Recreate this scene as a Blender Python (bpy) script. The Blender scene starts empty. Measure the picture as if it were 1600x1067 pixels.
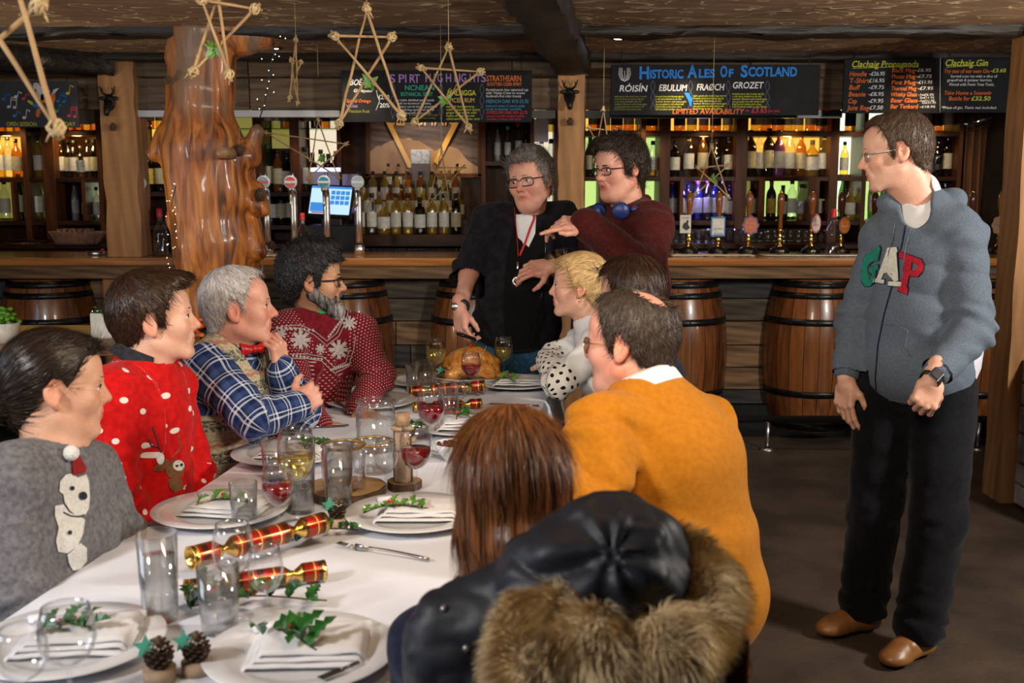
import bpy,bmesh,math,random
import numpy as np
from mathutils import Vector,Matrix,noise as mnoise
from mathutils.bvhtree import BVHTree
R=math.radians
PI=math.pi
sc=bpy.context.scene
col=sc.collection
rnd=random.Random(7)
# ------------------------------------------------------------------ camera, world, lights, exposure
CAM=Vector((0,0,1.576));PITCH=R(8.4);FPX=1700.0
cd=bpy.data.cameras.new('camera');cam=bpy.data.objects.new('camera',cd);col.objects.link(cam)
cam.location=CAM;cam.rotation_euler=(R(90)-PITCH,0,0)
cd.sensor_width=36;cd.lens=FPX/1600*36;cd.clip_start=0.05
cd.dof.use_dof=True;cd.dof.focus_distance=4.1;cd.dof.aperture_fstop=5.0
sc.camera=cam
sc.view_settings.view_transform='Standard';sc.view_settings.look='None'
sc.view_settings.gamma=1;sc.view_settings.exposure=0.0
try:sc.view_settings.use_curve_mapping=False
except Exception:pass
sc.cycles.max_bounces=7;sc.cycles.diffuse_bounces=3;sc.cycles.glossy_bounces=4
sc.cycles.transparent_max_bounces=40;sc.cycles.transmission_bounces=6
sc.cycles.sample_clamp_indirect=4;sc.cycles.caustics_reflective=False;sc.cycles.caustics_refractive=False
sc.cycles.use_denoising=True
wd=bpy.data.worlds.new('world');sc.world=wd;wd.use_nodes=True
wd.node_tree.nodes['Background'].inputs[0].default_value=(0.10,0.085,0.07,1)
wd.node_tree.nodes['Background'].inputs[1].default_value=0.08
def light(name,kind,loc,target,power,color=(1,1,1),size=0.5,size_y=None,spot=None,blend=0.3):
 l=bpy.data.lights.new(name,kind);l.energy=power;l.color=color
 if kind=='AREA':
  l.size=size
  if size_y:l.shape='RECTANGLE';l.size_y=size_y
 else:
  l.shadow_soft_size=size
 if kind=='SPOT':l.spot_size=R(spot or 60);l.spot_blend=blend
 o=bpy.data.objects.new(name,l);col.objects.link(o);o.location=loc
 if target is not None:
  o.rotation_euler=(Vector(target)-Vector(loc)).to_track_quat('-Z','Y').to_euler()
 return o
 # photographic key lights of the shoot, high to the left and right behind the camera
light('key_light','AREA',(-1.9,0.4,2.2),(0.2,3.9,0.8),62,(1.0,0.97,0.94),0.35)
light('side_light','AREA',(3.1,2.2,2.15),(0.3,4.3,0.9),95,(1.0,0.94,0.86),0.30)
light('bounce_light','AREA',(0.2,1.5,2.0),(0.0,6.2,2.42),30,(1.0,0.82,0.60),0.5)  # added area light standing in for bounce on the ceiling
light('ceiling_fill','SPOT',(-3.7,4.6,1.0),(-1.0,5.3,2.4),75,(1.0,0.82,0.6),0.1,spot=85,blend=0.9)  # unseen fill spot added at the left to brighten the ceiling
light('ceiling_fill','SPOT',(3.1,4.0,1.1),(0.9,5.3,2.4),75,(1.0,0.82,0.6),0.1,spot=85,blend=0.9)  # matching added fill for the right half of the ceiling
light('cool_left_light','AREA',(-3.6,1.6,1.7),(-0.3,2.6,0.8),26,(0.80,0.88,1.0),1.4)  # cool area light bluing the left of the table, no window modelled
# ------------------------------------------------------------------ pixel helpers (1600x1067 frame)
_up=Vector((0,math.sin(PITCH),math.cos(PITCH)));_fw=Vector((0,math.cos(PITCH),-math.sin(PITCH)))
def ray(px,py):return Vector((1,0,0))*((px-800)/FPX)+_up*((533.5-py)/FPX)+_fw
def at(px,py,Y):
 d=ray(px,py);return CAM+d*(Y/d.y)
def onz(px,py,z):
 d=ray(px,py);return CAM+d*((z-CAM.z)/d.z)
 # ------------------------------------------------------------------ materials
M={}
def _nt(name):
 m=bpy.data.materials.new(name);m.use_nodes=True
 nt=m.node_tree;b=nt.nodes['Principled BSDF']
 return m,nt,b
def c4(c):return(c[0],c[1],c[2],1.0)
def mk(name,c1,c2=None,scale=6.0,stretch=(1,1,1),rough=0.6,metal=0.0,bump=0.0,bscale=None,detail=5,ramp=(0.35,0.65),spec=0.5,coat=0.0,sheen=0.0,emit=None,estr=0,tex='noise',rot=(0,0,0),rough2=None,trans=0,alpha=None,sss=0,attr=None):
 m,nt,b=_nt(name);N=nt.nodes;L=nt.links
 b.inputs['Roughness'].default_value=rough;b.inputs['Metallic'].default_value=metal
 b.inputs['Specular IOR Level'].default_value=spec;b.inputs['Coat Weight'].default_value=coat
 b.inputs['Sheen Weight'].default_value=sheen;b.inputs['Transmission Weight'].default_value=trans
 if sheen:b.inputs['Sheen Roughness'].default_value=0.4
 if sss:
  b.inputs['Subsurface Weight'].default_value=sss;b.inputs['Subsurface Radius'].default_value=(0.012,0.005,0.003)
  b.inputs['Subsurface Scale'].default_value=1.0
 if emit:b.inputs['Emission Color'].default_value=c4(emit);b.inputs['Emission Strength'].default_value=estr
 tc=N.new('ShaderNodeTexCoord');mp=N.new('ShaderNodeMapping');mp.inputs['Scale'].default_value=stretch
 mp.inputs['Rotation'].default_value=rot
 L.new(tc.outputs['Object'],mp.inputs['Vector'])
 if tex=='noise':
  t=N.new('ShaderNodeTexNoise');t.inputs['Scale'].default_value=scale;t.inputs['Detail'].default_value=detail
  fac=t.outputs['Fac']
 elif tex=='wood':
  t0=N.new('ShaderNodeTexNoise');t0.inputs['Scale'].default_value=scale;t0.inputs['Detail'].default_value=6
  t0.inputs['Distortion'].default_value=0.6
  L.new(mp.outputs[0],t0.inputs['Vector']);t=N.new('ShaderNodeTexWave');t.inputs['Scale'].default_value=scale*0.8
  t.inputs['Distortion'].default_value=2.2;t.inputs['Detail'].default_value=4;t.inputs['Detail Scale'].default_value=1.5;t.bands_direction='DIAGONAL'
  mx=N.new('ShaderNodeMath');mx.operation='MULTIPLY_ADD';L.new(t.outputs['Fac'],mx.inputs[0]);mx.inputs[1].default_value=0.13
  m2=N.new('ShaderNodeMath');m2.operation='MULTIPLY';L.new(t0.outputs['Fac'],m2.inputs[0]);m2.inputs[1].default_value=0.87
  L.new(m2.outputs[0],mx.inputs[2]);fac=mx.outputs[0]
 elif tex=='voronoi':
  t=N.new('ShaderNodeTexVoronoi');t.inputs['Scale'].default_value=scale;fac=t.outputs['Distance']
 L.new(mp.outputs[0],t.inputs['Vector'])
 if c2 is None:c2=tuple(min(1,x*0.8)for x in c1)
 rp=N.new('ShaderNodeValToRGB');rp.color_ramp.elements[0].position=ramp[0];rp.color_ramp.elements[1].position=ramp[1]
 rp.color_ramp.elements[0].color=c4(c2);rp.color_ramp.elements[1].color=c4(c1)
 L.new(fac,rp.inputs[0]);out=rp.outputs[0]
 if attr:
  a=N.new('ShaderNodeAttribute');a.attribute_name=attr
  mx=N.new('ShaderNodeMix');mx.data_type='RGBA';mx.blend_type='MULTIPLY';mx.inputs[0].default_value=1
  L.new(out,mx.inputs[6]);L.new(a.outputs['Color'],mx.inputs[7]);out=mx.outputs[2]
 L.new(out,b.inputs['Base Color'])
 if rough2 is not None:
  mr=N.new('ShaderNodeMapRange');mr.inputs[3].default_value=rough;mr.inputs[4].default_value=rough2
  L.new(fac,mr.inputs[0]);L.new(mr.outputs[0],b.inputs['Roughness'])
 if bump:
  bp=N.new('ShaderNodeBump');bp.inputs['Strength'].default_value=bump;bp.inputs['Distance'].default_value=0.01
  if bscale:
   t3=N.new('ShaderNodeTexNoise');t3.inputs['Scale'].default_value=bscale;t3.inputs['Detail'].default_value=3
   L.new(mp.outputs[0],t3.inputs['Vector']);L.new(t3.outputs['Fac'],bp.inputs['Height'])
  else:L.new(fac,bp.inputs['Height'])
  L.new(bp.outputs[0],b.inputs['Normal'])
 M[name]=m
 return m
def mk_glass(name,tint=(1,1,1),edge=(0.72,0.76,0.76),gloss=1.0,diff=None,dmix=0.0,ior=1.45):
 """thin walled glass or liquid: tinted straight-through transmission plus fresnel reflection"""
 m=bpy.data.materials.new(name);m.use_nodes=True;nt=m.node_tree;N=nt.nodes;L=nt.links
 for n in list(N):N.remove(n)
 out=N.new('ShaderNodeOutputMaterial');lw=N.new('ShaderNodeLayerWeight');lw.inputs[0].default_value=0.5
 mr=N.new('ShaderNodeMath');mr.operation='POWER';L.new(lw.outputs['Facing'],mr.inputs[0]);mr.inputs[1].default_value=3.5
 mc=N.new('ShaderNodeMix');mc.data_type='RGBA';L.new(mr.outputs[0],mc.inputs[0])
 mc.inputs[6].default_value=c4(tint);mc.inputs[7].default_value=c4(tuple(t*e for t,e in zip(tint,edge)))
 tr=N.new('ShaderNodeBsdfTransparent');L.new(mc.outputs[2],tr.inputs[0])
 gl=N.new('ShaderNodeBsdfGlossy');gl.inputs['Roughness'].default_value=0.04
 gl.inputs['Color'].default_value=(gloss,gloss,gloss,1)
 fr=N.new('ShaderNodeMath');fr.operation='POWER';L.new(lw.outputs['Facing'],fr.inputs[0]);fr.inputs[1].default_value=2.6
 mp=N.new('ShaderNodeMath');mp.operation='MULTIPLY_ADD';mp.use_clamp=True;L.new(fr.outputs[0],mp.inputs[0]);mp.inputs[1].default_value=0.85;mp.inputs[2].default_value=0.075
 base=tr.outputs[0]
 if dmix:
  df=N.new('ShaderNodeBsdfDiffuse');df.inputs[0].default_value=c4(diff)
  m0=N.new('ShaderNodeMixShader');m0.inputs[0].default_value=dmix;L.new(base,m0.inputs[1]);L.new(df.outputs[0],m0.inputs[2]);base=m0.outputs[0]
 ms=N.new('ShaderNodeMixShader');L.new(mp.outputs[0],ms.inputs[0]);L.new(base,ms.inputs[1]);L.new(gl.outputs[0],ms.inputs[2])
 L.new(ms.outputs[0],out.inputs[0]);M[name]=m
 return m
def mk_emit(name,c,s):
 return mk(name,(0.02,0.02,0.02),rough=0.5,emit=c,estr=s)
 # ------------------------------------------------------------------ mesh builder
class MB:
 def __init__(s):s.v=[];s.f=[];s.m=[];s.smooth=[];s.mi=0
 def add(s,vs,fs,smooth=False):
  n=len(s.v);s.v.extend([tuple(p)for p in vs])
  for f in fs:s.f.append([i+n for i in f]);s.m.append(s.mi);s.smooth.append(smooth)
  return s
 def box(s,c,size,rot=None,taper=None):
  hx,hy,hz=size[0]/2,size[1]/2,size[2]/2
  vs=[Vector((x*hx,y*hy,z*hz))for z in(-1,1)for y in(-1,1)for x in(-1,1)]
  if rot is not None:
   mt=rot if isinstance(rot,Matrix)else Matrix.Rotation(rot,3,'Z');vs=[mt@p for p in vs]
  vs=[p+Vector(c)for p in vs]
  return s.add(vs,[(0,2,3,1),(4,5,7,6),(0,1,5,4),(2,6,7,3),(1,3,7,5),(0,4,6,2)])
 def bx(s,x0,x1,y0,y1,z0,z1):return s.box(((x0+x1)/2,(y0+y1)/2,(z0+z1)/2),(abs(x1-x0),abs(y1-y0),abs(z1-z0)))
 def frames(s,pts):
  pts=[Vector(p)for p in pts];fr=[];prev=None
  for i,p in enumerate(pts):
   t=(pts[min(i+1,len(pts)-1)]-pts[max(i-1,0)])
   t=t.normalized()if t.length>1e-9 else Vector((0,0,1))
   if prev is None:
    a=Vector((0,0,1))if abs(t.z)<0.9 else Vector((1,0,0));u=(a-t*a.dot(t)).normalized()
   else:u=prev-t*prev.dot(t);u=u.normalized()if u.length>1e-6 else prev
   prev=u;fr.append((p,u,t.cross(u)))
  return fr
 def tube(s,pts,r,n=8,cap=True,closed=False,flat=1.0):
  if closed:pts=list(pts)
  fr=s.frames(pts);k=len(fr);rr=r if hasattr(r,'__len__')else[r]*k
  vs=[]
  for(p,u,w),q in zip(fr,rr):
   for j in range(n):
    a=2*PI*j/n;vs.append(p+u*math.cos(a)*q+w*math.sin(a)*q*flat)
  fs=[]
  for i in range(k-1+(1 if closed else 0)):
   i2=(i+1)%k
   for j in range(n):fs.append((i*n+j,i*n+(j+1)%n,i2*n+(j+1)%n,i2*n+j))
  if cap and not closed:fs.append(tuple(range(n-1,-1,-1)));fs.append(tuple((k-1)*n+j for j in range(n)))
  return s.add(vs,fs,True)
 def lathe(s,prof,c=(0,0,0),n=24,mat=None,smooth=True,capb=False,capt=False,wob=None):
  c=Vector(c);vs=[];k=len(prof)
  for i,(r,z)in enumerate(prof):
   for j in range(n):
    a=2*PI*j/n;q=r*(1 if wob is None else wob(a,z));p=Vector((q*math.cos(a),q*math.sin(a),z))
    if mat is not None:p=mat@p
    vs.append(p+c)
  fs=[]
  for i in range(k-1):
   for j in range(n):fs.append((i*n+j,i*n+(j+1)%n,(i+1)*n+(j+1)%n,(i+1)*n+j))
  if capb:fs.append(tuple(range(n-1,-1,-1)))
  if capt:fs.append(tuple((k-1)*n+j for j in range(n)))
  return s.add(vs,fs,smooth)
 def ball(s,c,r,n=12,rot=None):
  r=r if hasattr(r,'__len__')else(r,r,r)
  c=Vector(c);vs=[];fs=[];k=max(4,n//2)
  for i in range(k+1):
   th=PI*i/k
   for j in range(n):
    a=2*PI*j/n;p=Vector((math.sin(th)*math.cos(a)*r[0],math.sin(th)*math.sin(a)*r[1],-math.cos(th)*r[2]))
    if rot is not None:p=rot@p
    vs.append(p+c)
  for i in range(k):
   for j in range(n):fs.append((i*n+j,i*n+(j+1)%n,(i+1)*n+(j+1)%n,(i+1)*n+j))
  return s.add(vs,fs,True)
 def prism(s,poly,o,u,w,t0,t1,smooth=False):
  """2D polygon in the plane o + u*x + w*y, extruded along u x w from t0 to t1"""
  o,u,w=Vector(o),Vector(u),Vector(w);nn=u.cross(w).normalized();k=len(poly)
  vs=[o+u*x+w*y+nn*t0 for x,y in poly]+[o+u*x+w*y+nn*t1 for x,y in poly]
  fs=[tuple(range(k-1,-1,-1)),tuple(range(k,2*k))]+[(i,(i+1)%k,(i+1)%k+k,i+k)for i in range(k)]
  return s.add(vs,fs,smooth)
 def grid(s,fn,nu,nv,closed_u=False):
  vs=[fn(i/(nu if closed_u else nu-1),j/(nv-1))for j in range(nv)for i in range(nu)]
  fs=[]
  for j in range(nv-1):
   for i in range(nu if closed_u else nu-1):
    i2=(i+1)%nu;fs.append((j*nu+i,j*nu+i2,(j+1)*nu+i2,(j+1)*nu+i))
  return s.add(vs,fs,True)
 def build(s,name,mats,parent=None,origin=None,bevel=0,sub=0,solid=0,seg=2):
  me=bpy.data.meshes.new(name);o=bpy.data.objects.new(name,me)
  return finish(o,me,s.v,s.f,mats,parent,origin,s.m,s.smooth,bevel,sub,solid,seg)
def wloc(o):
 p=Vector((0,0,0))
 while o is not None:p=p+o.location;o=o.parent
 return p
def finish(o,me,v,f,mats,parent=None,origin=None,mi=None,sm=None,bevel=0,sub=0,solid=0,seg=2):
 v=np.array(v,dtype=np.float64).reshape(-1,3)
 if parent is not None:base=wloc(parent);loc=Vector((0,0,0))
 elif origin is not None:base=Vector(origin);loc=base
 else:
  mn,mx=v.min(0),v.max(0);base=Vector(((mn[0]+mx[0])/2,(mn[1]+mx[1])/2,mn[2]));loc=base
 v=v-np.array(base)
 me.from_pydata(v.tolist(),[],f if isinstance(f,list)else f.tolist())
 if not isinstance(mats,(list,tuple)):mats=[mats]
 for m in mats:me.materials.append(M[m]if isinstance(m,str)else m)
 if mi is not None and any(mi):me.polygons.foreach_set('material_index',mi)
 if sm is None:me.polygons.foreach_set('use_smooth',[True]*len(me.polygons))
 else:me.polygons.foreach_set('use_smooth',sm)
 me.update()
 col.objects.link(o);o.location=loc
 if parent is not None:o.parent=parent
 if bevel:
  b=o.modifiers.new('bevel','BEVEL');b.width=bevel;b.segments=seg;b.limit_method='ANGLE'
 if solid:q=o.modifiers.new('solid','SOLIDIFY');q.thickness=solid;q.offset=0
 if sub:q=o.modifiers.new('sub','SUBSURF');q.levels=sub;q.render_levels=sub
 return o
def tag(o,label=None,cat=None,group=None,kind=None):
 if label:o['label']=label
 if cat:o['category']=cat
 if group:o['group']=group
 if kind:o['kind']=kind
 return o
def empty(name,loc,label=None,cat=None,group=None,rz=0):
 o=bpy.data.objects.new(name,None);col.objects.link(o);o.location=loc;o.rotation_euler=(0,0,rz);o.empty_display_size=0.05
 return tag(o,label,cat,group)
def inst(src,loc,label=None,rz=0.0,group=None,s=None,rot=None):
 def cp(o,par):
  c=o.copy();col.objects.link(c)
  if par is not None:c.parent=par
  for ch in list(o.children):cp(ch,c)
  return c
 r=cp(src,None);r.location=loc;r.rotation_euler=rot if rot else(0,0,rz)
 if s:r.scale=(s,s,s)if not hasattr(s,'__len__')else s
 if label:r['label']=label
 if group:r['group']=group
 return r
class Proto:
 """first call to put() moves the original, later calls copy it"""
 def __init__(s,root):s.root=root;s.used=False;s.rest=[c for c in root.children]
 def put(s,loc,label=None,rz=0.0,group=None,sc_=None,rot=None):
  if s.used:return inst(s.root,loc,label,rz,group,sc_,rot)
  s.used=True;r=s.root;r.location=loc;r.rotation_euler=rot if rot else(0,0,rz)
  if sc_:r.scale=(sc_,sc_,sc_)if not hasattr(sc_,'__len__')else sc_
  if label:r['label']=label
  if group:r['group']=group
  return r
def text_obj(txt,size,origin,u,w,mat,name='lettering',parent=None,depth=0.001,align='LEFT',bold=0.0,width=None,shear=0.0,space=1.0):
 """lettering standing on the plane through origin with axes u (right) and w (up)"""
 cu=bpy.data.curves.new('t','FONT');cu.body=txt;cu.size=size;cu.extrude=depth;cu.align_x=align
 cu.offset=bold;cu.shear=shear;cu.space_character=space;cu.resolution_u=3
 to=bpy.data.objects.new('t',cu);col.objects.link(to)
 dg=bpy.context.evaluated_depsgraph_get();me0=bpy.data.meshes.new_from_object(to.evaluated_get(dg))
 vs=[p.co.copy()for p in me0.vertices];fs=[list(p.vertices)for p in me0.polygons]
 bpy.data.objects.remove(to);bpy.data.curves.remove(cu);bpy.data.meshes.remove(me0)
 sx=1.0
 if width and vs:
  w0=max(p.x for p in vs)-min(p.x for p in vs)
  if w0>0:sx=width/w0
 u,w=Vector(u).normalized(),Vector(w).normalized();n=u.cross(w)
 return[Vector(origin)+u*p.x*sx+w*p.y+n*p.z for p in vs],fs
mk('black_plastic',(0.012,0.012,0.014),rough=0.25)
mk('gold',(0.83,0.55,0.18),(0.7,0.42,0.12),rough=0.22,metal=1)
mk('steel',(0.80,0.80,0.80),(0.7,0.7,0.72),rough=0.30,metal=1)
def disc(cx,cy,r,n=14,sy=1.0):return[(cx+r*math.cos(2*PI*i/n),cy+r*sy*math.sin(2*PI*i/n))for i in range(n)]
# ------------------------------------------------------------------ implicit modelling: smooth unions of shapes turned into one continuous skin
A_=lambda p:np.array(p,dtype=np.float64)
def s_ball(P,c,r):return np.linalg.norm(P-A_(c),axis=1)-r
def s_cap(P,a,b,ra,rb=None):
 a,b=A_(a),A_(b);rb=ra if rb is None else rb;ab=b-a;t=np.clip((P-a)@ab/max(ab@ab,1e-12),0,1)
 return np.linalg.norm(P-a-t[:,None]*ab,axis=1)-(ra+(rb-ra)*t)
def s_ell(P,c,r,Rm=None):
 q=P-A_(c)
 if Rm is not None:q=q@np.array(Rm)
 r=A_(r);k0=np.linalg.norm(q/r,axis=1);k1=np.linalg.norm(q/(r*r),axis=1)
 return k0*(k0-1)/np.maximum(k1,1e-9)
def s_rbox(P,c,hs,r,Rm=None):
 q=P-A_(c)
 if Rm is not None:q=q@np.array(Rm)
 q=np.abs(q)-(A_(hs)-r)
 return np.linalg.norm(np.maximum(q,0),axis=1)+np.minimum(q.max(1),0)-r
def smin(a,b,k):
 h=np.maximum(k-np.abs(a-b),0)/k
 return np.minimum(a,b)-h*h*k*0.25
def smax(a,b,k):return-smin(-a,-b,k)
def s_chain(P,pts,rad,k=0.02):
 d=None
 for i in range(len(pts)-1):
  e=s_cap(P,pts[i],pts[i+1],rad[i],rad[i+1]);d=e if d is None else smin(d,e,k)
 return d
_prm=np.random.RandomState(3).rand(4096)
def _h(i,j,k):return _prm[(i*73856093^j*19349663^k*83492791)&4095]
def vnoise(P):
 """smooth value noise 0..1 on rows of P"""
 f=np.floor(P).astype(np.int64);t=P-f;t=t*t*(3-2*t);r=0
 for a in(0,1):
  for b in(0,1):
   for c in(0,1):
    wgt=(t[:,0]if a else 1-t[:,0])*(t[:,1]if b else 1-t[:,1])*(t[:,2]if c else 1-t[:,2])
    r=r+wgt*_h(f[:,0]+a,f[:,1]+b,f[:,2]+c)
 return r
def ridge(P):return 1-np.abs(2*vnoise(P)-1)
def poly_field(fn,lo,hi,h):
 lo=A_(lo);hi=A_(hi);B=4
 n=np.maximum(np.ceil((hi-lo)/(h*B)).astype(int),1);nb=n
 cx=[lo[i]+(np.arange(nb[i])+0.5)*B*h-h/2 for i in range(3)]
 G=np.stack(np.meshgrid(*cx,indexing='ij'),-1).reshape(-1,3)
 dc=fn(G).reshape(nb);F=np.repeat(np.repeat(np.repeat(dc,B,0),B,1),B,2)
 mask=np.abs(dc)<B*h*2.4;idx=np.argwhere(mask)
 if len(idx):
  off=np.stack(np.meshgrid(*[np.arange(B)]*3,indexing='ij'),-1).reshape(-1,3)
  I=(idx[:,None,:]*B+off[None]).reshape(-1,3);out=np.empty(len(I));st=400000
  for s0 in range(0,len(I),st):out[s0:s0+st]=fn(lo+I[s0:s0+st]*h)
  F[I[:,0],I[:,1],I[:,2]]=out
 return F,lo
def surface_nets(F,lo,h):
 ins=F<0;nx,ny,nz=F.shape;S=np.zeros((nx-1,ny-1,nz-1,3),dtype=np.float32);C=np.zeros((nx-1,ny-1,nz-1),dtype=np.int16)
 quads=[];E=[]
 for ax in range(3):
  sl0=[slice(None)]*3;sl1=[slice(None)]*3;sl0[ax]=slice(0,-1);sl1[ax]=slice(1,None)
  cr=ins[tuple(sl0)]!=ins[tuple(sl1)];I=np.argwhere(cr)
  J=I.copy();J[:,ax]+=1
  f0=F[I[:,0],I[:,1],I[:,2]];f1=F[J[:,0],J[:,1],J[:,2]]
  t=f0/(f0-f1);p=I.astype(float);p[:,ax]+=t
  o1,o2=[(1,2),(2,0),(0,1)][ax]
  ok=(I[:,o1]>0)&(I[:,o2]>0)&(I[:,o1]<F.shape[o1]-1)&(I[:,o2]<F.shape[o2]-1)
  I=I[ok];p=p[ok];f0=f0[ok];cells=[]
  for d1,d2 in((1,1),(0,1),(0,0),(1,0)):
   c=I.copy();c[:,o1]-=d1;c[:,o2]-=d2
   np.add.at(S,(c[:,0],c[:,1],c[:,2]),p);np.add.at(C,(c[:,0],c[:,1],c[:,2]),1);cells.append(c)
  q=np.stack([(c[:,0]*(ny-1)+c[:,1])*(nz-1)+c[:,2]for c in cells],1)
  flip=f0>0;q[flip]=q[flip][:,::-1];quads.append(q)
 occ=np.flatnonzero(C.reshape(-1));V=S.reshape(-1,3)[occ]/C.reshape(-1)[occ][:,None]
 mp=np.full(C.size,-1,dtype=np.int64);mp[occ]=np.arange(len(occ))
 return lo+V*h,mp[np.concatenate(quads)]
def sdf_mesh(fn,lo,hi,h):
 F,lo=poly_field(fn,lo,hi,h)
 return surface_nets(F,lo,h)
def relax(V,Q,n=1,lam=0.5):
 """a light smoothing of a quad mesh"""
 e=np.concatenate([Q[:,[0,1]],Q[:,[1,2]],Q[:,[2,3]],Q[:,[3,0]]])
 for _ in range(n):
  S=np.zeros_like(V);C=np.zeros(len(V));np.add.at(S,e[:,0],V[e[:,1]]);np.add.at(C,e[:,0],1)
  np.add.at(S,e[:,1],V[e[:,0]]);np.add.at(C,e[:,1],1);V=V+lam*(S/C[:,None]-V)
 return V
def vnormals(V,Q):
 n=np.cross(V[Q[:,2]]-V[Q[:,0]],V[Q[:,3]]-V[Q[:,1]]);N=np.zeros_like(V)
 for i in range(4):np.add.at(N,Q[:,i],n)
 return N/np.maximum(np.linalg.norm(N,axis=1),1e-9)[:,None]
def cut(V,Q,keep):
 """keep only the vertices where keep is true"""
 qk=keep[Q].all(1);Q=Q[qk];used=np.unique(Q);mp=np.full(len(V),-1);mp[used]=np.arange(len(used))
 return V[used],mp[Q],used
def np_mesh(name,V,Q,mats,parent=None,origin=None,attrs=None,mi=None):
 me=bpy.data.meshes.new(name);o=bpy.data.objects.new(name,me)
 finish(o,me,V,Q,mats,parent,origin,mi)
 for k,a in(attrs or{}).items():
  a=np.asarray(a,dtype=np.float32)
  if k=='tint':
   at_=me.color_attributes.new(k,'FLOAT_COLOR','POINT');at_.data.foreach_set('color',np.concatenate([a,np.ones((len(a),1),np.float32)],1).reshape(-1))
  else:
   at_=me.attributes.new(k,'FLOAT_VECTOR','POINT');at_.data.foreach_set('vector',a.reshape(-1))
 return o
def join_np(parts):
 """[(V, Q), ...] -> one V, Q"""
 Vs=[];Qs=[];n=0
 for V,Q in parts:Vs.append(V);Qs.append(Q+n);n+=len(V)
 return np.concatenate(Vs),np.concatenate(Qs)
def xf(Mx,V):
 m=np.array(Mx);return V@m[:3,:3].T+m[:3,3]
 # ------------------------------------------------------------------ people: heads, hands, clothes
def mk_skin(name,c,c2,rough=0.45):
 return mk(name,c,c2,scale=18,rough=rough,sss=0.12,bump=0.15,bscale=220,attr='tint',ramp=(0.3,0.7),spec=0.4)
mk_skin('skin_fair',(0.78,0.47,0.34),(0.66,0.34,0.24))
mk_skin('skin_ruddy',(0.74,0.40,0.29),(0.60,0.26,0.19))
mk_skin('skin_olive',(0.60,0.34,0.20),(0.47,0.24,0.13))
mk_skin('skin_tan',(0.72,0.42,0.29),(0.60,0.31,0.20))
def mk_hair(name,c1,c2,rough=0.42,hs=14):
 m,nt,b=_nt(name);N=nt.nodes;L=nt.links
 a=N.new('ShaderNodeAttribute');a.attribute_name='flow'
 t=N.new('ShaderNodeTexNoise');t.inputs['Scale'].default_value=hs;t.inputs['Detail'].default_value=3
 L.new(a.outputs['Vector'],t.inputs['Vector'])
 rp=N.new('ShaderNodeValToRGB');rp.color_ramp.elements[0].color=c4(c2);rp.color_ramp.elements[1].color=c4(c1)
 rp.color_ramp.elements[0].position=0.36;rp.color_ramp.elements[1].position=0.64
 L.new(t.outputs['Fac'],rp.inputs[0]);L.new(rp.outputs[0],b.inputs['Base Color']);b.inputs['Roughness'].default_value=rough
 bp=N.new('ShaderNodeBump');bp.inputs['Strength'].default_value=0.6;bp.inputs['Distance'].default_value=0.003
 L.new(t.outputs['Fac'],bp.inputs['Height']);L.new(bp.outputs[0],b.inputs['Normal'])
 b.inputs['Specular IOR Level'].default_value=0.3;M[name]=m
mk('eye_white',(0.85,0.82,0.78),rough=0.15)
mk('eye_brown',(0.10,0.05,0.025),(0.05,0.02,0.01),rough=0.1)
mk('eye_blue',(0.12,0.2,0.28),(0.06,0.1,0.15),rough=0.1)
mk('teeth',(0.8,0.76,0.68),rough=0.3)
mk_glass('lens',(0.97,0.98,0.98),(0.9,0.9,0.9),gloss=.25)
mk_glass('lens_dark',(0.45,0.32,0.25),(0.8,0.8,0.8))
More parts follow.
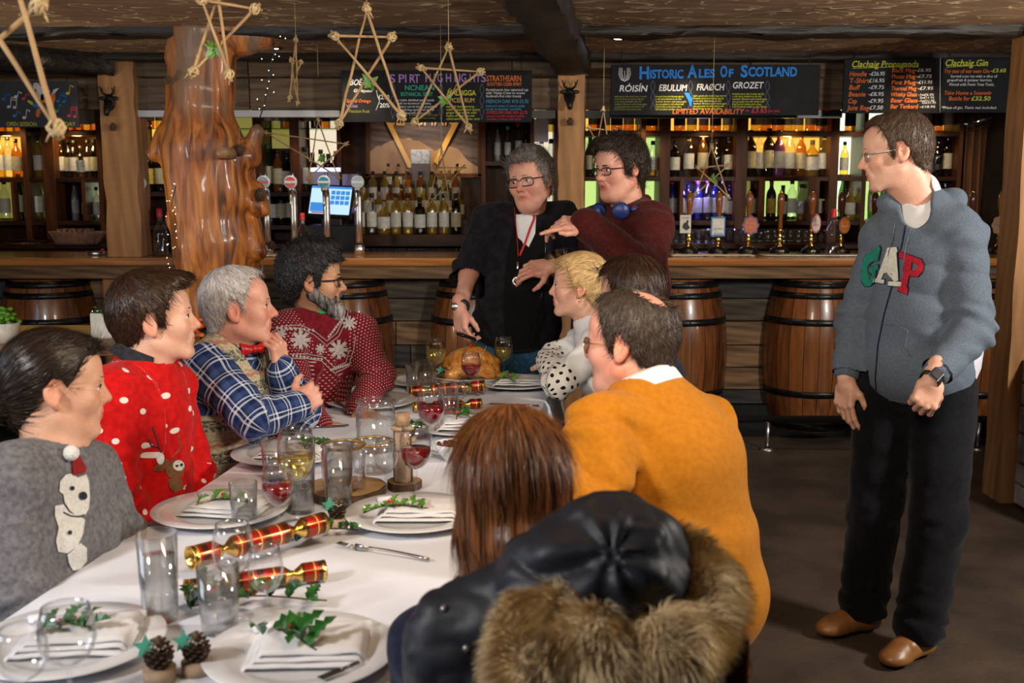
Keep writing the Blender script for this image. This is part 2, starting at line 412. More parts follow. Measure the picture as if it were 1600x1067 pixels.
def head_fn(g,nb):
 """signed distance of a head in its own frame: +y the face, +x the person's right side mirrored freely, z up, origin between the ears"""
 fat,jaw,nose,fem=g.get('fat',0),g.get('jaw',0),g.get('nose',0),g.get('fem',0)
 op=g.get('mouth',0)
 def fn(P):
  Q=P.copy();Q[:,0]=np.abs(Q[:,0])
  d=s_ell(Q,(0,-0.012,0.035),(0.076,0.097,0.086))
  d=smin(d,s_ell(Q,(0,0.03,-0.028),(0.059+fat*0.012,0.062,0.078)),0.03)
  d=smin(d,s_ell(Q,(0,0.052,0.048),(0.056,0.036,0.04)),0.03)
  d=smin(d,s_cap(Q,(0.05+jaw*0.006+fat*0.008,0.0,-0.058),(0.02+jaw*0.006,0.068,-0.096),0.018+fat*0.006,0.016),0.03)
  d=smin(d,s_ell(Q,(0,0.074,-0.098),(0.02+jaw*0.004,0.017,0.015)),0.02)
  d=smin(d,s_ball(Q,(0.037+fat*0.004,0.058,-0.022),0.024+fat*0.004),0.025)
  if fat>0:d=smin(d,s_ell(Q,(0,0.045,-0.095),(0.045,0.035,0.03+fat*0.012)),0.03)
  d=smin(d,s_cap(Q,(0.008,0.088,0.020),(0.040,0.074,0.022),0.008-fem*0.002,0.007),0.014)
  d=smax(d,-s_ell(Q,(0.031,0.100,0.002),(0.017,0.016,0.012)),0.012)
  ey=s_ball(Q,(0.031,0.075,0.003),0.0132)
  lid=s_ball(Q,(0.031,0.0745,0.003),0.0148)
  lid=smax(lid,-s_ell(Q,(0.032,0.092,0.0025),(0.0155,0.016,0.0048-g.get('squint',0)*0.0018)),0.002)
  d=smin(d,lid,0.004)
  n1=s_cap(Q,(0,0.085,0.014),(0,0.1045+nose*0.008,-0.026),0.0070,0.0110+nose*0.002)
  n1=smin(n1,s_ball(Q,(0.0115,0.094+nose*0.003,-0.031),0.0085+nose*0.001),0.008)
  d=smin(d,n1,0.011)
  d=smax(d,-s_ball(Q,(0.007,0.101+nose*0.004,-0.0415),0.004),0.004)
  lipy=0.092
  d=smin(d,s_ell(Q,(0,lipy-0.010,-0.058),(0.026,0.014,0.020)),0.012)
  d=smin(d,s_cap(Q,(0.003,lipy,-0.0555),(0.018,lipy-0.010,-0.0595),0.0052,0.003),0.004)
  d=smin(d,s_cap(Q,(0,lipy-0.002,-0.0665-op*0.006),(0.016,lipy-0.011,-0.0635-op*0.003),0.0062,0.003),0.004)
  d=smax(d,-s_cap(Q,(0,lipy+0.003,-0.0608-op*0.003),(0.021,lipy-0.009,-0.0605-op*0.001),0.0018+op*0.005,0.0012+op*0.001),0.002)
  sl_=np.maximum(s_cap(Q,(0.020,0.094,-0.032),(0.032,0.076,-0.062),0.0),0)
  d=d+(0.0012+0.0016*g.get('age',0))*np.exp(-(sl_/0.005)**2)
  # ear
  Em=Matrix.Rotation(R(-14),3,'Y')@Matrix.Rotation(R(12),3,'X')
  ear=s_ell(Q,(0.079,-0.012,-0.003),(0.009,0.019-fem*0.003,0.032-fem*0.005),Em)
  ear=smin(ear,s_ball(Q,(0.075,-0.002,-0.030),0.009),0.01)
  ear=smax(ear,-s_ell(Q,(0.090,-0.008,0.002),(0.011,0.0125,0.022),Em),0.004)
  ear=smin(ear,s_ball(Q,(0.077,0.002,-0.006),0.006),0.004)
  d=smin(d,ear,0.006)
  nr=g.get('neck',0.056)
  nk=s_cap(P,(0,-0.026,-0.045),nb,nr,nr+0.006)
  nk=smin(nk,s_cap(P,(0,0.012,-0.075),tuple(A_(nb)+A_((0,0.03,0.0))),nr*0.72,nr*0.75),0.03)
  d=smin(d,nk,0.022)
  return smin(d,ey,0.0005)if False else d
 return fn
def head_tint(V,g):
 T=np.ones((len(V),3));x,y,z=np.abs(V[:,0]),V[:,1],V[:,2];op=g.get('mouth',0)
 def blend(w,c):T[:]=T*(1-w[:,None])+T*A_(c)*w[:,None]
 lip=np.exp(-(((z+0.061+op*0.003)/(0.0085+op*0.004))**2)**2)*np.clip((0.024-x)/0.008,0,1)*(y>0.072)
 blend(lip*(1.0 if g.get('fem')else 0.8),(0.85,0.36,0.36))
 blend(np.exp(-((x-0.04)/0.02)**2-((z+0.02)/0.022)**2)*(y>0.03)*0.5,(1.0,0.72,0.68))
 blend(np.exp(-(x/0.016)**2-((z+0.028)/0.014)**2)*(y>0.09)*0.6,(1.0,0.7,0.66))
 blend((x>0.073)*0.6,(1.0,0.68,0.6))
 if g.get('stubble'):
  w=np.clip((-0.03-z)/0.02,0,1)*(y>0.0)*np.clip((z+0.125)/0.01,0,1);blend(w*g['stubble']*(1-lip),(0.62,0.62,0.66))
 return T
def head_frame(c,yaw,pitch,roll=0):
 """yaw 0 looks away from the camera (+y); yaw 90 looks to the photo's left; -90 to the right; 180 at the camera"""
 return Matrix.Translation(c)@Matrix.Rotation(R(yaw),4,'Z')@Matrix.Rotation(R(pitch),4,'X')@Matrix.Rotation(R(roll),4,'Y')
HAIR_SHORT=[(-0.13,-0.078),(-0.07,-0.066),(-0.045,-0.045),(-0.03,0.0),(-0.012,0.034),(0.006,0.030),(0.012,-0.015),(0.026,-0.012),(0.034,0.035),(0.058,0.078),(0.12,0.086)]
def hair_shell(g,top=0.016,side=0.012,back=0.016,line=HAIR_SHORT,amp=0.003,whorl=(0,-0.07,0.11),fs=9,tail=None,k=0.006,cut_fn=None,quiff=0.0,h=0.0032,bumps=None):
 """hair as a thick, streaked shell over the skull in the head's frame"""
 lx=[a for a,b in line];lz=[b for a,b in line];wh=A_(whorl);wh=wh/np.linalg.norm(wh)
 e1=np.cross(wh,(1,0.01,0));e1/=np.linalg.norm(e1);e2=np.cross(wh,e1)
 def flow(P):
  q=P-A_((0,0,0.02));r=np.linalg.norm(q,axis=1)+1e-9;u=q/r[:,None]
  a=u@e1;b=u@e2;c=u@wh;rr=np.sqrt(a*a+b*b)+1e-6;th=np.arctan2(rr,c)
  w=1.0+0.25*th
  return np.stack([a/rr*w,b/rr*w,th*0.16],1)
 def fn(P):
  d=s_ell(P,(0,-0.014,0.036),(0.076+side,0.097+back,0.086+top))
  d=smin(d,s_ell(P,(0,0.046,0.058),(0.054+side*0.6,0.036+top*0.5,0.042+top)),0.03)
  d=smin(d,s_cap(P,(0,-0.05,-0.01),(0,-0.055,-0.06),0.052+side*0.7,0.045+side*0.4),0.03)
  if quiff:d=smin(d,s_ell(P,(0.0,0.075,0.105),(0.05,0.03+quiff,0.014+quiff)),0.02)
  for(c,r)in(bumps or[]):d=smin(d,s_ell(P,c,r),0.02)
  F=flow(P);n=vnoise(F*A_((fs,fs,fs*2.2))+7)*0.65+vnoise(F*A_((fs*2.6,fs*2.6,fs*4))+3)*0.35
  d=d-amp*2*(n-0.5)
  zl=np.interp(P[:,1],lx,lz)+0.004*(vnoise(P*90)-0.5)*2
  d=smax(d,(zl-P[:,2])*0.8,k)
  if cut_fn is not None:d=smax(d,cut_fn(P),0.005)
  if tail is not None:d=smin(d,tail(P),0.012)
  return d
 V,Q=sdf_mesh(fn,(-0.15,-0.2,-0.2),(0.15,0.17,0.2),h)
 return V,Q,flow
def strands(V,Q,flow,whorl,n=1800,ln=0.03,wd=0.0011,lift=0.003,seed=1,gravity=None,jit=0.25,segs=4,keep=None):
 """individual locks lying over a hair shell, running away from the whorl"""
 rs=np.random.RandomState(seed);N=vnormals(V,Q);idx=rs.choice(len(V),n)
 if keep is not None:idx=idx[keep(V[idx])]
 p=V[idx].copy();nn=N[idx];away=p-A_(whorl)*1.0
 if gravity is not None:away=away*(1-gravity)+A_((0,0,-0.1))*gravity
 t=away-(away*nn).sum(1)[:,None]*nn;t/=np.linalg.norm(t,axis=1)[:,None]+1e-9
 t=t+rs.randn(len(p),3)*jit*0.5;t=t-(t*nn).sum(1)[:,None]*nn*0.9;t/=np.linalg.norm(t,axis=1)[:,None]+1e-9
 s=np.cross(nn,t);L=ln*(0.5+rs.rand(len(p)));W=wd*(0.6+rs.rand(len(p))*0.8);m=len(p)
 rows=[]
 for i in range(segs+1):
  f=i/segs;arch=math.sin(f*PI)*1.0
  c=p+t*(L*f)[:,None]+nn*(lift*arch-0.0012-f*f*L*0.22)[:,None]
  w=(W*(1-f**2*0.95))[:,None]
  rows.append(c-s*w);rows.append(c+nn*w*0.6);rows.append(c+s*w)
 VV=np.stack(rows,1).reshape(-1,3);K=(segs+1)*3;b=np.arange(m)[:,None]*K;qs=[]
 for i in range(segs):
  for j in(0,1):
   a=i*3+j;qs.append(b+np.array([a,a+1,a+4,a+3])[None])
 return VV,np.concatenate(qs)
class Person:
 def __init__(s,label,base,**g):
  s.root=empty('person',base,label,'person');s.g=g;s.bodyparts=[];s.tints=[]
 def body_add(s,V,Q,T=None):
  s.bodyparts.append((V,Q));s.tints.append(np.ones((len(V),3))if T is None else T)
 def body_done(s,skin):
  V,Q=join_np(s.bodyparts)
  return np_mesh('body',V,Q,skin,s.root,attrs={'tint':np.concatenate(s.tints)})
 def head(s,c,yaw,pitch,roll,neck_base,scale=1.0,h=0.0026):
  F=head_frame(c,yaw,pitch,roll)@Matrix.Scale(scale,4);s.F=F;s.Fi=F.inverted()
  nb=s.Fi@Vector(neck_base);g=s.g
  fn=head_fn(g,tuple(nb))
  V,Q=sdf_mesh(fn,(min(-0.125,nb.x-.08),min(-0.14,nb.y-.09),min(-0.17,nb.z-.05)),(max(0.125,nb.x+.08),max(0.14,nb.y+.09),0.15),h)
  T=head_tint(V,g);s.headV,s.headQ=V,Q;s.body_add(xf(F,V),Q,T)
  iris=g.get('iris','eye_brown');look=A_(g.get('look',(0,0.02)))
  for sx in(-1,1):
   mb=MB();ctr=Vector((sx*0.031,0.0755,0.003));mb.ball(F@ctr,0.0130*scale,16)
   e=mb.build('eye','eye_white',s.root);dr=Vector((look[0],1,look[1])).normalized()
   m2=MB();m2.ball(F@(ctr+dr*0.0076),0.0074*scale,12);m2.build('iris',iris,e)
   m2=MB();m2.tube([F@(ctr+Vector((math.sin(a),math.cos(a)*.945,.33-.10*(sx*a>.6)))*.0158)for a in np.linspace(-1.1,1.1,9)],[(.0006+.0007*g.get('fem',0)+.0004)*math.sin(PI*(i+.6)/9.2)+.0002 for i in range(9)],6);m2.build('eyelashes','black_plastic',s.root)
  return F
 def brows(s,mat,thick=0.0034,arch=0.006,dz=0.0):
  for sx in(-1,1):
   mb=MB();pts=[];rr=[]
   for i in range(7):
    t=i/6;x=0.012+t*0.036;p=Vector((sx*x,0.0955-0.30*max(0,x-0.012)-9*(x-0.012)**2*0.5,0.0215+dz+arch*math.sin(PI*(0.22+0.62*t))-.002))
    pts.append(s.F@p);rr.append(thick*(0.6+0.5*math.sin(PI*min(1,t*1.1+0.15))-0.35*t))
   mb.tube(pts,rr,6);mb.build('eyebrow',mat,s.root)
 def hair(s,mat,V,Q,flow,name='hair',st=None):
  Vw=xf(s.F,V);fl=flow(V);vs=[(Vw,Q)];fls=[fl]
  if st is not None:
   v2,q2=st;vs.append((xf(s.F,v2),q2));fls.append(flow(v2)+A_((5,0,0))+np.repeat(np.random.RandomState(5).rand(len(v2)//15+1),15)[:len(v2),None]*0.8)
  VV,QQ=join_np(vs)
  return np_mesh(name,VV,QQ,mat,s.root,attrs={'flow':np.concatenate(fls)})
 def glasses(s,mat,wd=0.026,ht=0.017,r=0.0016,lens='lens',y=0.098,z=-0.001,round_=False,top_only=False,part='glasses',droop=0.004):
  F=s.F;g=MB();rims=[]
  ns=20
  for sx in(-1,1):
   cx=sx*0.0325;pts=[]
   for i in range(ns):
    a=2*PI*i/ns;e=2.0 if round_ else 3.2
    ca,sa=math.cos(a),math.sin(a)
    px=math.copysign(abs(ca)**(2/e),ca)*wd;pz=math.copysign(abs(sa)**(2/e),sa)*ht
    pts.append(Vector((cx+px,y-4.5*(abs(cx+px)-0.02)**2,z+pz)))
   rims.append(pts);g.tube([F@p for p in pts],r,6,closed=True)
   g.tube([F@Vector((sx*(0.0325+wd),y-4.5*(0.0125+wd)**2,z+ht*0.55)),F@Vector((sx*0.076,y-0.035,z+ht*0.5)),F@Vector((sx*0.0795,0.0,z+0.006)),F@Vector((sx*0.080,-0.022,z-0.008-droop))],r*1.1,6)
  g.tube([F@Vector((-0.0065,y+0.001,z+0.005)),F@Vector((0,y+0.003,z+0.008)),F@Vector((0.0065,y+0.001,z+0.005))],r*1.1,6)
  fr=g.build(part,mat,s.root)
  for pts in rims:
   m2=MB();m2.add([F@p for p in pts],[tuple(range(ns))]);m2.build('lens',lens,fr)
  return fr
def hand_fn(side,curl,spread=0.1,thumb=(0.5,0.3),scale=1.0,fat=1.0,index=None):
 """hand in its own frame: wrist at the origin, +y to the fingertips, +z back of the hand, thumb towards side*+x"""
 base=[(0.030,0.088),(0.010,0.094),(-0.010,0.090),(-0.029,0.080)];L=[(0.042,0.025,0.020),(0.046,0.029,0.021),(0.043,0.027,0.020),(0.034,0.021,0.018)]
 fingers=[]
 for i,((bx_,by),ls)in enumerate(zip(base,L)):
  cu=curl[i]if hasattr(curl,'__len__')else curl;cs=cu if hasattr(cu,'__len__')else(cu,cu*1.1,cu*0.8)
  p=Vector((side*bx_,by,0));ang=0;sp=side*spread*(1.5-i);pts=[p.copy()]
  for j in range(3):
   ang+=cs[j];dr=Vector((math.sin(sp)*math.cos(ang),math.cos(sp)*math.cos(ang),-math.sin(ang)));p=p+dr*ls[j];pts.append(p.copy())
  fingers.append((pts,[0.0092*fat,0.0086*fat,0.0078*fat,0.0065*fat]))
 t0=Vector((side*0.020,0.022,-0.006));a,b=thumb
 d1=Vector((side*math.sin(a+0.45),math.cos(a+0.45),-b*0.6)).normalized();d2=Vector((side*math.sin(a),math.cos(a),-b)).normalized();d3=Vector((side*math.sin(a-0.4),math.cos(a-0.4),-b*1.3)).normalized()
 tp=[t0,t0+d1*0.042,t0+d1*0.042+d2*0.032,t0+d1*0.042+d2*0.032+d3*0.024]
 def fn(P):
  P=P/scale
  d=s_rbox(P,(0,0.055,0),(0.040,0.036,0.0135*fat),0.013)
  d=smin(d,s_cap(P,(0,-0.04,0),(0,0.02,0),0.026*fat,0.024*fat)*1.0,0.02)
  d=smin(d,s_cap(P,(side*0.018,0.02,-0.006),(side*0.028,0.055,-0.008),0.016,0.013),0.015)
  for pts,rr in fingers:
   e=s_chain(P,[tuple(q)for q in pts],rr,0.004);d=smin(d,e,0.007)
   d=smin(d,s_ball(P,tuple(pts[0]+Vector((0,-0.002,0.004))),0.0095),0.006)
  d=smin(d,s_chain(P,[tuple(q)for q in tp],[0.014,0.0115,0.0100,0.0078],0.005),0.009)
  return d*scale
 return fn
def basis(y,z):
 """rotation whose columns are x = y cross z, y, z"""
 y=Vector(y).normalized();z=Vector(z);z=(z-y*z.dot(y)).normalized();x=y.cross(z)
 return Matrix((x,y,z)).transposed()
def add_hand(pn,wrist,fdir,back,side,curl,scale=1.0,h=0.0028,forearm=None,**kw):
 B=basis(fdir,back).to_4x4();F=Matrix.Translation(wrist)@B;fo=None
 fn0=hand_fn(side,curl,scale=scale,**kw)
 if forearm is not None:fo=F.inverted()@Vector(forearm)
 def fn(P):
  d=fn0(P)
  if fo is not None:d=smin(d,s_cap(P,(0,-0.01,0),tuple(fo),0.026*scale,0.034),0.02)
  return d
 lo=[-0.11,-0.06,-0.12];hi=[0.11,0.21,0.06]
 if fo is not None:
  for i in range(3):lo[i]=min(lo[i],fo[i]-0.05);hi[i]=max(hi[i],fo[i]+0.05)
 V,Q=sdf_mesh(fn,lo,hi,h);V=xf(F,V)
 T=np.ones((len(V),3));pn.body_add(V,Q,T)
 return F
def torso_frame(pel,nk,right):
 up=(Vector(nk)-Vector(pel)).normalized();r=Vector(right);r=(r-up*r.dot(up)).normalized();f=up.cross(r)
 return np.array(Matrix((r,f,up)).transposed())
def torso_fn(j,g=0.0,chest=(0.165,0.115),waist=(0.15,0.115),hip=(0.165,0.125),belly=0.0,bust=0.0,neck_r=0.06,shr=0.062,drop=0.0):
 """torso from j: pelvis, neck, sl, sr (shoulder joints)"""
 pel,nk=A_(j['pelvis']),A_(j['neck']);B=torso_frame(pel,nk,A_(j['sr'])-A_(j['sl']));L=np.linalg.norm(nk-pel);bend=A_(j.get('bend',(0,0,0)))
 def at_(t,f=0,r=0):return pel+B[:,2]*L*t+B[:,1]*f+B[:,0]*r+bend*4*t*(1-t)
 def fn(P):
  d=s_ell(P,at_(0.02),(hip[0]+g,hip[1]+g,0.14),B)
  d=smin(d,s_ell(P,at_(0.34,0.01+belly*0.3),(waist[0]+g,waist[1]+g+belly,0.18),B),0.06)
  d=smin(d,s_ell(P,at_(0.70,0.0),(chest[0]+g,chest[1]+g,0.17),B),0.06)
  sl,sr=A_(j['sl']),A_(j['sr'])
  d=smin(d,s_cap(P,sl,at_(0.90),shr+g,shr+g),0.05);d=smin(d,s_cap(P,sr,at_(0.90),shr+g,shr+g),0.05)
  d=smin(d,s_cap(P,sl+(0,0,0.005),nk+(0,0,0.0),0.045+g,neck_r+g*0.5),0.04)
  d=smin(d,s_cap(P,sr+(0,0,0.005),nk+(0,0,0.0),0.045+g,neck_r+g*0.5),0.04)
  if bust:
   for s_ in(-1,1):d=smin(d,s_ball(P,at_(0.62,chest[1]*0.75,s_*0.075),bust+g),0.04)
  return d
 return fn
def limb(P,a,b,c,r0,r1,r2,k=0.03):
 return smin(s_cap(P,a,b,r0,r1),s_cap(P,b,c,r1,r2),k)
def folds(P,amp,sc=(9,9,16),seed=0.0,joints=(),jr=0.12):
 """cloth creases: broad soft ridges plus tighter ones near the bent joints"""
 q=P*A_(sc)+seed;q=q+0.5*np.stack([vnoise(P*5+seed),vnoise(P*5+9+seed),vnoise(P*5+17+seed)],1)
 d=amp*(ridge(q)**2-0.4)
 for jn,ax,f in joints:
  w=np.exp(-(np.linalg.norm(P-A_(jn),axis=1)/jr)**2);ph=P@(A_(ax)/np.linalg.norm(A_(ax)))
  n=vnoise(P*14+seed)*2.4
  d=d+w*amp*1.15*np.sin(ph*f+n*2.2)
 return d
def garment(pn,name,fn,lo,hi,mat,h=0.006,keep=None,attrs=None,smooth=1,mi=None):
 V,Q=sdf_mesh(fn,lo,hi,h)
 if smooth:V=relax(V,Q,smooth,0.4)
 if keep is not None:V,Q,_=cut(V,Q,keep(V))
 at_={k:f(V)for k,f in(attrs or{}).items()}
 o=np_mesh(name,V,Q,mat,pn.root if hasattr(pn,'root')else pn,attrs=at_,mi=(mi(V,Q)if mi else None))
 o['_sv']=0;del o['_sv']
 return o
def bounds(pts,pad):
 a=np.array([list(p)for p in pts]);return a.min(0)-pad,a.max(0)+pad
def bone_uv(bones):
 """pattern coordinates: distance along the nearest bone and the angle around it"""
 def f(V):
  best=np.full(len(V),1e9);out=np.zeros((len(V),3));acc=0
  for a,b,ref in bones:
   a,b=A_(a),A_(b);ab=b-a;L=np.linalg.norm(ab);u=ab/L;t=(V-a)@u;tc=np.clip(t,0,L)
   d=np.linalg.norm(V-a-tc[:,None]*u,axis=1);r=A_(ref);r=r-u*(r@u);r/=np.linalg.norm(r);w=np.cross(u,r)
   q=V-a-t[:,None]*u;ang=np.arctan2(q@w,q@r);m=d<best
   out[m,0]=(acc+t)[m];out[m,1]=(ang*0.055)[m];best[m]=d[m];acc+=L
  return out
 return f
def surf_bvh(o):
 me=o.data;b=wloc(o);return BVHTree.FromPolygons([v.co+b for v in me.vertices],[list(p.vertices)for p in me.polygons])
def decal(bvh,polys,o,u,w,dr,name,mat,parent,lift=0.0015,step=0.006,smooth=True):
 """flat motifs laid on a garment: each 2D polygon is cut fine, dropped along dr onto the cloth and lifted a little off it"""
 o,u,w,dr=Vector(o),Vector(u).normalized(),Vector(w).normalized(),Vector(dr).normalized();bm=bmesh.new()
 for poly in polys:
  vs=[bm.verts.new((x,y,0))for x,y in poly]
  try:bm.faces.new(vs)
  except ValueError:pass
 bmesh.ops.triangulate(bm,faces=bm.faces[:])
 xs=[v.co.x for v in bm.verts];ys=[v.co.y for v in bm.verts]
 for ax,lo_,hi_ in((0,min(xs),max(xs)),(1,min(ys),max(ys))):
  t=lo_+step
  while t<hi_:
   pc=Vector((t,0,0))if ax==0 else Vector((0,t,0));no=Vector((1,0,0))if ax==0 else Vector((0,1,0))
   bmesh.ops.bisect_plane(bm,geom=bm.verts[:]+bm.edges[:]+bm.faces[:],dist=1e-6,plane_co=pc,plane_no=no);t+=step
 vs=[];ok=[]
 bm.verts.ensure_lookup_table();bm.verts.index_update()
 for v in bm.verts:
  p=o+u*v.co.x+w*v.co.y;hit=bvh.ray_cast(p-dr*0.25,dr)
  if hit[0]is not None:vs.append(hit[0]-dr*lift*0.6+hit[1]*lift*(1 if hit[1].dot(dr)<0 else-1));ok.append(True)
  else:vs.append(p);ok.append(False)
 fs=[[v.index for v in f.verts]for f in bm.faces if all(ok[v.index]for v in f.verts)];bm.free()
 if not fs:return None
 mb=MB();mb.add(vs,fs,smooth)
 return mb.build(name,mat,parent)
 # ------------------------------------------------------------------ setting materials
mk('floor_slate',(0.085,0.060,0.043),(0.040,0.029,0.021),scale=3.5,rough=0.62,rough2=0.42,bump=0.35,bscale=45,detail=8)
mk('speck',(0.35,0.33,0.30),rough=0.7)
mk('beam_black',(0.022,0.017,0.014),(0.008,0.006,0.005),scale=5,stretch=(0.6,4,4),rough=0.55,bump=0.9,bscale=9)
mk('header_board',(0.19,0.135,0.09),(0.06,0.042,0.03),scale=4,stretch=(0.7,5,9),rough=0.85,spec=.15,bump=0.6,tex='noise',detail=9,ramp=(0.3,0.72))
mk('post_oak',(0.50,0.25,0.09),(0.25,0.11,0.035),scale=3,stretch=(4,4,0.5),rough=0.6,bump=0.35,tex='wood',ramp=(0.3,0.75))
mk('counter_wood',(0.52,0.22,0.055),(0.30,0.10,0.022),scale=3,stretch=(0.35,5,5),rough=0.22,coat=0.5,tex='wood',ramp=(0.3,0.7))
mk('dark_wood',(0.070,0.022,0.006),(0.024,0.008,0.003),spec=.2,scale=3,stretch=(1,3,3),rough=0.4,tex='wood',bump=0.1)
mk('dark_wood_upright',(0.05,0.018,0.006),(0.02,0.007,0.003),spec=.15,scale=3,stretch=(3,3,0.6),rough=0.4,tex='wood',bump=0.1)
mk('panel_wood',(0.14,0.045,0.011),(0.055,0.017,0.005),spec=.2,scale=3,stretch=(3,3,0.4),rough=0.45,tex='wood')
mk('reclaimed_a',(0.26,0.15,0.07),(0.08,0.045,0.024),scale=3,stretch=(0.7,4,6),rough=0.8,bump=0.5,tex='wood')
mk('reclaimed_b',(0.11,0.088,0.06),(0.04,0.031,0.022),scale=3,stretch=(0.7,4,6),rough=0.85,bump=0.5,tex='wood')
mk('reclaimed_c',(0.05,0.05,0.05),(0.02,0.019,0.019),scale=3,stretch=(0.7,4,6),rough=0.85,bump=0.5,tex='wood')
mk('wall_dark',(0.05,0.035,0.025),(0.03,0.02,0.015),scale=4,rough=0.8)
mk('rail_black',(0.02,0.02,0.02),(0.012,0.012,0.012),rough=0.35,metal=0.6)
mk('cover_strip',(0.55,0.56,0.58),(0.48,0.49,0.52),rough=0.4)
mk('stone',(0.55,0.52,0.50),(0.16,0.155,0.16),scale=6,rough=0.85,bump=0.8,detail=9)
mk('mortar',(0.16,0.14,0.12),rough=0.95,bump=0.5,bscale=40)
mk('spot_glow',(1,1,1),emit=(0.75,0.85,1.0),estr=30)
def mk_ceiling():
 m,nt,b=_nt('ceiling_plaster');N=nt.nodes;L=nt.links;tc=N.new('ShaderNodeTexCoord')
 mp=N.new('ShaderNodeMapping');mp.inputs['Scale'].default_value=(1,1.7,1);mp.inputs['Rotation'].default_value=(0,0,0.35)
 L.new(tc.outputs['Object'],mp.inputs[0])
 t=N.new('ShaderNodeTexNoise');t.inputs['Scale'].default_value=5.0;t.inputs['Detail'].default_value=1;t.inputs['Distortion'].default_value=0.8
 L.new(mp.outputs[0],t.inputs[0])
 r=N.new('ShaderNodeValToRGB');e=r.color_ramp.elements;e[0].position=0.555;e[0].color=(0,0,0,1);e[1].position=0.568;e[1].color=(1,1,1,1)
 e2=r.color_ramp.elements.new(0.60);e2.color=(0.0,0.0,0.0,1)
 L.new(t.outputs['Fac'],r.inputs[0])
 t2=N.new('ShaderNodeTexNoise');t2.inputs['Scale'].default_value=2.5;t2.inputs['Detail'].default_value=7;L.new(tc.outputs['Object'],t2.inputs[0])
 r2=N.new('ShaderNodeValToRGB');r2.color_ramp.elements[0].color=(0.17,0.10,0.06,1);r2.color_ramp.elements[1].color=(0.36,0.235,0.145,1)
 r2.color_ramp.elements[0].position=0.3;r2.color_ramp.elements[1].position=0.7;L.new(t2.outputs['Fac'],r2.inputs[0])
 mx=N.new('ShaderNodeMix');mx.data_type='RGBA';L.new(r.outputs[0],mx.inputs[0]);L.new(r2.outputs[0],mx.inputs[6]);mx.inputs[7].default_value=(0.95,0.80,0.55,1)
 L.new(mx.outputs[2],b.inputs['Base Color']);b.inputs['Roughness'].default_value=0.8
 bp=N.new('ShaderNodeBump');bp.inputs['Strength'].default_value=0.5;bp.inputs['Distance'].default_value=0.02;L.new(t.outputs['Fac'],bp.inputs['Height']);L.new(bp.outputs[0],b.inputs['Normal'])
 M['ceiling_plaster']=m
mk_ceiling()
def structure(name,mb,mat,**k):return tag(mb.build(name,mat,**k),kind='structure')
CZ=2.30
mb=MB();mb.bx(-4.2,3.4,-1.6,9.4,-0.06,0);structure('floor',mb,'floor_slate')
mb=MB();mb.bx(-4.2,3.4,-1.6,9.4,CZ,CZ+0.06);structure('ceiling',mb,'ceiling_plaster')
mb=MB();mb.bx(-4.26,3.46,9.0,9.06,0,CZ);structure('wall_back',mb,'wall_dark')
mb=MB();mb.bx(-4.26,-4.2,-1.6,9.0,0,CZ);structure('wall_left',mb,'wall_dark')
mb=MB();mb.bx(3.4,3.46,-1.6,9.0,0,CZ);structure('wall_right',mb,'wall_dark')
mb=MB();mb.bx(-4.2,3.4,-1.66,-1.6,0,CZ);structure('wall_front',mb,'wall_dark')
def rough_beam(a,b,w,h,amp=0.012,n=40,seed=0):
 """hand-hewn beam with an uneven face"""
 a,b=Vector(a),Vector(b);d=(b-a).normalized();side=d.cross(Vector((0,0,1))).normalized();L=(b-a).length;q=MB();prof=[]
 for(x,z)in[(-.5,0),(-.5,-.5),(-.5,-.92),(-.4,-1),(0,-1),(.4,-1),(.5,-.92),(.5,-.5),(.5,0)]:prof.append((x,z))
 def fn(u,v):
  i=min(len(prof)-1,int(round(u*(len(prof)-1))));x,z=prof[i];p=a+d*(L*v)
  o=mnoise.noise(Vector((v*L*3+seed,i*0.7,1)))*amp*1.6+mnoise.noise(Vector((v*L*11+seed,i*1.3,4)))*amp
  return p+side*(x*w+(o if abs(x)>.3 else 0))+Vector((0,0,z*h+(o if z<-.3 else 0)))
 q.grid(fn,len(prof),n);return q
structure('trim_1',rough_beam((-4.2,5.42,CZ),(3.4,5.30,CZ),0.11,0.045,n=90),'beam_black')
structure('trim_2',rough_beam((-4.2,6.44,CZ),(3.4,6.44,CZ),0.10,0.04,n=90,seed=8,amp=0.006),'beam_black')
structure('trim_3',rough_beam((-0.02,3.2,CZ),(0.36,6.5,CZ),0.20,0.11,n=50,seed=3),'beam_black')
structure('trim_4',rough_beam((-3.7,5.1,CZ),(-2.35,6.5,CZ),0.16,0.12,n=40,seed=5),'beam_black')
# header over the bar: two courses of old boards between the posts
YB=6.55
def zt(py,Y):return at(800,py,Y).z
def xt(px,py,Y):return at(px,py,Y).x
zc=[CZ,zt(121,YB),zt(172,YB)]
k=0
for x0,x1 in((-4.2,-1.55),(-1.55,0.0),(0.0,1.4),(1.4,2.45),(2.45,3.4)):
 for i in range(2):
  k+=1;mb=MB();dz=0.0 if i==0 else 0.004
  mb.bx(x0+0.003,x1-0.003,YB+(0.012 if i else 0),YB+0.05,zc[i+1]+0.004,zc[i]-dz);o=structure('header_board',mb,'header_board',bevel=0.004)
  # pale shutter strip under the header
mb=MB();p0=at(213,175,YB);p1=at(531,175,YB)
mb.bx(p0.x,p1.x,YB+0.0,YB+0.05,zt(183,YB),zt(172,YB));tag(mb.build('shutter_box','cover_strip',bevel=0.004),'pale grey shutter strip under the header boards left of the central post','shutter box')
for a,b,lab in((152,162,'short'),(560,868,'mid'),(914,1318,'r')):
 mb=MB();mb.bx(at(a,175,YB).x,at(b,175,YB).x,YB+0.02,YB+0.06,zt(184,YB),zt(172,YB));structure('trim_6',mb,'rail_black')
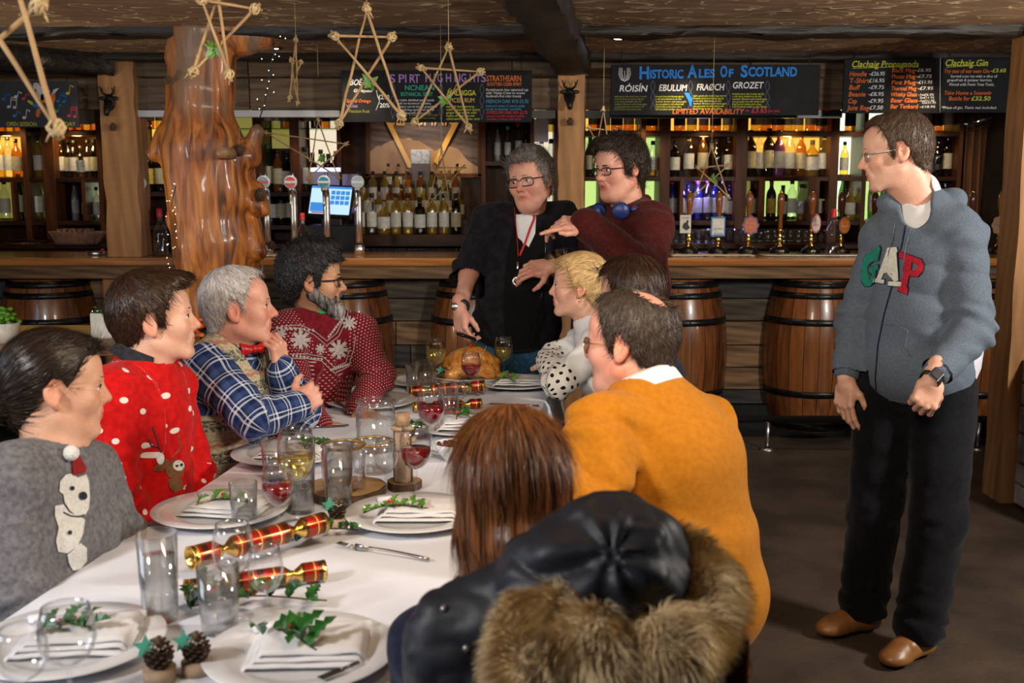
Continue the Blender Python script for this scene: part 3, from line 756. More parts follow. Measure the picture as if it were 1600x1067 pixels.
 # posts (structure of the room)
def post(name,px0,px1,Y,dpt,z0=0,z1=CZ,ref=300,lean=0):
 x0,x1=at(px0,ref,Y).x,at(px1,ref,Y).x;mb=MB()
 def fn(u,v):
  i=int(round(u*4))%4;cx=[x0,x1,x1,x0][i];cy=[Y,Y,Y+dpt,Y+dpt][i]
  o=mnoise.noise(Vector((v*9,i*3.1,x0)))*0.010
  return Vector((cx+o,cy+o*0.6,z0+(z1-z0)*v))
 mb.grid(fn,5,26);o=structure(name,mb,'post_oak');o.data.polygons.foreach_set('use_smooth',[False]*len(o.data.polygons));return o
post('wall_post_left',163,216,6.49,0.20,1.127,ref=280)
post('wall_post_middle',872,912,6.49,0.20,1.127,ref=300)
post('wall_post_right',1581,1640,5.20,0.20,ref=500)
# stone wall end beside the right post
zs=at(1600,585,5.0).z
mb=MB();mb.bx(2.50,3.4,4.55,5.19,0,zs+0.02);structure('wall_stone',mb,'mortar')
mb=MB();r2=random.Random(4);z=0.01
while z<zs-0.06:
 hh=r2.uniform(0.09,0.16);y=4.52
 while y<5.18:
  ll=r2.uniform(0.14,0.26);mb.bx(2.47,2.6,y+0.008,min(5.19,y+ll),z,z+hh-0.012);y+=ll
 x=2.48
 while x<3.2:
  ll=r2.uniform(0.14,0.28);mb.bx(x+0.008,x+ll,4.51,4.6,z,z+hh-0.012);x+=ll
 z+=hh
structure('trim_stones',mb,'stone',bevel=0.018,seg=3)
# recessed ceiling spots
def spot(px,py,lab,e=14):
 p=onz(px,py,CZ-0.002);r=empty('ceiling_spotlight',(p.x,p.y,CZ),lab,'ceiling light');m=MB()
 m.lathe([(0.045,0),(0.05,-0.006),(0.040,-0.009),(0.036,-0.003)],(p.x,p.y,CZ),20);m.build('bezel','rail_black',r)
 m=MB();m.lathe([(0.0,-0.004),(0.034,-0.004)],(p.x,p.y,CZ),16);m.build('lamp','spot_glow',r)
 light('spot_lamp','SPOT',(p.x,p.y,CZ-0.03),(p.x,p.y+0.25,0),e,(0.85,0.9,1.0),0.03,spot=95,blend=0.8)
spot(1545,41,'small lit recessed spotlight in the ceiling at the far right',8)
spot(968,60,'small recessed spotlight in the ceiling right of the central post',8)
spot(427,75,'small lit recessed spotlight in the ceiling beside the tree trunk',14)
# warm spots aimed down at the counter, no fittings modelled
for x in(-2.6,-0.9,1.0,2.3):light('counter_light','SPOT',(x,6.15,CZ-0.04),(x,6.75,0.9),16,(1.0,0.78,0.5),0.05,spot=80,blend=0.9)
# ------------------------------------------------------------------ the bar: counter, front boards, barrels
CT=1.125
root=empty('bar_counter',(0,6.6,0),'long polished orange wooden bar counter on a front of reclaimed boards','bar counter')
mb=MB();mb.bx(-4.15,3.35,6.42,7.02,CT-0.05,CT);mb.build('countertop','counter_wood',root,bevel=0.015,seg=3)
mb=MB();mb.bx(-4.15,3.35,6.46,6.50,CT-0.125,CT-0.05);mb.build('apron','reclaimed_a',root,bevel=0.004)
r2=random.Random(11);zb=[CT-0.125,0.86,0.72,0.57,0.43,0.29,0.20]
for i in range(6):
 x=-4.15
 while x<3.3:
  w=r2.uniform(0.7,1.5);x1=min(3.35,x+w);mb=MB();off=r2.uniform(0,0.012)
  mb.bx(x+0.003,x1-0.003,6.66-off,6.70,zb[i+1]+0.004,zb[i]-0.003);mb.build('front_board',r2.choice(['reclaimed_a','reclaimed_a','reclaimed_b','reclaimed_c','reclaimed_b']),root,bevel=0.003);x=x1
mb=MB();mb.bx(-4.15,3.35,6.62,6.70,0,0.20);mb.build('kick_plate','rail_black',root)
mb=MB();mb.bx(-4.15,3.35,6.70,7.0,0.0,CT-0.05);mb.build('carcass','dark_wood',root)
for a,b in((168,212),(874,912)):
 mb=MB();mb.bx(at(a,450,6.6).x,at(b,450,6.6).x,6.52,6.66,0,CT-0.125);mb.build('support_post','post_oak',root,bevel=0.006)
 # foot rail
rl=empty('foot_rail',(0,6.28,0),'black metal foot rail running along the bar front','foot rail')
mb=MB();mb.tube([(-4.1,6.28,0.185),(3.3,6.28,0.185)],0.022,12);mb.build('rail','rail_black',rl)
for px in(120,520,860,1200,1530):
 x=at(px,660,6.28).x;mb=MB();mb.tube([(x,6.28,0.0),(x,6.28,0.17)],0.013,10);mb.lathe([(0.045,0),(0.045,0.006),(0.018,0.014)],(x,6.28,0),16,capb=True);mb.build('bracket','steel',rl)
def mk_barrel():
 m,nt,b=_nt('barrel_wood');N=nt.nodes;L=nt.links;tc=N.new('ShaderNodeTexCoord')
 sp=N.new('ShaderNodeSeparateXYZ');L.new(tc.outputs['Object'],sp.inputs[0])
 an=N.new('ShaderNodeMath');an.operation='ARCTAN2';L.new(sp.outputs[1],an.inputs[0]);L.new(sp.outputs[0],an.inputs[1])
 sc_=N.new('ShaderNodeMath');sc_.operation='MULTIPLY';L.new(an.outputs[0],sc_.inputs[0]);sc_.inputs[1].default_value=22/(2*PI)
 fr=N.new('ShaderNodeMath');fr.operation='FRACT';L.new(sc_.outputs[0],fr.inputs[0]);fl=N.new('ShaderNodeMath');fl.operation='FLOOR';L.new(sc_.outputs[0],fl.inputs[0])
 wn=N.new('ShaderNodeTexWhiteNoise');wn.noise_dimensions='1D';L.new(fl.outputs[0],wn.inputs[1])
 mp=N.new('ShaderNodeMapping');mp.inputs['Scale'].default_value=(9,9,0.9);L.new(tc.outputs['Object'],mp.inputs[0])
 t=N.new('ShaderNodeTexNoise');t.inputs['Scale'].default_value=4;t.inputs['Detail'].default_value=6;L.new(mp.outputs[0],t.inputs[0])
 ad=N.new('ShaderNodeMath');ad.operation='MULTIPLY_ADD';L.new(wn.outputs[0],ad.inputs[0]);ad.inputs[1].default_value=0.45;L.new(t.outputs['Fac'],ad.inputs[2])
 rp=N.new('ShaderNodeValToRGB');rp.color_ramp.elements[0].color=(0.06,0.018,0.007,1);rp.color_ramp.elements[1].color=(0.30,0.105,0.028,1)
 rp.color_ramp.elements[0].position=0.35;rp.color_ramp.elements[1].position=1.0;L.new(ad.outputs[0],rp.inputs[0])
 a=N.new('ShaderNodeMath');a.operation='LESS_THAN';L.new(fr.outputs[0],a.inputs[0]);a.inputs[1].default_value=0.05
 mx=N.new('ShaderNodeMix');mx.data_type='RGBA';L.new(a.outputs[0],mx.inputs[0]);L.new(rp.outputs[0],mx.inputs[6]);mx.inputs[7].default_value=(0.02,0.008,0.004,1)
 L.new(mx.outputs[2],b.inputs['Base Color']);b.inputs['Roughness'].default_value=0.27;b.inputs['Coat Weight'].default_value=0.3;M['barrel_wood']=m
mk_barrel()
mk('hoop_iron',(0.035,0.034,0.036),(0.015,0.015,0.016),scale=20,rough=0.32,metal=0.7)
bar0=empty('barrel',(0,6.655,0),None,'barrel','whisky barrels set into the bar front')
BR=lambda z:0.235+0.075*(1-((z-0.53)/0.46)**2)
def half_lathe(mb,prof,c,n):
 mb.grid(lambda u,v:Vector(c)+Vector((math.cos(PI+PI*u)*prof[int(round(v*(len(prof)-1)))][0],math.sin(PI+PI*u)*prof[int(round(v*(len(prof)-1)))][0],prof[int(round(v*(len(prof)-1)))][1])),n,len(prof))
mb=MB();half_lathe(mb,[(0.01,0.07)]+[(BR(z),z)for z in[0.07+0.92*i/20 for i in range(21)]]+[(0.01,0.99)],(0,6.655,0),50);mb.build('staves','barrel_wood',bar0)
for zh,hw in((0.10,0.022),(0.90,0.018),(0.965,0.02),(0.745,0.020),(0.31,0.02)):
 mb=MB();half_lathe(mb,[(BR(zh-hw),zh-hw),(BR(zh-hw)+0.004,zh-hw),(BR(zh)+0.005,zh),(BR(zh+hw)+0.004,zh+hw),(BR(zh+hw),zh+hw)],(0,6.655,0),40)
 for a in(-1.75,-1.45):mb.ball((math.cos(a)*(BR(zh)+0.004),6.655+math.sin(a)*(BR(zh)+0.004),zh),0.006,8)
 mb.build('hoop','hoop_iron',bar0)
bp=Proto(bar0)
for px,lab in((85,'dark barrel under the counter at the far left, behind the dark-haired woman'),(540,'barrel in the bar front behind the bearded man in the burgundy jumper'),(750,'barrel in the bar front directly behind the standing man with the red lanyard'),(1056,'barrel in the bar front behind the balding man in mustard'),(1268,'barrel in the bar front left of the standing man in the grey hoodie'),(1512,'barrel in the bar front right of the standing man in the grey hoodie')):
 bp.put((at(px,560,6.655).x,6.655,0),lab)
 # ------------------------------------------------------------------ bottles
mk_glass('glass_clear',(0.93,0.95,0.94),(0.55,0.6,0.58),gloss=1.0)
mk_glass('glass_green',(0.25,0.42,0.20),(0.5,0.6,0.5),diff=(0.02,0.06,0.02),dmix=0.25)
mk_glass('glass_dark',(0.16,0.09,0.05),(0.4,0.4,0.4),diff=(0.015,0.01,0.008),dmix=0.45)
mk_glass('glass_amber',(0.85,0.48,0.12),(0.6,0.5,0.4),diff=(0.35,0.16,0.03),dmix=0.25)
mk_glass('glass_gold',(0.95,0.78,0.32),(0.7,0.6,0.4),diff=(0.5,0.36,0.08),dmix=0.25)
mk_glass('glass_blue',(0.2,0.35,0.9),(0.5,0.5,0.7),diff=(0.03,0.05,0.3),dmix=0.3)
mk('bottle_purple',(0.16,0.05,0.14),(0.08,0.02,0.07),rough=0.15,spec=0.6)
mk('bottle_grey',(0.22,0.21,0.21),(0.16,0.16,0.16),rough=0.2)
mk('label_white',(0.78,0.76,0.68),(0.62,0.60,0.52),scale=30,rough=0.6)
mk('label_cream',(0.62,0.56,0.36),(0.48,0.42,0.26),scale=30,rough=0.6)
mk('label_black',(0.035,0.035,0.035),(0.02,0.02,0.02),scale=30,rough=0.5)
mk('label_grey',(0.42,0.43,0.44),(0.3,0.3,0.32),scale=30,rough=0.6)
mk('label_yellow',(0.75,0.55,0.10),(0.6,0.4,0.06),scale=30,rough=0.6)
mk('cap_black',(0.02,0.02,0.022),rough=0.35);mk('cap_red',(0.75,0.03,0.05),(0.6,0.02,0.03),rough=0.35)
mk('cap_gold',(0.6,0.42,0.14),rough=0.3,metal=0.8);mk('cap_green',(0.04,0.16,0.08),rough=0.4);mk('cork',(0.42,0.28,0.16),(0.25,0.15,0.08),scale=60,rough=0.85,bump=0.4)
mk('cap_pink',(0.9,0.05,0.35),rough=0.35);mk('cap_lime',(0.05,0.65,0.15),rough=0.35)
SHAPES={'tall':[(0,0),(0.036,0),(0.038,0.01),(0.038,0.19),(0.033,0.215),(0.016,0.245),(0.0135,0.29),(0.0155,0.292),(0.0155,0.302),(0.012,0.302)],'squat':[(0,0),(0.045,0),(0.048,0.012),(0.048,0.13),(0.040,0.165),(0.018,0.19),(0.014,0.225),(0.016,0.228),(0.016,0.238),(0.012,0.238)],'square':[(0,0),(0.041,0),(0.042,0.006),(0.042,0.185),(0.036,0.202),(0.016,0.212),(0.0145,0.26),(0.017,0.262),(0.017,0.272),(0.012,0.272)],'pot':[(0,0),(0.034,0),(0.036,0.01),(0.047,0.14),(0.044,0.17),(0.024,0.20),(0.017,0.235),(0.019,0.25),(0.015,0.275),(0.012,0.275)],'slim':[(0,0),(0.029,0),(0.030,0.01),(0.031,0.19),(0.026,0.225),(0.014,0.27),(0.012,0.315),(0.0145,0.318),(0.0145,0.326),(0.01,0.326)]}
def make_bottle(shape,glass,label,cap,capname='cap',fill=1.0,liquid=None,name='bottle',capl=0.028,lz=(0.25,0.55)):
 pr=SHAPES[shape];r=empty(name,(0,0,0),None,'bottle');H=pr[-1][1]
 m=MB();m.lathe(pr,(0,0,0),18);m.build('glass',glass,r)
 if liquid:
  zf=H*fill;lp=[(max(0,a-0.003),min(z+0.003,zf))for a,z in pr if z<zf];lp.append((lp[-1][0]*0.98,zf));lp.append((0,zf));m=MB();m.lathe(lp,(0,0,0),16);m.build('liquid',liquid,r)
 body_r=[a for a,z in pr if z<=H*0.5][-1]
 if label:
  z0,z1=H*lz[0]*0.75,H*lz[1];m=MB();ra=max(a for a,z in pr if z<H*0.6)
  ra0=np.interp(z0,[z for a,z in pr],[a for a,z in pr]);ra1=np.interp(z1,[z for a,z in pr],[a for a,z in pr])
  m.lathe([(ra0+0.0008,z0),(ra1+0.0008,z1)],(0,0,0),18);m.build('label',label,r)
 m=MB();m.lathe([(0.0,H+0.004),(0.0165,H+0.004),(0.0165,H-capl),(0.014,H-capl)],(0,0,0),14);m.build(capname,cap,r)
 return Proto(r)
BK={}
def bot(key,*a,**k):BK[key]=make_bottle(*a,**k)
bot('amber','tall','glass_amber','label_cream','cap_black');bot('amber2','square','glass_amber','label_black','cap_black')
bot('gold','tall','glass_gold','label_white','cap_black');bot('gold2','squat','glass_gold','label_white','cork','stopper')
bot('clear','tall','glass_clear','label_white','cap_black');bot('clear2','pot','glass_clear','label_grey','cap_black',fill=0.3,liquid='glass_amber')
bot('dark','tall','glass_dark','label_cream','cap_black');bot('dark2','square','glass_dark','label_white','cap_black');bot('darkpot','pot','glass_dark','label_black','cap_black')
bot('green','slim','glass_green','label_cream','cap_green');bot('purple','tall','bottle_purple','label_grey','cap_black');bot('grey','slim','bottle_grey','label_grey','cap_black')
bot('blue','tall','glass_blue','label_grey','cap_pink');bot('blue2','square','glass_blue','label_white','cap_black');bot('red','tall','glass_dark','label_yellow','cap_red')
bot('clearpink','slim','glass_clear','label_grey','cap_pink');bot('clearlime','slim','glass_clear','label_grey','cap_lime')
KIND={'amber':'amber whisky bottle','amber2':'square-shouldered amber bottle','gold':'pale gold whisky bottle','gold2':'squat gold bottle','clear':'clear glass bottle','clear2':'bulbous clear bottle','dark':'dark brown bottle','dark2':'square dark bottle','darkpot':'bulbous dark bottle','green':'slim green bottle','purple':'purple bottle','grey':'slim grey bottle','blue':'blue bottle with a pink cap','blue2':'square blue bottle','red':'dark bottle with a red cap','clearpink':'slim clear bottle with a pink top','clearlime':'slim clear bottle with a green top'}
ORD=['leftmost','second from the left','third from the left','fourth from the left','fifth from the left','sixth from the left','seventh from the left','eighth from the left','ninth from the left','tenth from the left','eleventh from the left','twelfth from the left']
# ------------------------------------------------------------------ back bar shelving
YS=8.0;SD=0.30;BT=1.13
def bz(py):return at(800,py,YS).z
def bxp(px):return at(px,300,YS).x
mk_emit('lit_white',(0.85,1.0,0.62),2.4);mk_emit('lit_green',(0.72,1.0,0.30),0.85);mk_emit('lit_amber',(1.0,0.50,0.07),1.3);mk_emit('lit_dim',(0.80,0.70,0.15),0.26);mk_emit('lit_warm',(1.0,0.86,0.62),0.9)
mk('glass_shelf',(0.1,0.3,0.25),rough=0.1,trans=0.6,alpha=None)
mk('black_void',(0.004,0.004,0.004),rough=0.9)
def shelving(label,px0,px1,top,levels,uprights,lits,glass_levels=(),Y=YS):
 """wooden back-bar unit: levels and top are picture rows of its boards, uprights picture columns, lits = (px0, px1, row0, row1, material)"""
 x0,x1=bxp(px0),bxp(px1);r=empty('back_bar_shelving',((x0+x1)/2,Y,0),label,'shelving unit');zt_=bz(top)
 m=MB();m.bx(x0,x1,Y+SD,Y+SD+0.02,BT,zt_);m.build('back_panel','dark_wood_upright',r)
 for u in list(uprights)+[(px0,px0+7),(px1-7,px1)]:
  m=MB();zlo,zhi=BT,zt_
  if len(u)==4:zhi,zlo=bz(u[2]),bz(u[3])
  m.bx(bxp(u[0]),bxp(u[1]),Y-0.01,Y+SD,zlo,zhi);m.build('upright','panel_wood',r,bevel=0.003)
 for l in levels:
  m=MB();z=bz(l);m.bx(x0,x1,Y,Y+SD,z-0.032,z);m.build('shelf','dark_wood',r,bevel=0.002)
 for l in glass_levels:
  m=MB();z=bz(l);m.bx(x0,x1,Y+0.03,Y+SD,z-0.008,z);m.build('glass_shelf','glass_green',r)
 for a,b,t0,t1,mt in lits:
  m=MB();m.bx(bxp(a),bxp(b),Y+SD-0.012,Y+SD-0.004,bz(t1),bz(t0));m.build('light_panel',mt,r)
 return r
def row(keys,pxs,level,Y,where,grp,hpx=None,dy=0.0,seed=0,scale=1.0):
 rr=random.Random(seed+int(pxs[0]));cnt=0
 z=bz(level)if Y==YS+0.12 or Y>7.9 else level
 for i,px in enumerate(pxs):
  k=keys[i%len(keys)]if isinstance(keys,(list,tuple))else keys;s=scale*rr.uniform(0.93,1.07)
  pos=ORD[i]if i<len(ORD)else('number far along' if i<len(pxs)-1 else 'rightmost')
  BK[k].put((at(px,level if Y>7.9 else 300,Y).x,Y+rr.uniform(-0.02,0.02),z),f'{KIND[k]} {where}'+(f', {pos}' if len(pxs)>1 else ''),rz=rr.uniform(0,6),group=grp,sc_=s)
def span(a,b,n):return[a+(b-a)*(i+0.5)/n for i in range(n)]
G_='bottles on the back-bar shelves';YR=YS+0.12
# right-hand unit behind the hand pumps
shelving('dark wooden back-bar shelving with lit bays behind the hand pumps',907,1500,150,[206,276,345],[(1000,1008),(1030,1046),(1148,1166),(1294,1308),(1345,1352),(1396,1402),(1062,1068,278,345),(1185,1195,278,345),(1262,1280,278,345),(936,944)],[(912,936,211,274,'lit_green'),(944,1000,211,274,'lit_dim'),(1008,1030,211,274,'lit_green'),(1008,1030,281,340,'lit_green'),(912,936,281,340,'lit_green'),(1195,1262,281,340,'lit_green'),(1166,1185,281,340,'lit_dim'),(1308,1345,211,272,'lit_white'),(1308,1345,160,201,'lit_white'),(1308,1336,281,340,'lit_white'),(1352,1396,160,201,'lit_white'),(1352,1396,211,272,'lit_white'),(1354,1396,281,360,'lit_green'),(912,1030,160,201,'lit_amber'),(1046,1148,160,201,'lit_amber'),(1166,1294,160,201,'lit_amber'),(1166,1294,209,240,'lit_amber'),(1402,1494,160,201,'lit_amber')])
row(['amber','gold','amber2'],span(918,1028,6),206,YR,'on top shelf by central post',G_)
row(['amber2','gold','amber'],span(1052,1146,5),206,YR,'on top shelf under blue-lettered board',G_)
row(['gold','amber','amber2','gold'],span(1172,1290,7),206,YR,'on the top shelf right of centre',G_)
row(['amber2'],[1328],206,YR,'in the small bay under the menu board',G_)
row(['clear','gold','amber','amber2'],span(1404,1490,5),206,YR,'on top shelf by hoodie man\'s head',G_)
row(['dark'],[922],276,YR,'in the green-lit bay beside the post',G_)
row(['clear2'],[1019],276,YR,'in the green-lit bay right of the headphone man',G_)
row(['dark2','clear','amber','darkpot','clear'],[1054,1076,1098,1120,1138],276,YR,'behind the left hand pumps',G_)
row(['dark','clear','dark','purple','clear','amber','gold2','clear'],[1172,1186,1200,1215,1232,1250,1268,1285],276,YR,'on the glowing middle shelf',G_,scale=1.1)
row(['gold'],[1319],276,YR,'alone in the bright white bay',G_,scale=0.85)
row(['green','gold2'],[1309+5,1328],345,YR,'in the lower white-lit bay',G_)
row(['green','clear','gold'],[1362,1375,1388],345,YR,'in the green bay',G_)
row(['blue','dark','blue2','blue','clearpink','blue','clear','blue2'],[1050,1064,1074,1090,1104,1117,1128,1140],345,YR,'under purple light',G_)
row(['dark','red','dark2','clear','clear2','dark','darkpot'],[1174,1203,1222,1236,1250,1275,1287],345,YR,'before the pale green panel',G_)
row(['dark2','red','darkpot','dark'],[1426,1444,1462,1478],276,YR,'right of the hoodie man',G_)
row(['dark','dark2','darkpot'],[1440,1458,1474],345,YR,'low right of hoodie man',G_)
light('shelf_blue','POINT',(bxp(1095),YS+0.05,bz(290)),None,3,(0.45,0.35,1.0),0.04)
light('shelf_amber','POINT',(bxp(1230),YS+0.06,bz(212)),None,6,(1.0,0.6,0.15),0.04)
light('shelf_amber','POINT',(bxp(1100),YS+0.06,bz(212)),None,2.5,(1.0,0.6,0.2),0.04)
# central unit: behind the carved picture and the till
shelving('dark wooden back-bar shelving with a lit bay behind the beer taps',213,535,150,[300,352],[(300,312),(398,412),(455,470)],[(222,298,160,228,'lit_amber'),(475,529,160,275,'lit_warm'),(312,396,160,290,'lit_dim'),(414,452,160,230,'lit_dim')],glass_levels=(200,))
row(['amber','gold','amber','gold2'],span(224,298,4),200,YR,'on top shelf left of trunk',G_)
row(['red','dark','amber','dark2'],span(224,298,4),300,YR,'shelved mid-height left of trunk',G_)
row(['clear','clear','amber'],[418,434,446],200,YR,'on the glass shelf right of the trunk',G_)
row(['clear','red','amber2','clear'],[480,494,507,521],200,YR,'on the warm-lit glass shelf',G_)
row(['clear','dark','clear','dark2','red'],[478,490,502,514,526],300,YR,'in the bay above the till',G_,scale=1.0)
row(['dark','green','amber','dark2'],[405,420,436,450],300,YR,'mid-height right of the trunk',G_)
row(['dark2','dark','clear'],[424,440,456],352,YR,'on the lower shelf behind the taps',G_)
# left unit
shelving('dark wooden back-bar shelving at the far left behind the fox board',-60,162,150,[205,278,345],[(38,47),(70,88),(18,22,282,345),(128,134,282,345)],[(-52,38,160,276,'lit_amber'),(47,70,211,276,'lit_dim'),(60,68,224,250,'lit_white'),(88,156,160,200,'lit_amber'),(-52,18,282,343,'lit_dim'),(8,16,284,340,'lit_green'),(22,38,282,343,'lit_dim'),(47,70,282,343,'lit_dim'),(62,70,284,320,'lit_white'),(134,156,282,335,'lit_white')])
row(['amber','gold','amber2','gold','amber'],span(-30,36,5),205,YR,'on the top shelf at the far left',G_)
row(['gold','clear','gold','clear','amber'],span(-30,36,5),278,YR,'under the fox board',G_)
row(['gold'],[63],278,YR,'in the narrow left bay',G_)
row(['amber','amber2','amber','gold','amber'],span(92,156,5),205,YR,'on top shelf beside left post',G_)
row(['clear','dark','clear','clear2','clear','dark'],span(90,156,6),278,YR,'mid-height beside the left post',G_,scale=0.9)
row(['clear','green','clear'],[8,34,62],345,YR,'on the lower shelf at the far left',G_)
row(['grey','blue2','clear'],[120,137,152],345,YR,'low beside the left post',G_,scale=0.85)
light('shelf_amber','POINT',(bxp(120),YS+0.06,bz(212)),None,5,(1.0,0.6,0.15),0.04)
light('shelf_amber','POINT',(bxp(10),YS+0.06,bz(212)),None,5,(1.0,0.6,0.15),0.04)
# small cupboard right of the picture
shelving('dark wooden cupboard right of the carved picture holding three bottles',752,872,150,[252],[(828,834)],[(836,868,160,340,'lit_warm')])
row(['grey','clearlime','clearpink','dark'],[777,793,810,822],252,YR,'in the dark cupboard',G_,scale=0.8)
row(['clear','gold'],[845,860],205,YR,'in bay beside the central post',G_)
row(['clear','clear2'],[846,861],280,YR,'behind the lanyard man\'s head',G_)
# timber wall behind the picture and lower cabinets
mb=MB();mb.bx(bxp(530),bxp(756),YS+0.16,YS+0.2,0.9,bz(150));structure('wall_panelling',mb,'dark_wood')
root=empty('back_bar_cabinet',(0,YS-0.1,0),'low dark wooden back-bar cabinet with a worktop running behind the counter','cabinet')
mb=MB();mb.bx(-4.1,3.3,YS-0.22,YS+SD,BT-0.035,BT);mb.build('worktop','dark_wood',root,bevel=0.004)
mb=MB();mb.bx(-4.1,3.3,YS-0.12,YS+SD,0.0,BT-0.035);mb.build('body','dark_wood',root)
# tumblers in rows under the shelves
mk_glass('glass_plain',(0.96,0.97,0.97),(0.35,0.38,0.40))
g0=empty('tumbler',(0,0,0),None,'tumbler');mb=MB();mb.lathe([(0,0.004),(0.026,0.004),(0.027,0),(0.03,0.002),(0.036,0.10),(0.034,0.10),(0.029,0.008)],(0,0,0),16);mb.build('glass','glass_plain',g0);TP=Proto(g0)
for i,px in enumerate(span(1050,1290,20)):TP.put((at(px,370,YS-0.05).x,YS-0.05+(i%2)*0.02,BT),'clear tumbler in the long row on the worktop behind the hand pumps',group='tumblers behind the hand pumps',rz=i)
for i,px in enumerate(span(575,725,16)):TP.put((at(px,385,7.3).x,7.30,CT-0.10),'clear tumbler in the row below the miniature bottles',group='tumblers below the stacked bottles',rz=i)
mb=MB();mb.bx(at(560,385,7.2).x,at(740,385,7.2).x,7.20,7.42,CT-0.14,CT-0.10);mb.bx(at(560,385,7.2).x,at(740,385,7.2).x,7.22,7.40,0,CT-0.14);tag(mb.build('glass_cabinet','dark_wood'),'dark low cabinet behind the counter under the row of tumblers','cabinet')
# black-coloured sheet standing for the doorway's shade, and brown curtain at the right
mb=MB();mb.bx(bxp(1502),bxp(1640),YS+0.28,YS+0.32,0,CZ);structure('doorway_shade_1',mb,'black_void')
mk('curtain_brown',(0.23,0.095,0.035),(0.14,0.055,0.02),scale=4,stretch=(3,3,0.5),rough=0.7)
mb=MB();xa,xb=bxp(1500),bxp(1548)
mb.grid(lambda u,v:Vector((xa+(xb-xa)*u-0.05*v*u,YS-0.05+0.03*math.sin(u*22),BT-0.6+v*(bz(150)-BT+0.6))),40,4)
tag(mb.build('curtain','curtain_brown',solid=0.004),'brown curtain hanging beside the dark doorway behind the bar','curtain')
# ------------------------------------------------------------------ stepped stack of miniature whisky bottles
root=empty('bottle_stand',(at(650,370,7.7).x,7.7,BT),'dark stepped stand holding tiers of whisky bottles under the carved picture','display stand')
tiers=[(366,7.58,9,548,722),(343,7.68,10,548,726),(322,7.78,9,556,722),(305,7.88,3,612-4,640+6)]
for i,(py,Y,n,a,b)in enumerate(tiers[:3]):
 z=at(650,py,Y).z;m=MB();m.bx(at(a-6,py,Y).x,at(b+6,py,Y).x,Y-0.045,Y+0.055,BT,max(BT+0.01,z));m.build('step','dark_wood',root)
r3=random.Random(2);MK=['gold','clear','gold2','gold','gold','dark2','gold','gold','dark']
def tier(pxs,z,Y,words,s):
 for i,px in enumerate(pxs):
  k=MK[i%9]if words=='front' else r3.choice(['gold','gold','clear','gold2','amber'])
  BK[k].put((at(px,350,Y).x,Y,z),f'{KIND[k]} in the {words} tier of the stand, {ORD[i]}',rz=r3.uniform(0,6),group='bottles on the stepped stand',sc_=s)
tier(span(553,722,9),max(BT+0.01,at(650,366,7.58).z),7.58,'front',0.92)
tier(span(548,726,10),at(650,343,7.68).z,7.68,'second',0.80)
tier(span(556,722,9),at(650,322,7.78).z,7.78,'third',0.80)
m=MB();z4=at(650,300,7.88).z;m.bx(at(560,300,7.88).x,at(724,300,7.88).x,7.84,7.93,BT,z4);m.build('step','dark_wood',root)
tier([608,624,637,690,703,715],z4,7.88,'topmost',0.66)
mk('display_card',(0.55,0.55,0.57),(0.3,0.3,0.33),scale=40,rough=0.6,ramp=(0.35,0.5))
mk('tube_dark',(0.10,0.06,0.05),(0.06,0.03,0.03),rough=0.35)
r=empty('whisky_tube',(at(656,300,7.86).x,7.86,z4),'dark whisky gift tube with a white top standing on the stacked bottles','gift box')
p0,p1=at(643,300,7.84),at(671,234,7.84);m=MB();m.bx(p0.x,p1.x,7.84,7.92,z4,at(656,256,7.84).z);m.build('box_body','tube_dark',r,bevel=0.003)
m=MB();m.bx(p0.x-0.002,p1.x+0.002,7.838,7.922,at(656,256,7.84).z,p1.z);m.build('box_lid','display_card',r,bevel=0.003)
# ------------------------------------------------------------------ carved mountain picture behind the stack
YP=YS+0.12
r=empty('carved_picture',(bxp(657),YP,bz(270)),'carved wooden mountain picture in a broad frame behind the stacked bottles','picture')
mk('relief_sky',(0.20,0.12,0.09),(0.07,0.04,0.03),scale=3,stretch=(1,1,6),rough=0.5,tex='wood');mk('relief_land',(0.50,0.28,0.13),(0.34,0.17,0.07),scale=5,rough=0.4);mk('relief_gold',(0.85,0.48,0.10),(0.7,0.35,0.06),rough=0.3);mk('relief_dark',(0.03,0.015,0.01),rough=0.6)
P2=lambda px,py,Y=YP:at(px,py,Y)
def poly_at(m,pts,Y,t0,t1):
 q=[at(px,py,Y)for px,py in pts];m.prism([(p.x,p.z)for p in q][::-1],(0,Y,0),(1,0,0),(0,0,1),t0,t1)
m=MB();poly_at(m,[(577,130),(748,130),(748,272),(577,272)],YP+0.03,0,0.02);m.build('sky','relief_sky',r)
m=MB();poly_at(m,[(577,248),(600,225),(622,216),(655,220),(680,236),(700,228),(715,232),(730,250),(748,262),(748,271),(577,271)],YP+0.015,0,0.02)
poly_at(m,[(577,238),(590,228),(607,230),(577,256)],YP+0.014,0,0.018);m.build('mountain','relief_land',r)
m=MB();poly_at(m,[(615,219),(640,216),(660,228),(640,224),(622,224)],YP+0.006,0,0.008);poly_at(m,[(697,232),(712,232),(722,242),(735,262),(712,244)],YP+0.006,0,0.008);m.build('ridge_highlight','relief_gold',r)
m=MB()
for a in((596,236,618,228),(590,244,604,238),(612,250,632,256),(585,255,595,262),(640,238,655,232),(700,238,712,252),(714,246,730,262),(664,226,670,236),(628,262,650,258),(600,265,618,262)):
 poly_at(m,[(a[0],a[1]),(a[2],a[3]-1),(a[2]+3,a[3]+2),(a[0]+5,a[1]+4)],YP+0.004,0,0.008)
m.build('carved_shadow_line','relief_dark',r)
m=MB();poly_at(m,[(603,190),(611,190),(646,262),(638,262)],YP-0.01,0,0.02);poly_at(m,[(709,190),(718,190),(684,258),(678,252)],YP-0.01,0,0.02);m.build('crossed_ski','relief_gold',r)
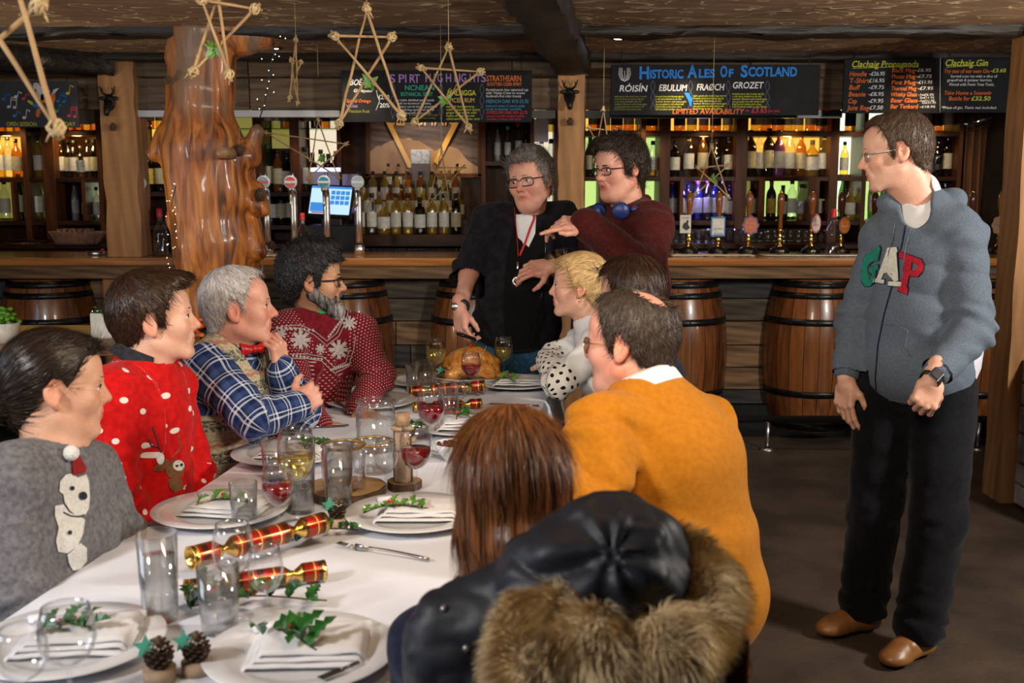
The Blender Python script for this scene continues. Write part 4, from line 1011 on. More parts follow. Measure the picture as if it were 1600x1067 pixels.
v1,f1=text_obj('CLACHAIG',0.16,at(601,196,YP-0.012),(1,0,0),(0,0,1),None,width=at(716,0,YP).x-at(601,0,YP).x,depth=0.006);m=MB();m.add(v1,f1);m.build('carved_lettering','relief_gold',r)
m=MB()
for q in([(572,125),(578,125),(578,276),(572,276)],[(747,125),(753,125),(753,276),(747,276)],[(572,271),(753,271),(753,278),(572,278)]):poly_at(m,q,YP-0.0,0,0.04)
m.build('frame','panel_wood',r,bevel=0.003)
for px in(30,120,260,500,690,1000,1100,1230,1330,1450):light('shelf_fill','SPOT',(bxp(px),YS-.12,bz(196)),(bxp(px),YS+.15,bz(345)),2.2,(1.0,.78,.45),.02,spot=120,blend=.8)  # unseen spots added along the shelves for glow and bottle glints
light('picture_lamp','SPOT',(bxp(660),YS-0.35,bz(180)+0.02),(bxp(660),YP,bz(240)),6,(1.0,0.85,0.7),0.04,spot=110,blend=0.9)
# ------------------------------------------------------------------ chalkboards on the header
mk('iron_dark',(0.03,0.028,0.026),(0.015,0.014,0.013),rough=0.45,metal=0.6)
mk('chalkboard',(0.014,0.015,0.018),(0.009,0.009,0.011),scale=8,rough=0.7,spec=.15);mk('chalkboard_grey',(0.060,0.062,0.075),(0.045,0.046,0.055),scale=8,rough=0.7,spec=.2)
for n_,c in dict(chalk_white=(0.75,0.76,0.80),chalk_blue=(0.015,0.22,0.75),chalk_yellow=(0.62,0.64,0.05),chalk_orange=(0.72,0.16,0.02),chalk_purple=(0.36,0.20,0.55),chalk_teal=(0.03,0.38,0.28),chalk_red=(0.55,0.03,0.05),chalk_olive=(0.26,0.27,0.04),chalk_cyan=(0.05,0.30,0.50),chalk_line=(0.10,0.12,0.20),chalk_gold=(0.55,0.40,0.10),fox_orange=(0.80,0.22,0.03),chalk_pink=(0.75,0.08,0.12)).items():
 mk(n_,c,tuple(x*0.7 for x in c),scale=60,rough=0.85)
YBo=6.355
class Board:
 blk=None
 def __init__(s,label,px0,py0,px1,py1,mat='chalkboard',Y=YBo):
  s.Y=Y;a,b=at(px0,py0,Y),at(px1,py1,Y);s.r=empty('chalkboard',((a.x+b.x)/2,Y,b.z),label,'chalkboard');s.by={}
  m=MB();m.bx(a.x,b.x,Y,Y+0.018,b.z,a.z);m.build('board',mat,s.r,bevel=0.002);m=MB()
  for x in(a.x+.06,b.x-.06):m.tube([(x,Y+.009,a.z-.01),(x,Y+.02,CZ+.001)],.002,5)
  m.build('hanging_wire','iron_dark',s.r)
 def mb(s,mat):return s.by.setdefault(mat,MB())
 def t(s,txt,px,py,h,mat,w=None,bold=0.0,shear=0.0,rise=0):
  """a line whose capital height is h picture rows, starting at px with its baseline at row py"""
  o=at(px,py,s.Y-0.0005);k=(at(px,py-h,s.Y).z-o.z)/0.70
  width=(at(px+w,py,s.Y).x-o.x)if w else None;u=Vector((1,0,rise))
  v,f=text_obj(txt,k,o,u,(0,0,1),None,width=width,bold=bold*k,shear=shear,depth=0.0006)
  if s.blk is not None:s.blk.add(v,f)
  else:m=MB();m.add(v,f);m.build('chalk_lettering',mat,s.r)
 def scribble(s,px,py,w,n,dy,h,mat,seed=0,words=None):
  s.blk=MB()
  for i in range(n):s.t(words[i%len(words)],px,py+i*dy,h,mat,w=w*(1-0.08*((i*7+seed)%3)),shear=0.1)
  s.blk.build('chalk_text_block',mat,s.r);s.blk=None
 def line(s,pts,mat,r=0.6):
  P=[at(a,b,s.Y-0.001)for a,b in pts];m=s.mb(mat);k=r/FPX*s.Y
  m.tube(P,k,5,flat=0.4)
 def poly(s,pts,mat,t=0.001):
  q=[at(a,b,s.Y)for a,b in pts];s.mb(mat).prism([(p.x,p.z)for p in q],(0,s.Y-0.0005-t,0),(1,0,0),(0,0,1),0,t)
 def twist(s,px,y0,y1,mat='chalk_line',a=3):
  for ph in(0,PI):s.line([(px+a*math.sin(ph+(y-y0)/5.5),y)for y in np.arange(y0,y1,1.5)],mat,0.5)
 def done(s):
  for k,m in s.by.items():m.build('chalk_drawing',k,s.r)
b=Board('long black chalkboard with blue Historic Ales of Scotland heading',955,101,1279,180)
b.t('H',998,123,19,'chalk_blue',15,.03);b.t('ISTORIC',1015,122,13,'chalk_blue',52,.03);b.t('A',1075,121,19,'chalk_blue',15,.03);b.t('LES',1091,121,13,'chalk_blue',25,.03);b.t('O',1125,120,17,'chalk_blue',11,.03);b.t('F',1138,120,12,'chalk_blue',7,.03)
b.t('S',1157,120,18,'chalk_blue',11,.03);b.t('COTLAND',1169,119,14,'chalk_blue',76,.03)
for tx,x,y,w in(('RÓISÍN',967,143,44),('EBULUM',1029,142,44),('FRAØCH',1088,141,43),('GROZET',1144,138,48)):b.t(tx,x,y,10,'chalk_white',w,.012,.15)
WD=['light gruit ale with bog myrtle','brewed since the bronze age by','a rich dark elderberry ale and','heather flowers and sweet gale','ripe gooseberries with wheat malt','fresh herbal aroma and a clean','full bodied with a dry finish','spicy and floral peaty character']
for x,y,w,c in((960,152,50,'chalk_olive'),(1024,152,48,'chalk_olive'),(1083,151,52,'chalk_yellow'),(1144,148,54,'chalk_yellow')):b.scribble(x,y,w,6,4.0,2.8,'chalk_yellow' if x>1000 else c,x,WD[x%3:]+WD)
b.t('LIMITED AVAILABILITY',1050,178,8,'chalk_orange',112,.006,.1);b.t('~ £3.65',1164,176,8,'chalk_red',34,.006,.1);b.t('per pint',1200,175,4,'chalk_red',18)
for x in(1020,1079,1138,1199):b.twist(x,126,172)
b.poly([(1069,145),(1076,145),(1082,155),(1079,168),(1075,156)],'chalk_blue')
for dx in(0,2.5,5):b.line([(968+dx*0.8,106),(967+dx,116),(970+dx*0.8,124),(976,127),(982-dx*0.8,124),(985-dx,116),(984-dx*0.8,106)],'chalk_white',0.5)
b.line([(976,110),(976,124)],'chalk_white',0.5);b.done()
b=Board('long black chalkboard with purple heading and hanging stick stars before it',533,110,831,191)
for ch,x in zip('SPIRT',(608,622,632,639,647)):b.t(ch,x,129,13,'chalk_purple',9 if ch!='I' else 2,.01)
for ch,x in zip('HIGHLIGHTS',(664,677,683,696,709,716,720,733,745-2,751)):b.t(ch,x,128,13,'chalk_purple',8 if ch!='I' else 2,.01)
b.t('BOË',546,133,9,'chalk_white',20,.01,.3,);b.t('Gin liqueur',552,144,5,'chalk_white',30,0,.3);b.t('Spiced Orange',541,160,5,'chalk_orange',38,0,.2);b.t('Violet',541,168,5,'chalk_purple',18);b.t('Passion fruit',545,176,5,'chalk_olive',32)
b.t('£2.90',591,155,7,'chalk_white',17,.01);b.t('20%',593,168,7,'chalk_white',16,.01);b.line([(588,141),(590,150),(593,158),(590,166),(587,173)],'chalk_white',.5)
b.t('NCNEAN',632,141,8,'chalk_teal',46,.01);b.t('BOTANICAL SPIRIT',626,150,6,'chalk_teal',50,.01)
W2=['a triple distilled spirit made','with ten botanicals including','juniper sorrel thyme grapefruit','and wild bog myrtle from the hill','served long with tonic and ice']
b.scribble(621,158,62,5,5.0,3.4,'chalk_white',1,W2);b.t('PURE',622,181,4,'chalk_teal',14);b.scribble(640,181,48,2,4.5,3,'chalk_olive',1,W2)
b.line([(698,149),(703,138),(708,143),(713,132),(720,142)],'chalk_yellow',.8);b.t('MALLIGGA',699,149,8,'chalk_yellow',44,.008);b.t('SPICED RUM',699,160,7,'chalk_gold',42,.008)
b.scribble(697,168,52,5,4.8,3.4,'chalk_yellow',2,['smooth but warming','with treacle and spice','ginger and vanilla with','notes of nutmeg and','cinnamon on ice'])
b.t('STRATHEARN',760,127,9,'chalk_orange',54,.01);b.t('SCOTTISH CIDER SPIRIT',761,134,5,'chalk_orange',54,.01);b.scribble(759,142,66,3,5.0,3.8,'chalk_white',3,['Strathearn has teamed up','with Thistly Cross to create','Scotland\'s first cider brandy'])
b.t('FRENCH OAK 41% £3.70',759,161,5.5,'chalk_cyan',66,.006);b.scribble(759,167,66,2,5,3.5,'chalk_cyan',1,['balanced notes of cherry apple','and creamy vanilla']);b.t('AMERICAN OAK 45% £3.70',760,178,5,'chalk_red',64,.004);b.scribble(760,183,64,2,4.6,3.4,'chalk_red',1,['mixed vanilla maple toffee','touches of clean oak spice'])
for x in(614,689,753):b.twist(x,131,188)
b.done()
b=Board('black chalkboard of merchandise prices above the hoodie man',1320,92,1469,177)
b.t('Clachaig Propaganda',1330,105,10,'chalk_yellow',104,.01,.2);b.line([(1332,107),(1434,103)],'chalk_yellow',.4)
for i,(a_,p_)in enumerate((('Hoodie','-£26.95'),('T-Shirt','£16.95'),('Buff','-£9.75'),('Beanie','-£8.95'),('Cap','-£9.95'),('Jute Bag','-£7.50'))):
 y=119+i*10.6;b.t(a_,1327-i*0.6,y,7.5,'chalk_orange',len(a_)*4.4,.01,.15);b.t(p_,1358-i*.6,y-1,6,'chalk_white',24,.006,.1)
for i,(a_,p_)in enumerate((('Black Mug','-£6.95'),('Photo Mug','-£7.75'),('Pint Mug','-£11.95'),('Thermal Mug','-£7.95'),('Whisky Glass','-1x£6.95'),('Beer Glass','-1x£11.95'),('Bar Tankard','-£18.95'))):
 y=113+i*9.4;b.t(a_,1393-i*0.4,y,6.5,'chalk_orange',36+i*1.2,.01,.1);b.t(p_,1430+i*1.1,y-1,5 if i<4 else 3.5,'chalk_white',24,.004,.1)
b.t('2x£11.95',1437,154,3.2,'chalk_white',22);b.t('2x£21.95',1440,162,3.2,'chalk_white',22);b.done()
b=Board('black chalkboard advertising gin at the far right',1470,90,1602,176)
b.line([(1469.5,90),(1468.5,176)],'chalk_white',.6);b.t('Clachaig Gin',1476,103,10,'chalk_yellow',66,.01,.2);b.line([(1478,105),(1544,101)],'chalk_yellow',.4);b.t('Try one of our own Gin',1475,114,6,'chalk_orange',70,.008,.1);b.t('-£3.60',1547,113,6,'chalk_yellow',24,.008,.1)
b.t('Served over ice with a slice of',1485,121,4,'chalk_white',73,.003,.1);b.t('grapefruit & juniper berries.',1480,127,4,'chalk_white',70,.003,.1);b.t('Paired with Fever Tree Tonic.',1483,134,4.5,'chalk_white',70,.003,.1)
b.t('Take Home a Souvenir',1475,148,6,'chalk_orange',74,.008,.1);b.t('Bottle for',1482,157,6.5,'chalk_orange',33,.008,.1);b.t('£32.50',1517,157,6.5,'chalk_yellow',30,.01,.1);b.t('*Price of gin. Tonic not included.',1468+3,170,4,'chalk_white',86,.003,.1)
b.line([(1586,144),(1592,142),(1600,143)],'chalk_orange',.9);b.line([(1585,146),(1584,158),(1587,168),(1596,170)],'chalk_orange',.9);b.line([(1590,150),(1590,164)],'chalk_orange',.9);b.line([(1586,157),(1600,157)],'chalk_orange',.9);b.done()
b=Board('slate-grey chalkboard with a painted fox and coloured music notes at the far left',-40,127,124,199,'chalkboard_grey')
b.t('OPEN SESSION',10,197,6.5,'chalk_yellow',47,.01);b.t('on SUNDAY',74,197,6.5,'chalk_yellow',44,.01)
b.poly([(52,131),(56,129),(66,133),(76,134),(74,139),(78,142),(73,152),(66,158),(58,160),(56,150),(52,140)],'chalk_white');b.poly([(58,129),(66,130),(70,133),(76,134),(73,138),(64,135)],'fox_orange');b.poly([(74,138),(79,141),(74,141)],'chalk_pink')
b.poly([(64,148),(70,146),(76,148),(78,158),(75,168),(68,172),(62,168)],'fox_orange');b.poly([(76,160),(80,148),(86,146),(87,154),(84,164),(78,173),(72,176),(70,170)],'fox_orange');b.poly([(80,148),(84,140),(93,137),(88,143),(86,147)],'chalk_white');b.poly([(57,172),(62,168),(64,176),(60,184),(56,180)],'fox_orange')
b.poly([(50,165),(55,162),(62,164),(66,160),(72,162),(72,170),(64,171),(56,168)],'chalk_blue');b.poly([(43,156),(50,158),(53,163),(49,164),(44,160)],'chalk_yellow');b.poly([(53,140),(56,139),(58,143),(55,145)],'chalk_pink');b.t('.',56,139,8,'chalk_line')
def note(x,y,h,c,double=False,lean=0):
 for k in((0,9)if double else(0,)):
  b.poly(disc(x+k,y+(k*.1),3.0,10,0.8),c);b.line([(x+k+2.4,y),(x+k+3.4+lean,y-h)],c,.7)
 if double:b.line([(x+3.4+lean,y-h),(x+12.4+lean,y-h+1.5)],c,1.2);b.line([(x+3.2+lean,y-h+3.5),(x+12.2+lean,y-h+5)],c,1.0)
 else:b.line([(x+3.4+lean,y-h),(x+9+lean,y-h+3)],c,1.2)
note(14,167,15,'chalk_white',True);note(6,155,9,'chalk_blue');note(25,151,8,'chalk_white');note(37,154,8,'chalk_pink');note(38,184,13,'chalk_white');note(23,181,7,'chalk_cyan');note(106,146,13,'chalk_yellow');note(91,158,13,'chalk_blue',True);note(89,174,11,'chalk_teal');note(108,181,14,'chalk_pink',True);b.done()
# ------------------------------------------------------------------ tree-trunk post
def trunk():
 Y=5.45;c=lambda px,py,dy=0.0:A_(at(px,py,Y+dy));k=Y/FPX
 col_=[(345,520,52),(342,470,56),(340,420,60),(338,380,66),(332,340,62),(330,300,66),(325,262,64),(315,225,60),(310,190,46),(313,140,47),(318,95,46),(316,50,50),(318,0,56),(318,-40,60)]
 def fn(P):
  q=P+0.012*np.stack([vnoise(P*6),vnoise(P*6+5),vnoise(P*6+9)],1)*2-0.012
  base=c(345,520);foot=base.copy();foot[2]=-0.02
  d=s_cap(q,foot,base,60*k,52*k)
  for(x0,y0,r0),(x1,y1,r1)in zip(col_[:-1],col_[1:]):d=smin(d,s_cap(q,c(x0,y0),c(x1,y1),r0*k,r1*k),0.05)
  L=[((300,205),(262,215),26,20),((266,216),(242,238),24,17),((296,325),(272,345),22,15),((350,268),(388,246),26,22),((388,248),(402,205),17,15),((352,300),(400,320),28,20),((395,300),(410,330),22,14),((385,360),(402,392),24,18),((350,40),(378,60),34,24),((372,66),(420,58),22,17),((420,56),(500,38),14,10),((282,20),(262,12),14,8),((290,40),(274,10),16,12),((280,130),(270,92),10,9),((270,92),(268,76),10,8),((334,195),(346,208),16,7)]
  for a,b_,r0,r1 in L:d=smin(d,s_cap(q,c(*a,-0.03),c(*b_,-0.05),r0*k,r1*k),0.03)
  d=d+0.006*(ridge(P*A_((22,22,3.5)))-0.5)+0.035*(vnoise(P*A_((8,8,2.2))+30)-0.5)
  cr=np.abs(P[:,0]-c(330,400)[0]-0.012*np.sin(P[:,2]*9));d=d+0.007*np.exp(-(cr/0.0035)**2)*(P[:,2]<1.35)
  return smax(d,P[:,2]-CZ-0.01,0.01)
 lo=c(225,700);hi=c(505,-60)
 return sdf_mesh(fn,(lo[0]-.05,Y-0.42,-0.03),(hi[0]+.05,Y+0.42,CZ+0.03),0.0115)
def mk_trunk():
 m,nt,b_=_nt('trunk_wood');N=nt.nodes;L=nt.links;tc=N.new('ShaderNodeTexCoord')
 mp=N.new('ShaderNodeMapping');mp.inputs['Scale'].default_value=(9,9,1.1);L.new(tc.outputs['Object'],mp.inputs[0])
 t=N.new('ShaderNodeTexNoise');t.inputs['Scale'].default_value=2.2;t.inputs['Detail'].default_value=8;t.inputs['Distortion'].default_value=1.0;L.new(mp.outputs[0],t.inputs[0])
 rp=N.new('ShaderNodeValToRGB');e=rp.color_ramp.elements;e[0].position=0.34;e[0].color=(0.10,0.030,0.009,1);e[1].position=0.7;e[1].color=(0.66,0.25,0.05,1);x=e.new(0.5);x.color=(0.38,0.115,0.022,1);L.new(t.outputs['Fac'],rp.inputs[0])
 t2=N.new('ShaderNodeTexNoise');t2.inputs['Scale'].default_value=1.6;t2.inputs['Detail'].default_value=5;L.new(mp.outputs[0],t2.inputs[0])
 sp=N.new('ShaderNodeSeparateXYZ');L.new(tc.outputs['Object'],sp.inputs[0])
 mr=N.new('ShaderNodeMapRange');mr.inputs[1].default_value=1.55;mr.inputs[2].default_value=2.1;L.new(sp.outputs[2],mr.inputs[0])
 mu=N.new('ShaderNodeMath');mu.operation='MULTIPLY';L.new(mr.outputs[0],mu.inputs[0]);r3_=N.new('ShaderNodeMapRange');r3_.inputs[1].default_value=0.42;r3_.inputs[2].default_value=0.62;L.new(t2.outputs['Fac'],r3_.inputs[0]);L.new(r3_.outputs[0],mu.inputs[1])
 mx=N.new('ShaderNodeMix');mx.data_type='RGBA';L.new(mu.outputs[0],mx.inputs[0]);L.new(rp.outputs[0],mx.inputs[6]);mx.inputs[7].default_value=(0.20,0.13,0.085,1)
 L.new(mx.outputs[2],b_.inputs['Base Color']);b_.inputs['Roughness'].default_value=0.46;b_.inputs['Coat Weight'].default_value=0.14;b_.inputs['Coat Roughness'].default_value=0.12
 bpn=N.new('ShaderNodeBump');bpn.inputs['Strength'].default_value=0.6;bpn.inputs['Distance'].default_value=0.02;L.new(t.outputs['Fac'],bpn.inputs['Height']);L.new(bpn.outputs[0],b_.inputs['Normal']);M['trunk_wood']=m
mk_trunk()
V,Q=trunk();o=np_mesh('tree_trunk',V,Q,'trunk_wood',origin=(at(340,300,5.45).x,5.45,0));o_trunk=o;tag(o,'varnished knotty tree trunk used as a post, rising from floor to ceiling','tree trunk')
# pale cut faces of the sawn branches
mk('cut_wood',(0.45,0.26,0.14),(0.25,0.13,0.06),scale=20,rough=0.5)
for px,py,dx,r_ in((346,238,-0.02,8),):
 m=MB();p=at(px,py,5.12);m.tube([p,p+Vector((0,0.25,0))],[r_/FPX*5.2,r_/FPX*5.2*1.3],12);m.build('cut_branch_stub','cut_wood',o)
 # ------------------------------------------------------------------ beer taps, hand pumps and things on the counter
YT=6.72
mk('lens_red',(0.75,0.12,0.10),rough=0.3);mk('lens_teal',(0.05,0.30,0.42),rough=0.3);mk('lens_grey',(0.35,0.42,0.45),rough=0.3);mk('lens_white',(0.72,0.74,0.76),rough=0.35);mk('lens_navy',(0.03,0.05,0.18),rough=0.3);mk('lens_pink',(0.6,0.28,0.26),rough=0.35)
def beer_tap(px,pyb,pyt,badge,bcol,label,lens_px=0):
 x=at(px,pyb,YT).x;z1=at(px,pyt,YT).z;r=empty('beer_tap',(x,YT,CT),label,'beer tap')
 m=MB();m.lathe([(0.032,0),(0.032,0.045),(0.027,0.055),(0.026,0.06)],(x,YT,CT),20,capb=True);m.build('base_collar','steel',r)
 H=z1-CT;m=MB();pts=[Vector((x,YT,CT+0.05)),Vector((x,YT,CT+H*0.55))]+[Vector((x,YT-0.05*(1-math.cos(a)),CT+H*0.88+0.05*math.sin(a)-0.0))for a in[PI*i/10 for i in range(0,7)]]
 m.tube(pts,0.021,16);m.build('column','steel',r)
 m=MB();m.tube([(x,YT-0.085,z1-0.005),(x,YT-0.085,z1-0.075),(x,YT-0.095,z1-0.10)],[0.010,0.008,0.006],10);m.build('spout','steel',r)
 m=MB();m.tube([(x+0.008,YT-0.06,z1),(x+0.012,YT-0.055,z1+0.10)],[0.007,0.010],10);m.build('tap_handle','steel',r)
 bx_=x+lens_px/FPX*YT;q=Matrix.Rotation(R(90),3,'X');m=MB();m.lathe([(0,0.012),(0.036,0.012),(0.040,0.006),(0.040,-0.006),(0,-0.006)],(bx_,YT-0.115,z1+0.045),28,mat=q)
 bd=m.build('badge','lens_white',r);m=MB();m.lathe([(0,0.0135),(0.032,0.0135)],(bx_,YT-0.115,z1+0.045),24,mat=q);m.build('badge_face',badge,bd)
 m=MB();m.box((bx_,YT-0.13,z1+0.045),(0.062,0.002,0.014));m.build('badge_band',bcol,bd)
beer_tap(228,397,298,'lens_navy','lens_pink','chrome beer tap with a dark round badge between the left post and the trunk',6)
beer_tap(419,393,296,'lens_grey','lens_red','chrome beer tap with a grey round badge nearest right of the trunk',3)
beer_tap(461,393,296,'lens_red','lens_white','chrome beer tap with a red round badge',2)
beer_tap(512,393,296,'lens_teal','lens_white','chrome beer tap with a teal round badge before the till screen',2)
beer_tap(562,393,296,'lens_grey','lens_white','chrome beer tap with a pale grey badge, rightmost of the chrome taps',3)
mk('pump_wood',(0.36,0.13,0.035),(0.22,0.07,0.018),scale=3,stretch=(2,2,0.5),rough=0.15,coat=0.6,tex='wood');mk('pump_dark',(0.12,0.04,0.02),(0.07,0.02,0.01),rough=0.15,coat=0.6);mk('brass',(0.78,0.52,0.16),(0.65,0.4,0.1),rough=0.15,metal=1)
mk('clip_brown',(0.35,0.18,0.08),rough=0.5);mk('clip_blue',(0.06,0.28,0.55),rough=0.5);mk('clip_navy',(0.12,0.13,0.2),rough=0.5)
PB=at(1080,388,6.78)
def hand_pump(px,wood,label,clip=None,top=297):
 Y=6.82;x=at(px,385,Y).x;r=empty('hand_pump',(x,Y,CT),label,'hand pump');zb_=CT
 m=MB();m.lathe([(0.062,0),(0.062,0.010),(0.055,0.03),(0.03,0.045),(0.0,0.045)],(x,Y,zb_),24,capb=True);m.build('drip_base','rail_black',r)
 m=MB();m.lathe([(0.027,0.04),(0.024,0.055),(0.014,0.06),(0.016,0.075),(0.022,0.085),(0.016,0.10),(0.012,0.13),(0.016,0.145),(0.013,0.155)],(x,Y,zb_),18);m.box((x,Y-0.057,zb_+0.016),(0.028,0.003,0.012));m.build('brass_fitting','brass',r)
 z1=at(px,top,Y).z;m=MB();h=z1-zb_-0.15;m.lathe([(0.012,0),(0.014,h*.1),(0.012,h*.3),(0.020,h*.6),(0.023,h*.75),(0.020,h*.88),(0.009,h*.95)],(x,Y,zb_+0.15),20);m.build('handle',wood,r)
 m=MB();m.lathe([(0.009,h*.94),(0.010,h*.97),(0.005,h*1.0),(0,h*1.0)],(x,Y,zb_+0.15),14);m.build('handle_tip','brass',r)
 if clip:clip(r,x,Y)
def clip_fn(px,py,w,h,face,inner,shape='rect',txt=None,tcol='label_white'):
 def f(r,x,Y):
  Yc=Y-0.045;c=at(px,py,Yc);W=w/FPX*Yc;H=h/FPX*Yc;m=MB()
  def pl(s_,t0,t1,mm):
   if shape=='rect':pts=[(-W*s_,-H*s_),(W*s_,-H*s_),(W*s_,H*s_),(-W*s_,H*s_)]
   elif shape=='oct':pts=[(W*s_*math.cos(a)*(1+.08*math.cos(8*a)),H*s_*math.sin(a)*(1+.08*math.cos(8*a)))for a in[2*PI*i/32 for i in range(32)]]
   else:pts=[(W*s_*math.cos(a),H*s_*math.sin(a))for a in[2*PI*i/28 for i in range(28)]]
   mm.prism(pts,c,(1,0,0),(0,0,1),t0,t1)
  pl(1,-0.004,0.002,m);k=m.build('pump_clip',face,r);m=MB();pl(0.82,0.002,0.0035,m);m.build('clip_face',inner,k)
  if txt:
   m=MB()
   for i,(t,dy,s_)in enumerate(txt):
    v,q=text_obj(t,H*s_,(c.x,Yc-0.0045,c.z+dy*H),(1,0,0),(0,0,1),None,align='CENTER',depth=0.0004,width=W*1.3);m.add(v,q)
   m.build('clip_lettering',tcol,k)
  m=MB();m.tube([(c.x,Yc+0.005,c.z),(x,Y-0.012,c.z-0.01)],0.004,6);m.build('clip_bracket','steel',k)
 return f
def grouse_clip(r,x,Y):
 clip_fn(1071,350,8.5,14,'label_white','label_white','rect',[('Caperallie',.62,.28)],'cap_black')(r,x,Y);Yc=Y-0.0505;m=MB()
 q=[at(a,b_,Yc)for a,b_ in((1066,355),(1068,349),(1072,347),(1074,343),(1076,345),(1075,350),(1078,356),(1073,360),(1069,358))];m.prism([(p.x,p.z)for p in q],(0,Yc,0),(1,0,0),(0,0,1),0,0.001);m.build('bird_emblem','cap_black',r)
hand_pump(1076,'pump_wood','wooden hand pump with a tall white bird clip, leftmost of the row',grouse_clip)
hand_pump(1122,'pump_wood','wooden hand pump with a square blue and white clip',clip_fn(1122,354,11,15,'clip_blue','label_white','rect',[('NICE WHITE',-.35,.3),('Cairngorm',-.8,.3)],'clip_blue'))
hand_pump(1169,'pump_wood','wooden hand pump with a red clip on a grey eight-sided plate',clip_fn(1173,352,12.5,15,'clip_navy','lens_red','oct',[('Young',.15,.4),('Stalker',-.3,.4)],'chalk_yellow'))
hand_pump(1218,'pump_wood','wooden hand pump without any clip')
hand_pump(1267,'pump_wood','wooden hand pump with a white oval clip',clip_fn(1275,349,7.5,15,'lens_red','label_white','oval',[('BEER',-.3,.4)],'lens_red'))
hand_pump(1313,'pump_dark','dark hand pump with a brown oval clip beside the red-capped bottle',clip_fn(1320,352,8.5,13,'clip_brown','fox_orange','oval',[('HERITAGE',-.2,.3)]))
hand_pump(1364,'pump_dark','dark hand pump half hidden by the hoodie man\'s shoulder',clip_fn(1358,356,6,14,'label_white','label_grey','rect'))
hand_pump(1516,'pump_dark','dark hand pump peeking over the hoodie man\'s right shoulder')
hand_pump(1561,'pump_wood','wooden hand pump with a brown clip, rightmost near the doorway',clip_fn(1563,352,13,15,'clip_brown','clip_brown','oct',[('HIGHLANDER',-.1,.3)],'chalk_blue'))
def spirit_bottle(px,pyb,Y,lab,sz=1.0):
 r=empty('spirit_bottle',(at(px,pyb,Y).x,Y,CT),lab,'bottle',rz=0);m=MB();x=at(px,pyb,Y).x
 m.lathe([(0,0),(0.040,0),(0.043,0.008),(0.043,0.13),(0.038,0.165),(0.018,0.20),(0.014,0.24),(0.017,0.245)],(x,Y,CT),22);m.build('glass','glass_plain',r)
 m=MB();m.lathe([(0.0,0.285),(0.016,0.285),(0.018,0.25),(0.018,0.235)],(x,Y,CT),16);m.build('cap','cap_red',r)
 if sz!=1:r.scale=(sz,sz,sz)
spirit_bottle(252,398,6.62,'clear empty spirit bottle with a red cap left of the tree trunk');spirit_bottle(474,392,6.70,'clear empty spirit bottle with a red cap between two chrome taps',0.9);spirit_bottle(1300,402,6.55,'clear empty spirit bottle with a red cap among the hand pumps')
r=empty('carafe',(at(1592,400,6.6).x,6.6,CT),'clear glass bottle at the far right end of the counter','bottle');m=MB();m.lathe([(0,0),(0.036,0),(0.038,0.01),(0.038,0.10),(0.02,0.15),(0.016,0.19)],(at(1590,400,6.6).x,6.6,CT),20);m.build('glass','glass_plain',r)
r=empty('wine_glass',(at(1043,398,6.6).x,6.6,CT),'round clear glass on the counter beside the left hand pump','glass');m=MB();m.lathe([(0,0),(0.025,0),(0.035,0.03),(0.036,0.06),(0.028,0.10)],(at(1043,398,6.6).x,6.6,CT),20);m.build('bowl','glass_plain',r)
mk('towel',(0.62,0.56,0.42),(0.5,0.44,0.3),scale=40,rough=0.9,bump=0.4);mk('drip_tray',(0.55,0.54,0.50),rough=0.3,metal=0.5)
for a,b_,Y,mt,lab,nm in((1048,1176,6.60,'towel','cream bar towel laid along the counter below the left hand pumps','bar_towel'),(1190,1345,6.60,'drip_tray','pale metal drip tray on the counter around the red-capped bottle','drip_tray'),(405,462,6.58,'towel','cream bar towel on the counter beside the trunk','bar_towel')):
 m=MB();x0,x1=at(a,398,Y).x,at(b_,398,Y).x;m.grid(lambda u,v:Vector((x0+(x1-x0)*u,Y-0.07+0.14*v,CT+0.006+(0.004*mnoise.noise(Vector((u*14,v*4,1)))if mt=='towel' else 0))),40,8);tag(m.build(nm,mt,solid=0.005),lab,nm.replace('_',' '))
 # till
YQ=7.45;r=empty('till',(at(517,340,YQ).x,YQ,CT-0.1),'black till with a tilted lit touch screen behind the chrome taps','till')
mk_emit('screen_white',(0.55,0.80,1.0),1.1);mk_emit('screen_blue',(0.05,0.28,0.75),1.0);mk_emit('screen_red',(0.8,0.2,0.2),0.6);mk_emit('screen_bar',(0.5,0.6,1.0),2.5)
mk('till_black',(0.018,0.018,0.022),rough=0.35);mk('paper_blueish',(0.50,0.48,0.62),rough=0.8)
c1,c2,c3,c4_=at(482,333,YQ),at(545,336,YQ),at(551,292,YQ+0.08),at(488,290,YQ+0.08)
u_=(c2-c1).normalized();w_=(c4_-c1).normalized();W_,H_=(c2-c1).length,(c4_-c1).length;n_=u_.cross(w_)
m=MB();m.prism([(-0.012,-0.02),(W_+0.012,-0.02),(W_+0.012,H_+0.012),(-0.012,H_+0.012)],c1,u_,w_,-0.04,0);m.build('monitor','till_black',r)
m=MB();m.prism([(0,0),(W_,0),(W_,H_),(0,H_)],c1,u_,w_,0.0,0.001);sn=m.build('screen','screen_white',r)
m=MB()
for i in range(4):
 for j in range(3):m.prism([(W_*(.50+i*.12),H_*(.35+j*.18)),(W_*(.50+i*.12+.10),H_*(.35+j*.18)),(W_*(.50+i*.12+.10),H_*(.35+j*.18+.14)),(W_*(.50+i*.12),H_*(.35+j*.18+.14))],c1,u_,w_,0.001,0.002)
m.prism([(W_*.02,H_*.08),(W_*.40,H_*.08),(W_*.40,H_*.40),(W_*.02,H_*.40)],c1,u_,w_,0.001,0.002);m.prism([(0,H_*.92),(W_,H_*.92),(W_,H_),(0,H_)],c1,u_,w_,0.001,0.002);m.build('key_panel','screen_blue',sn)
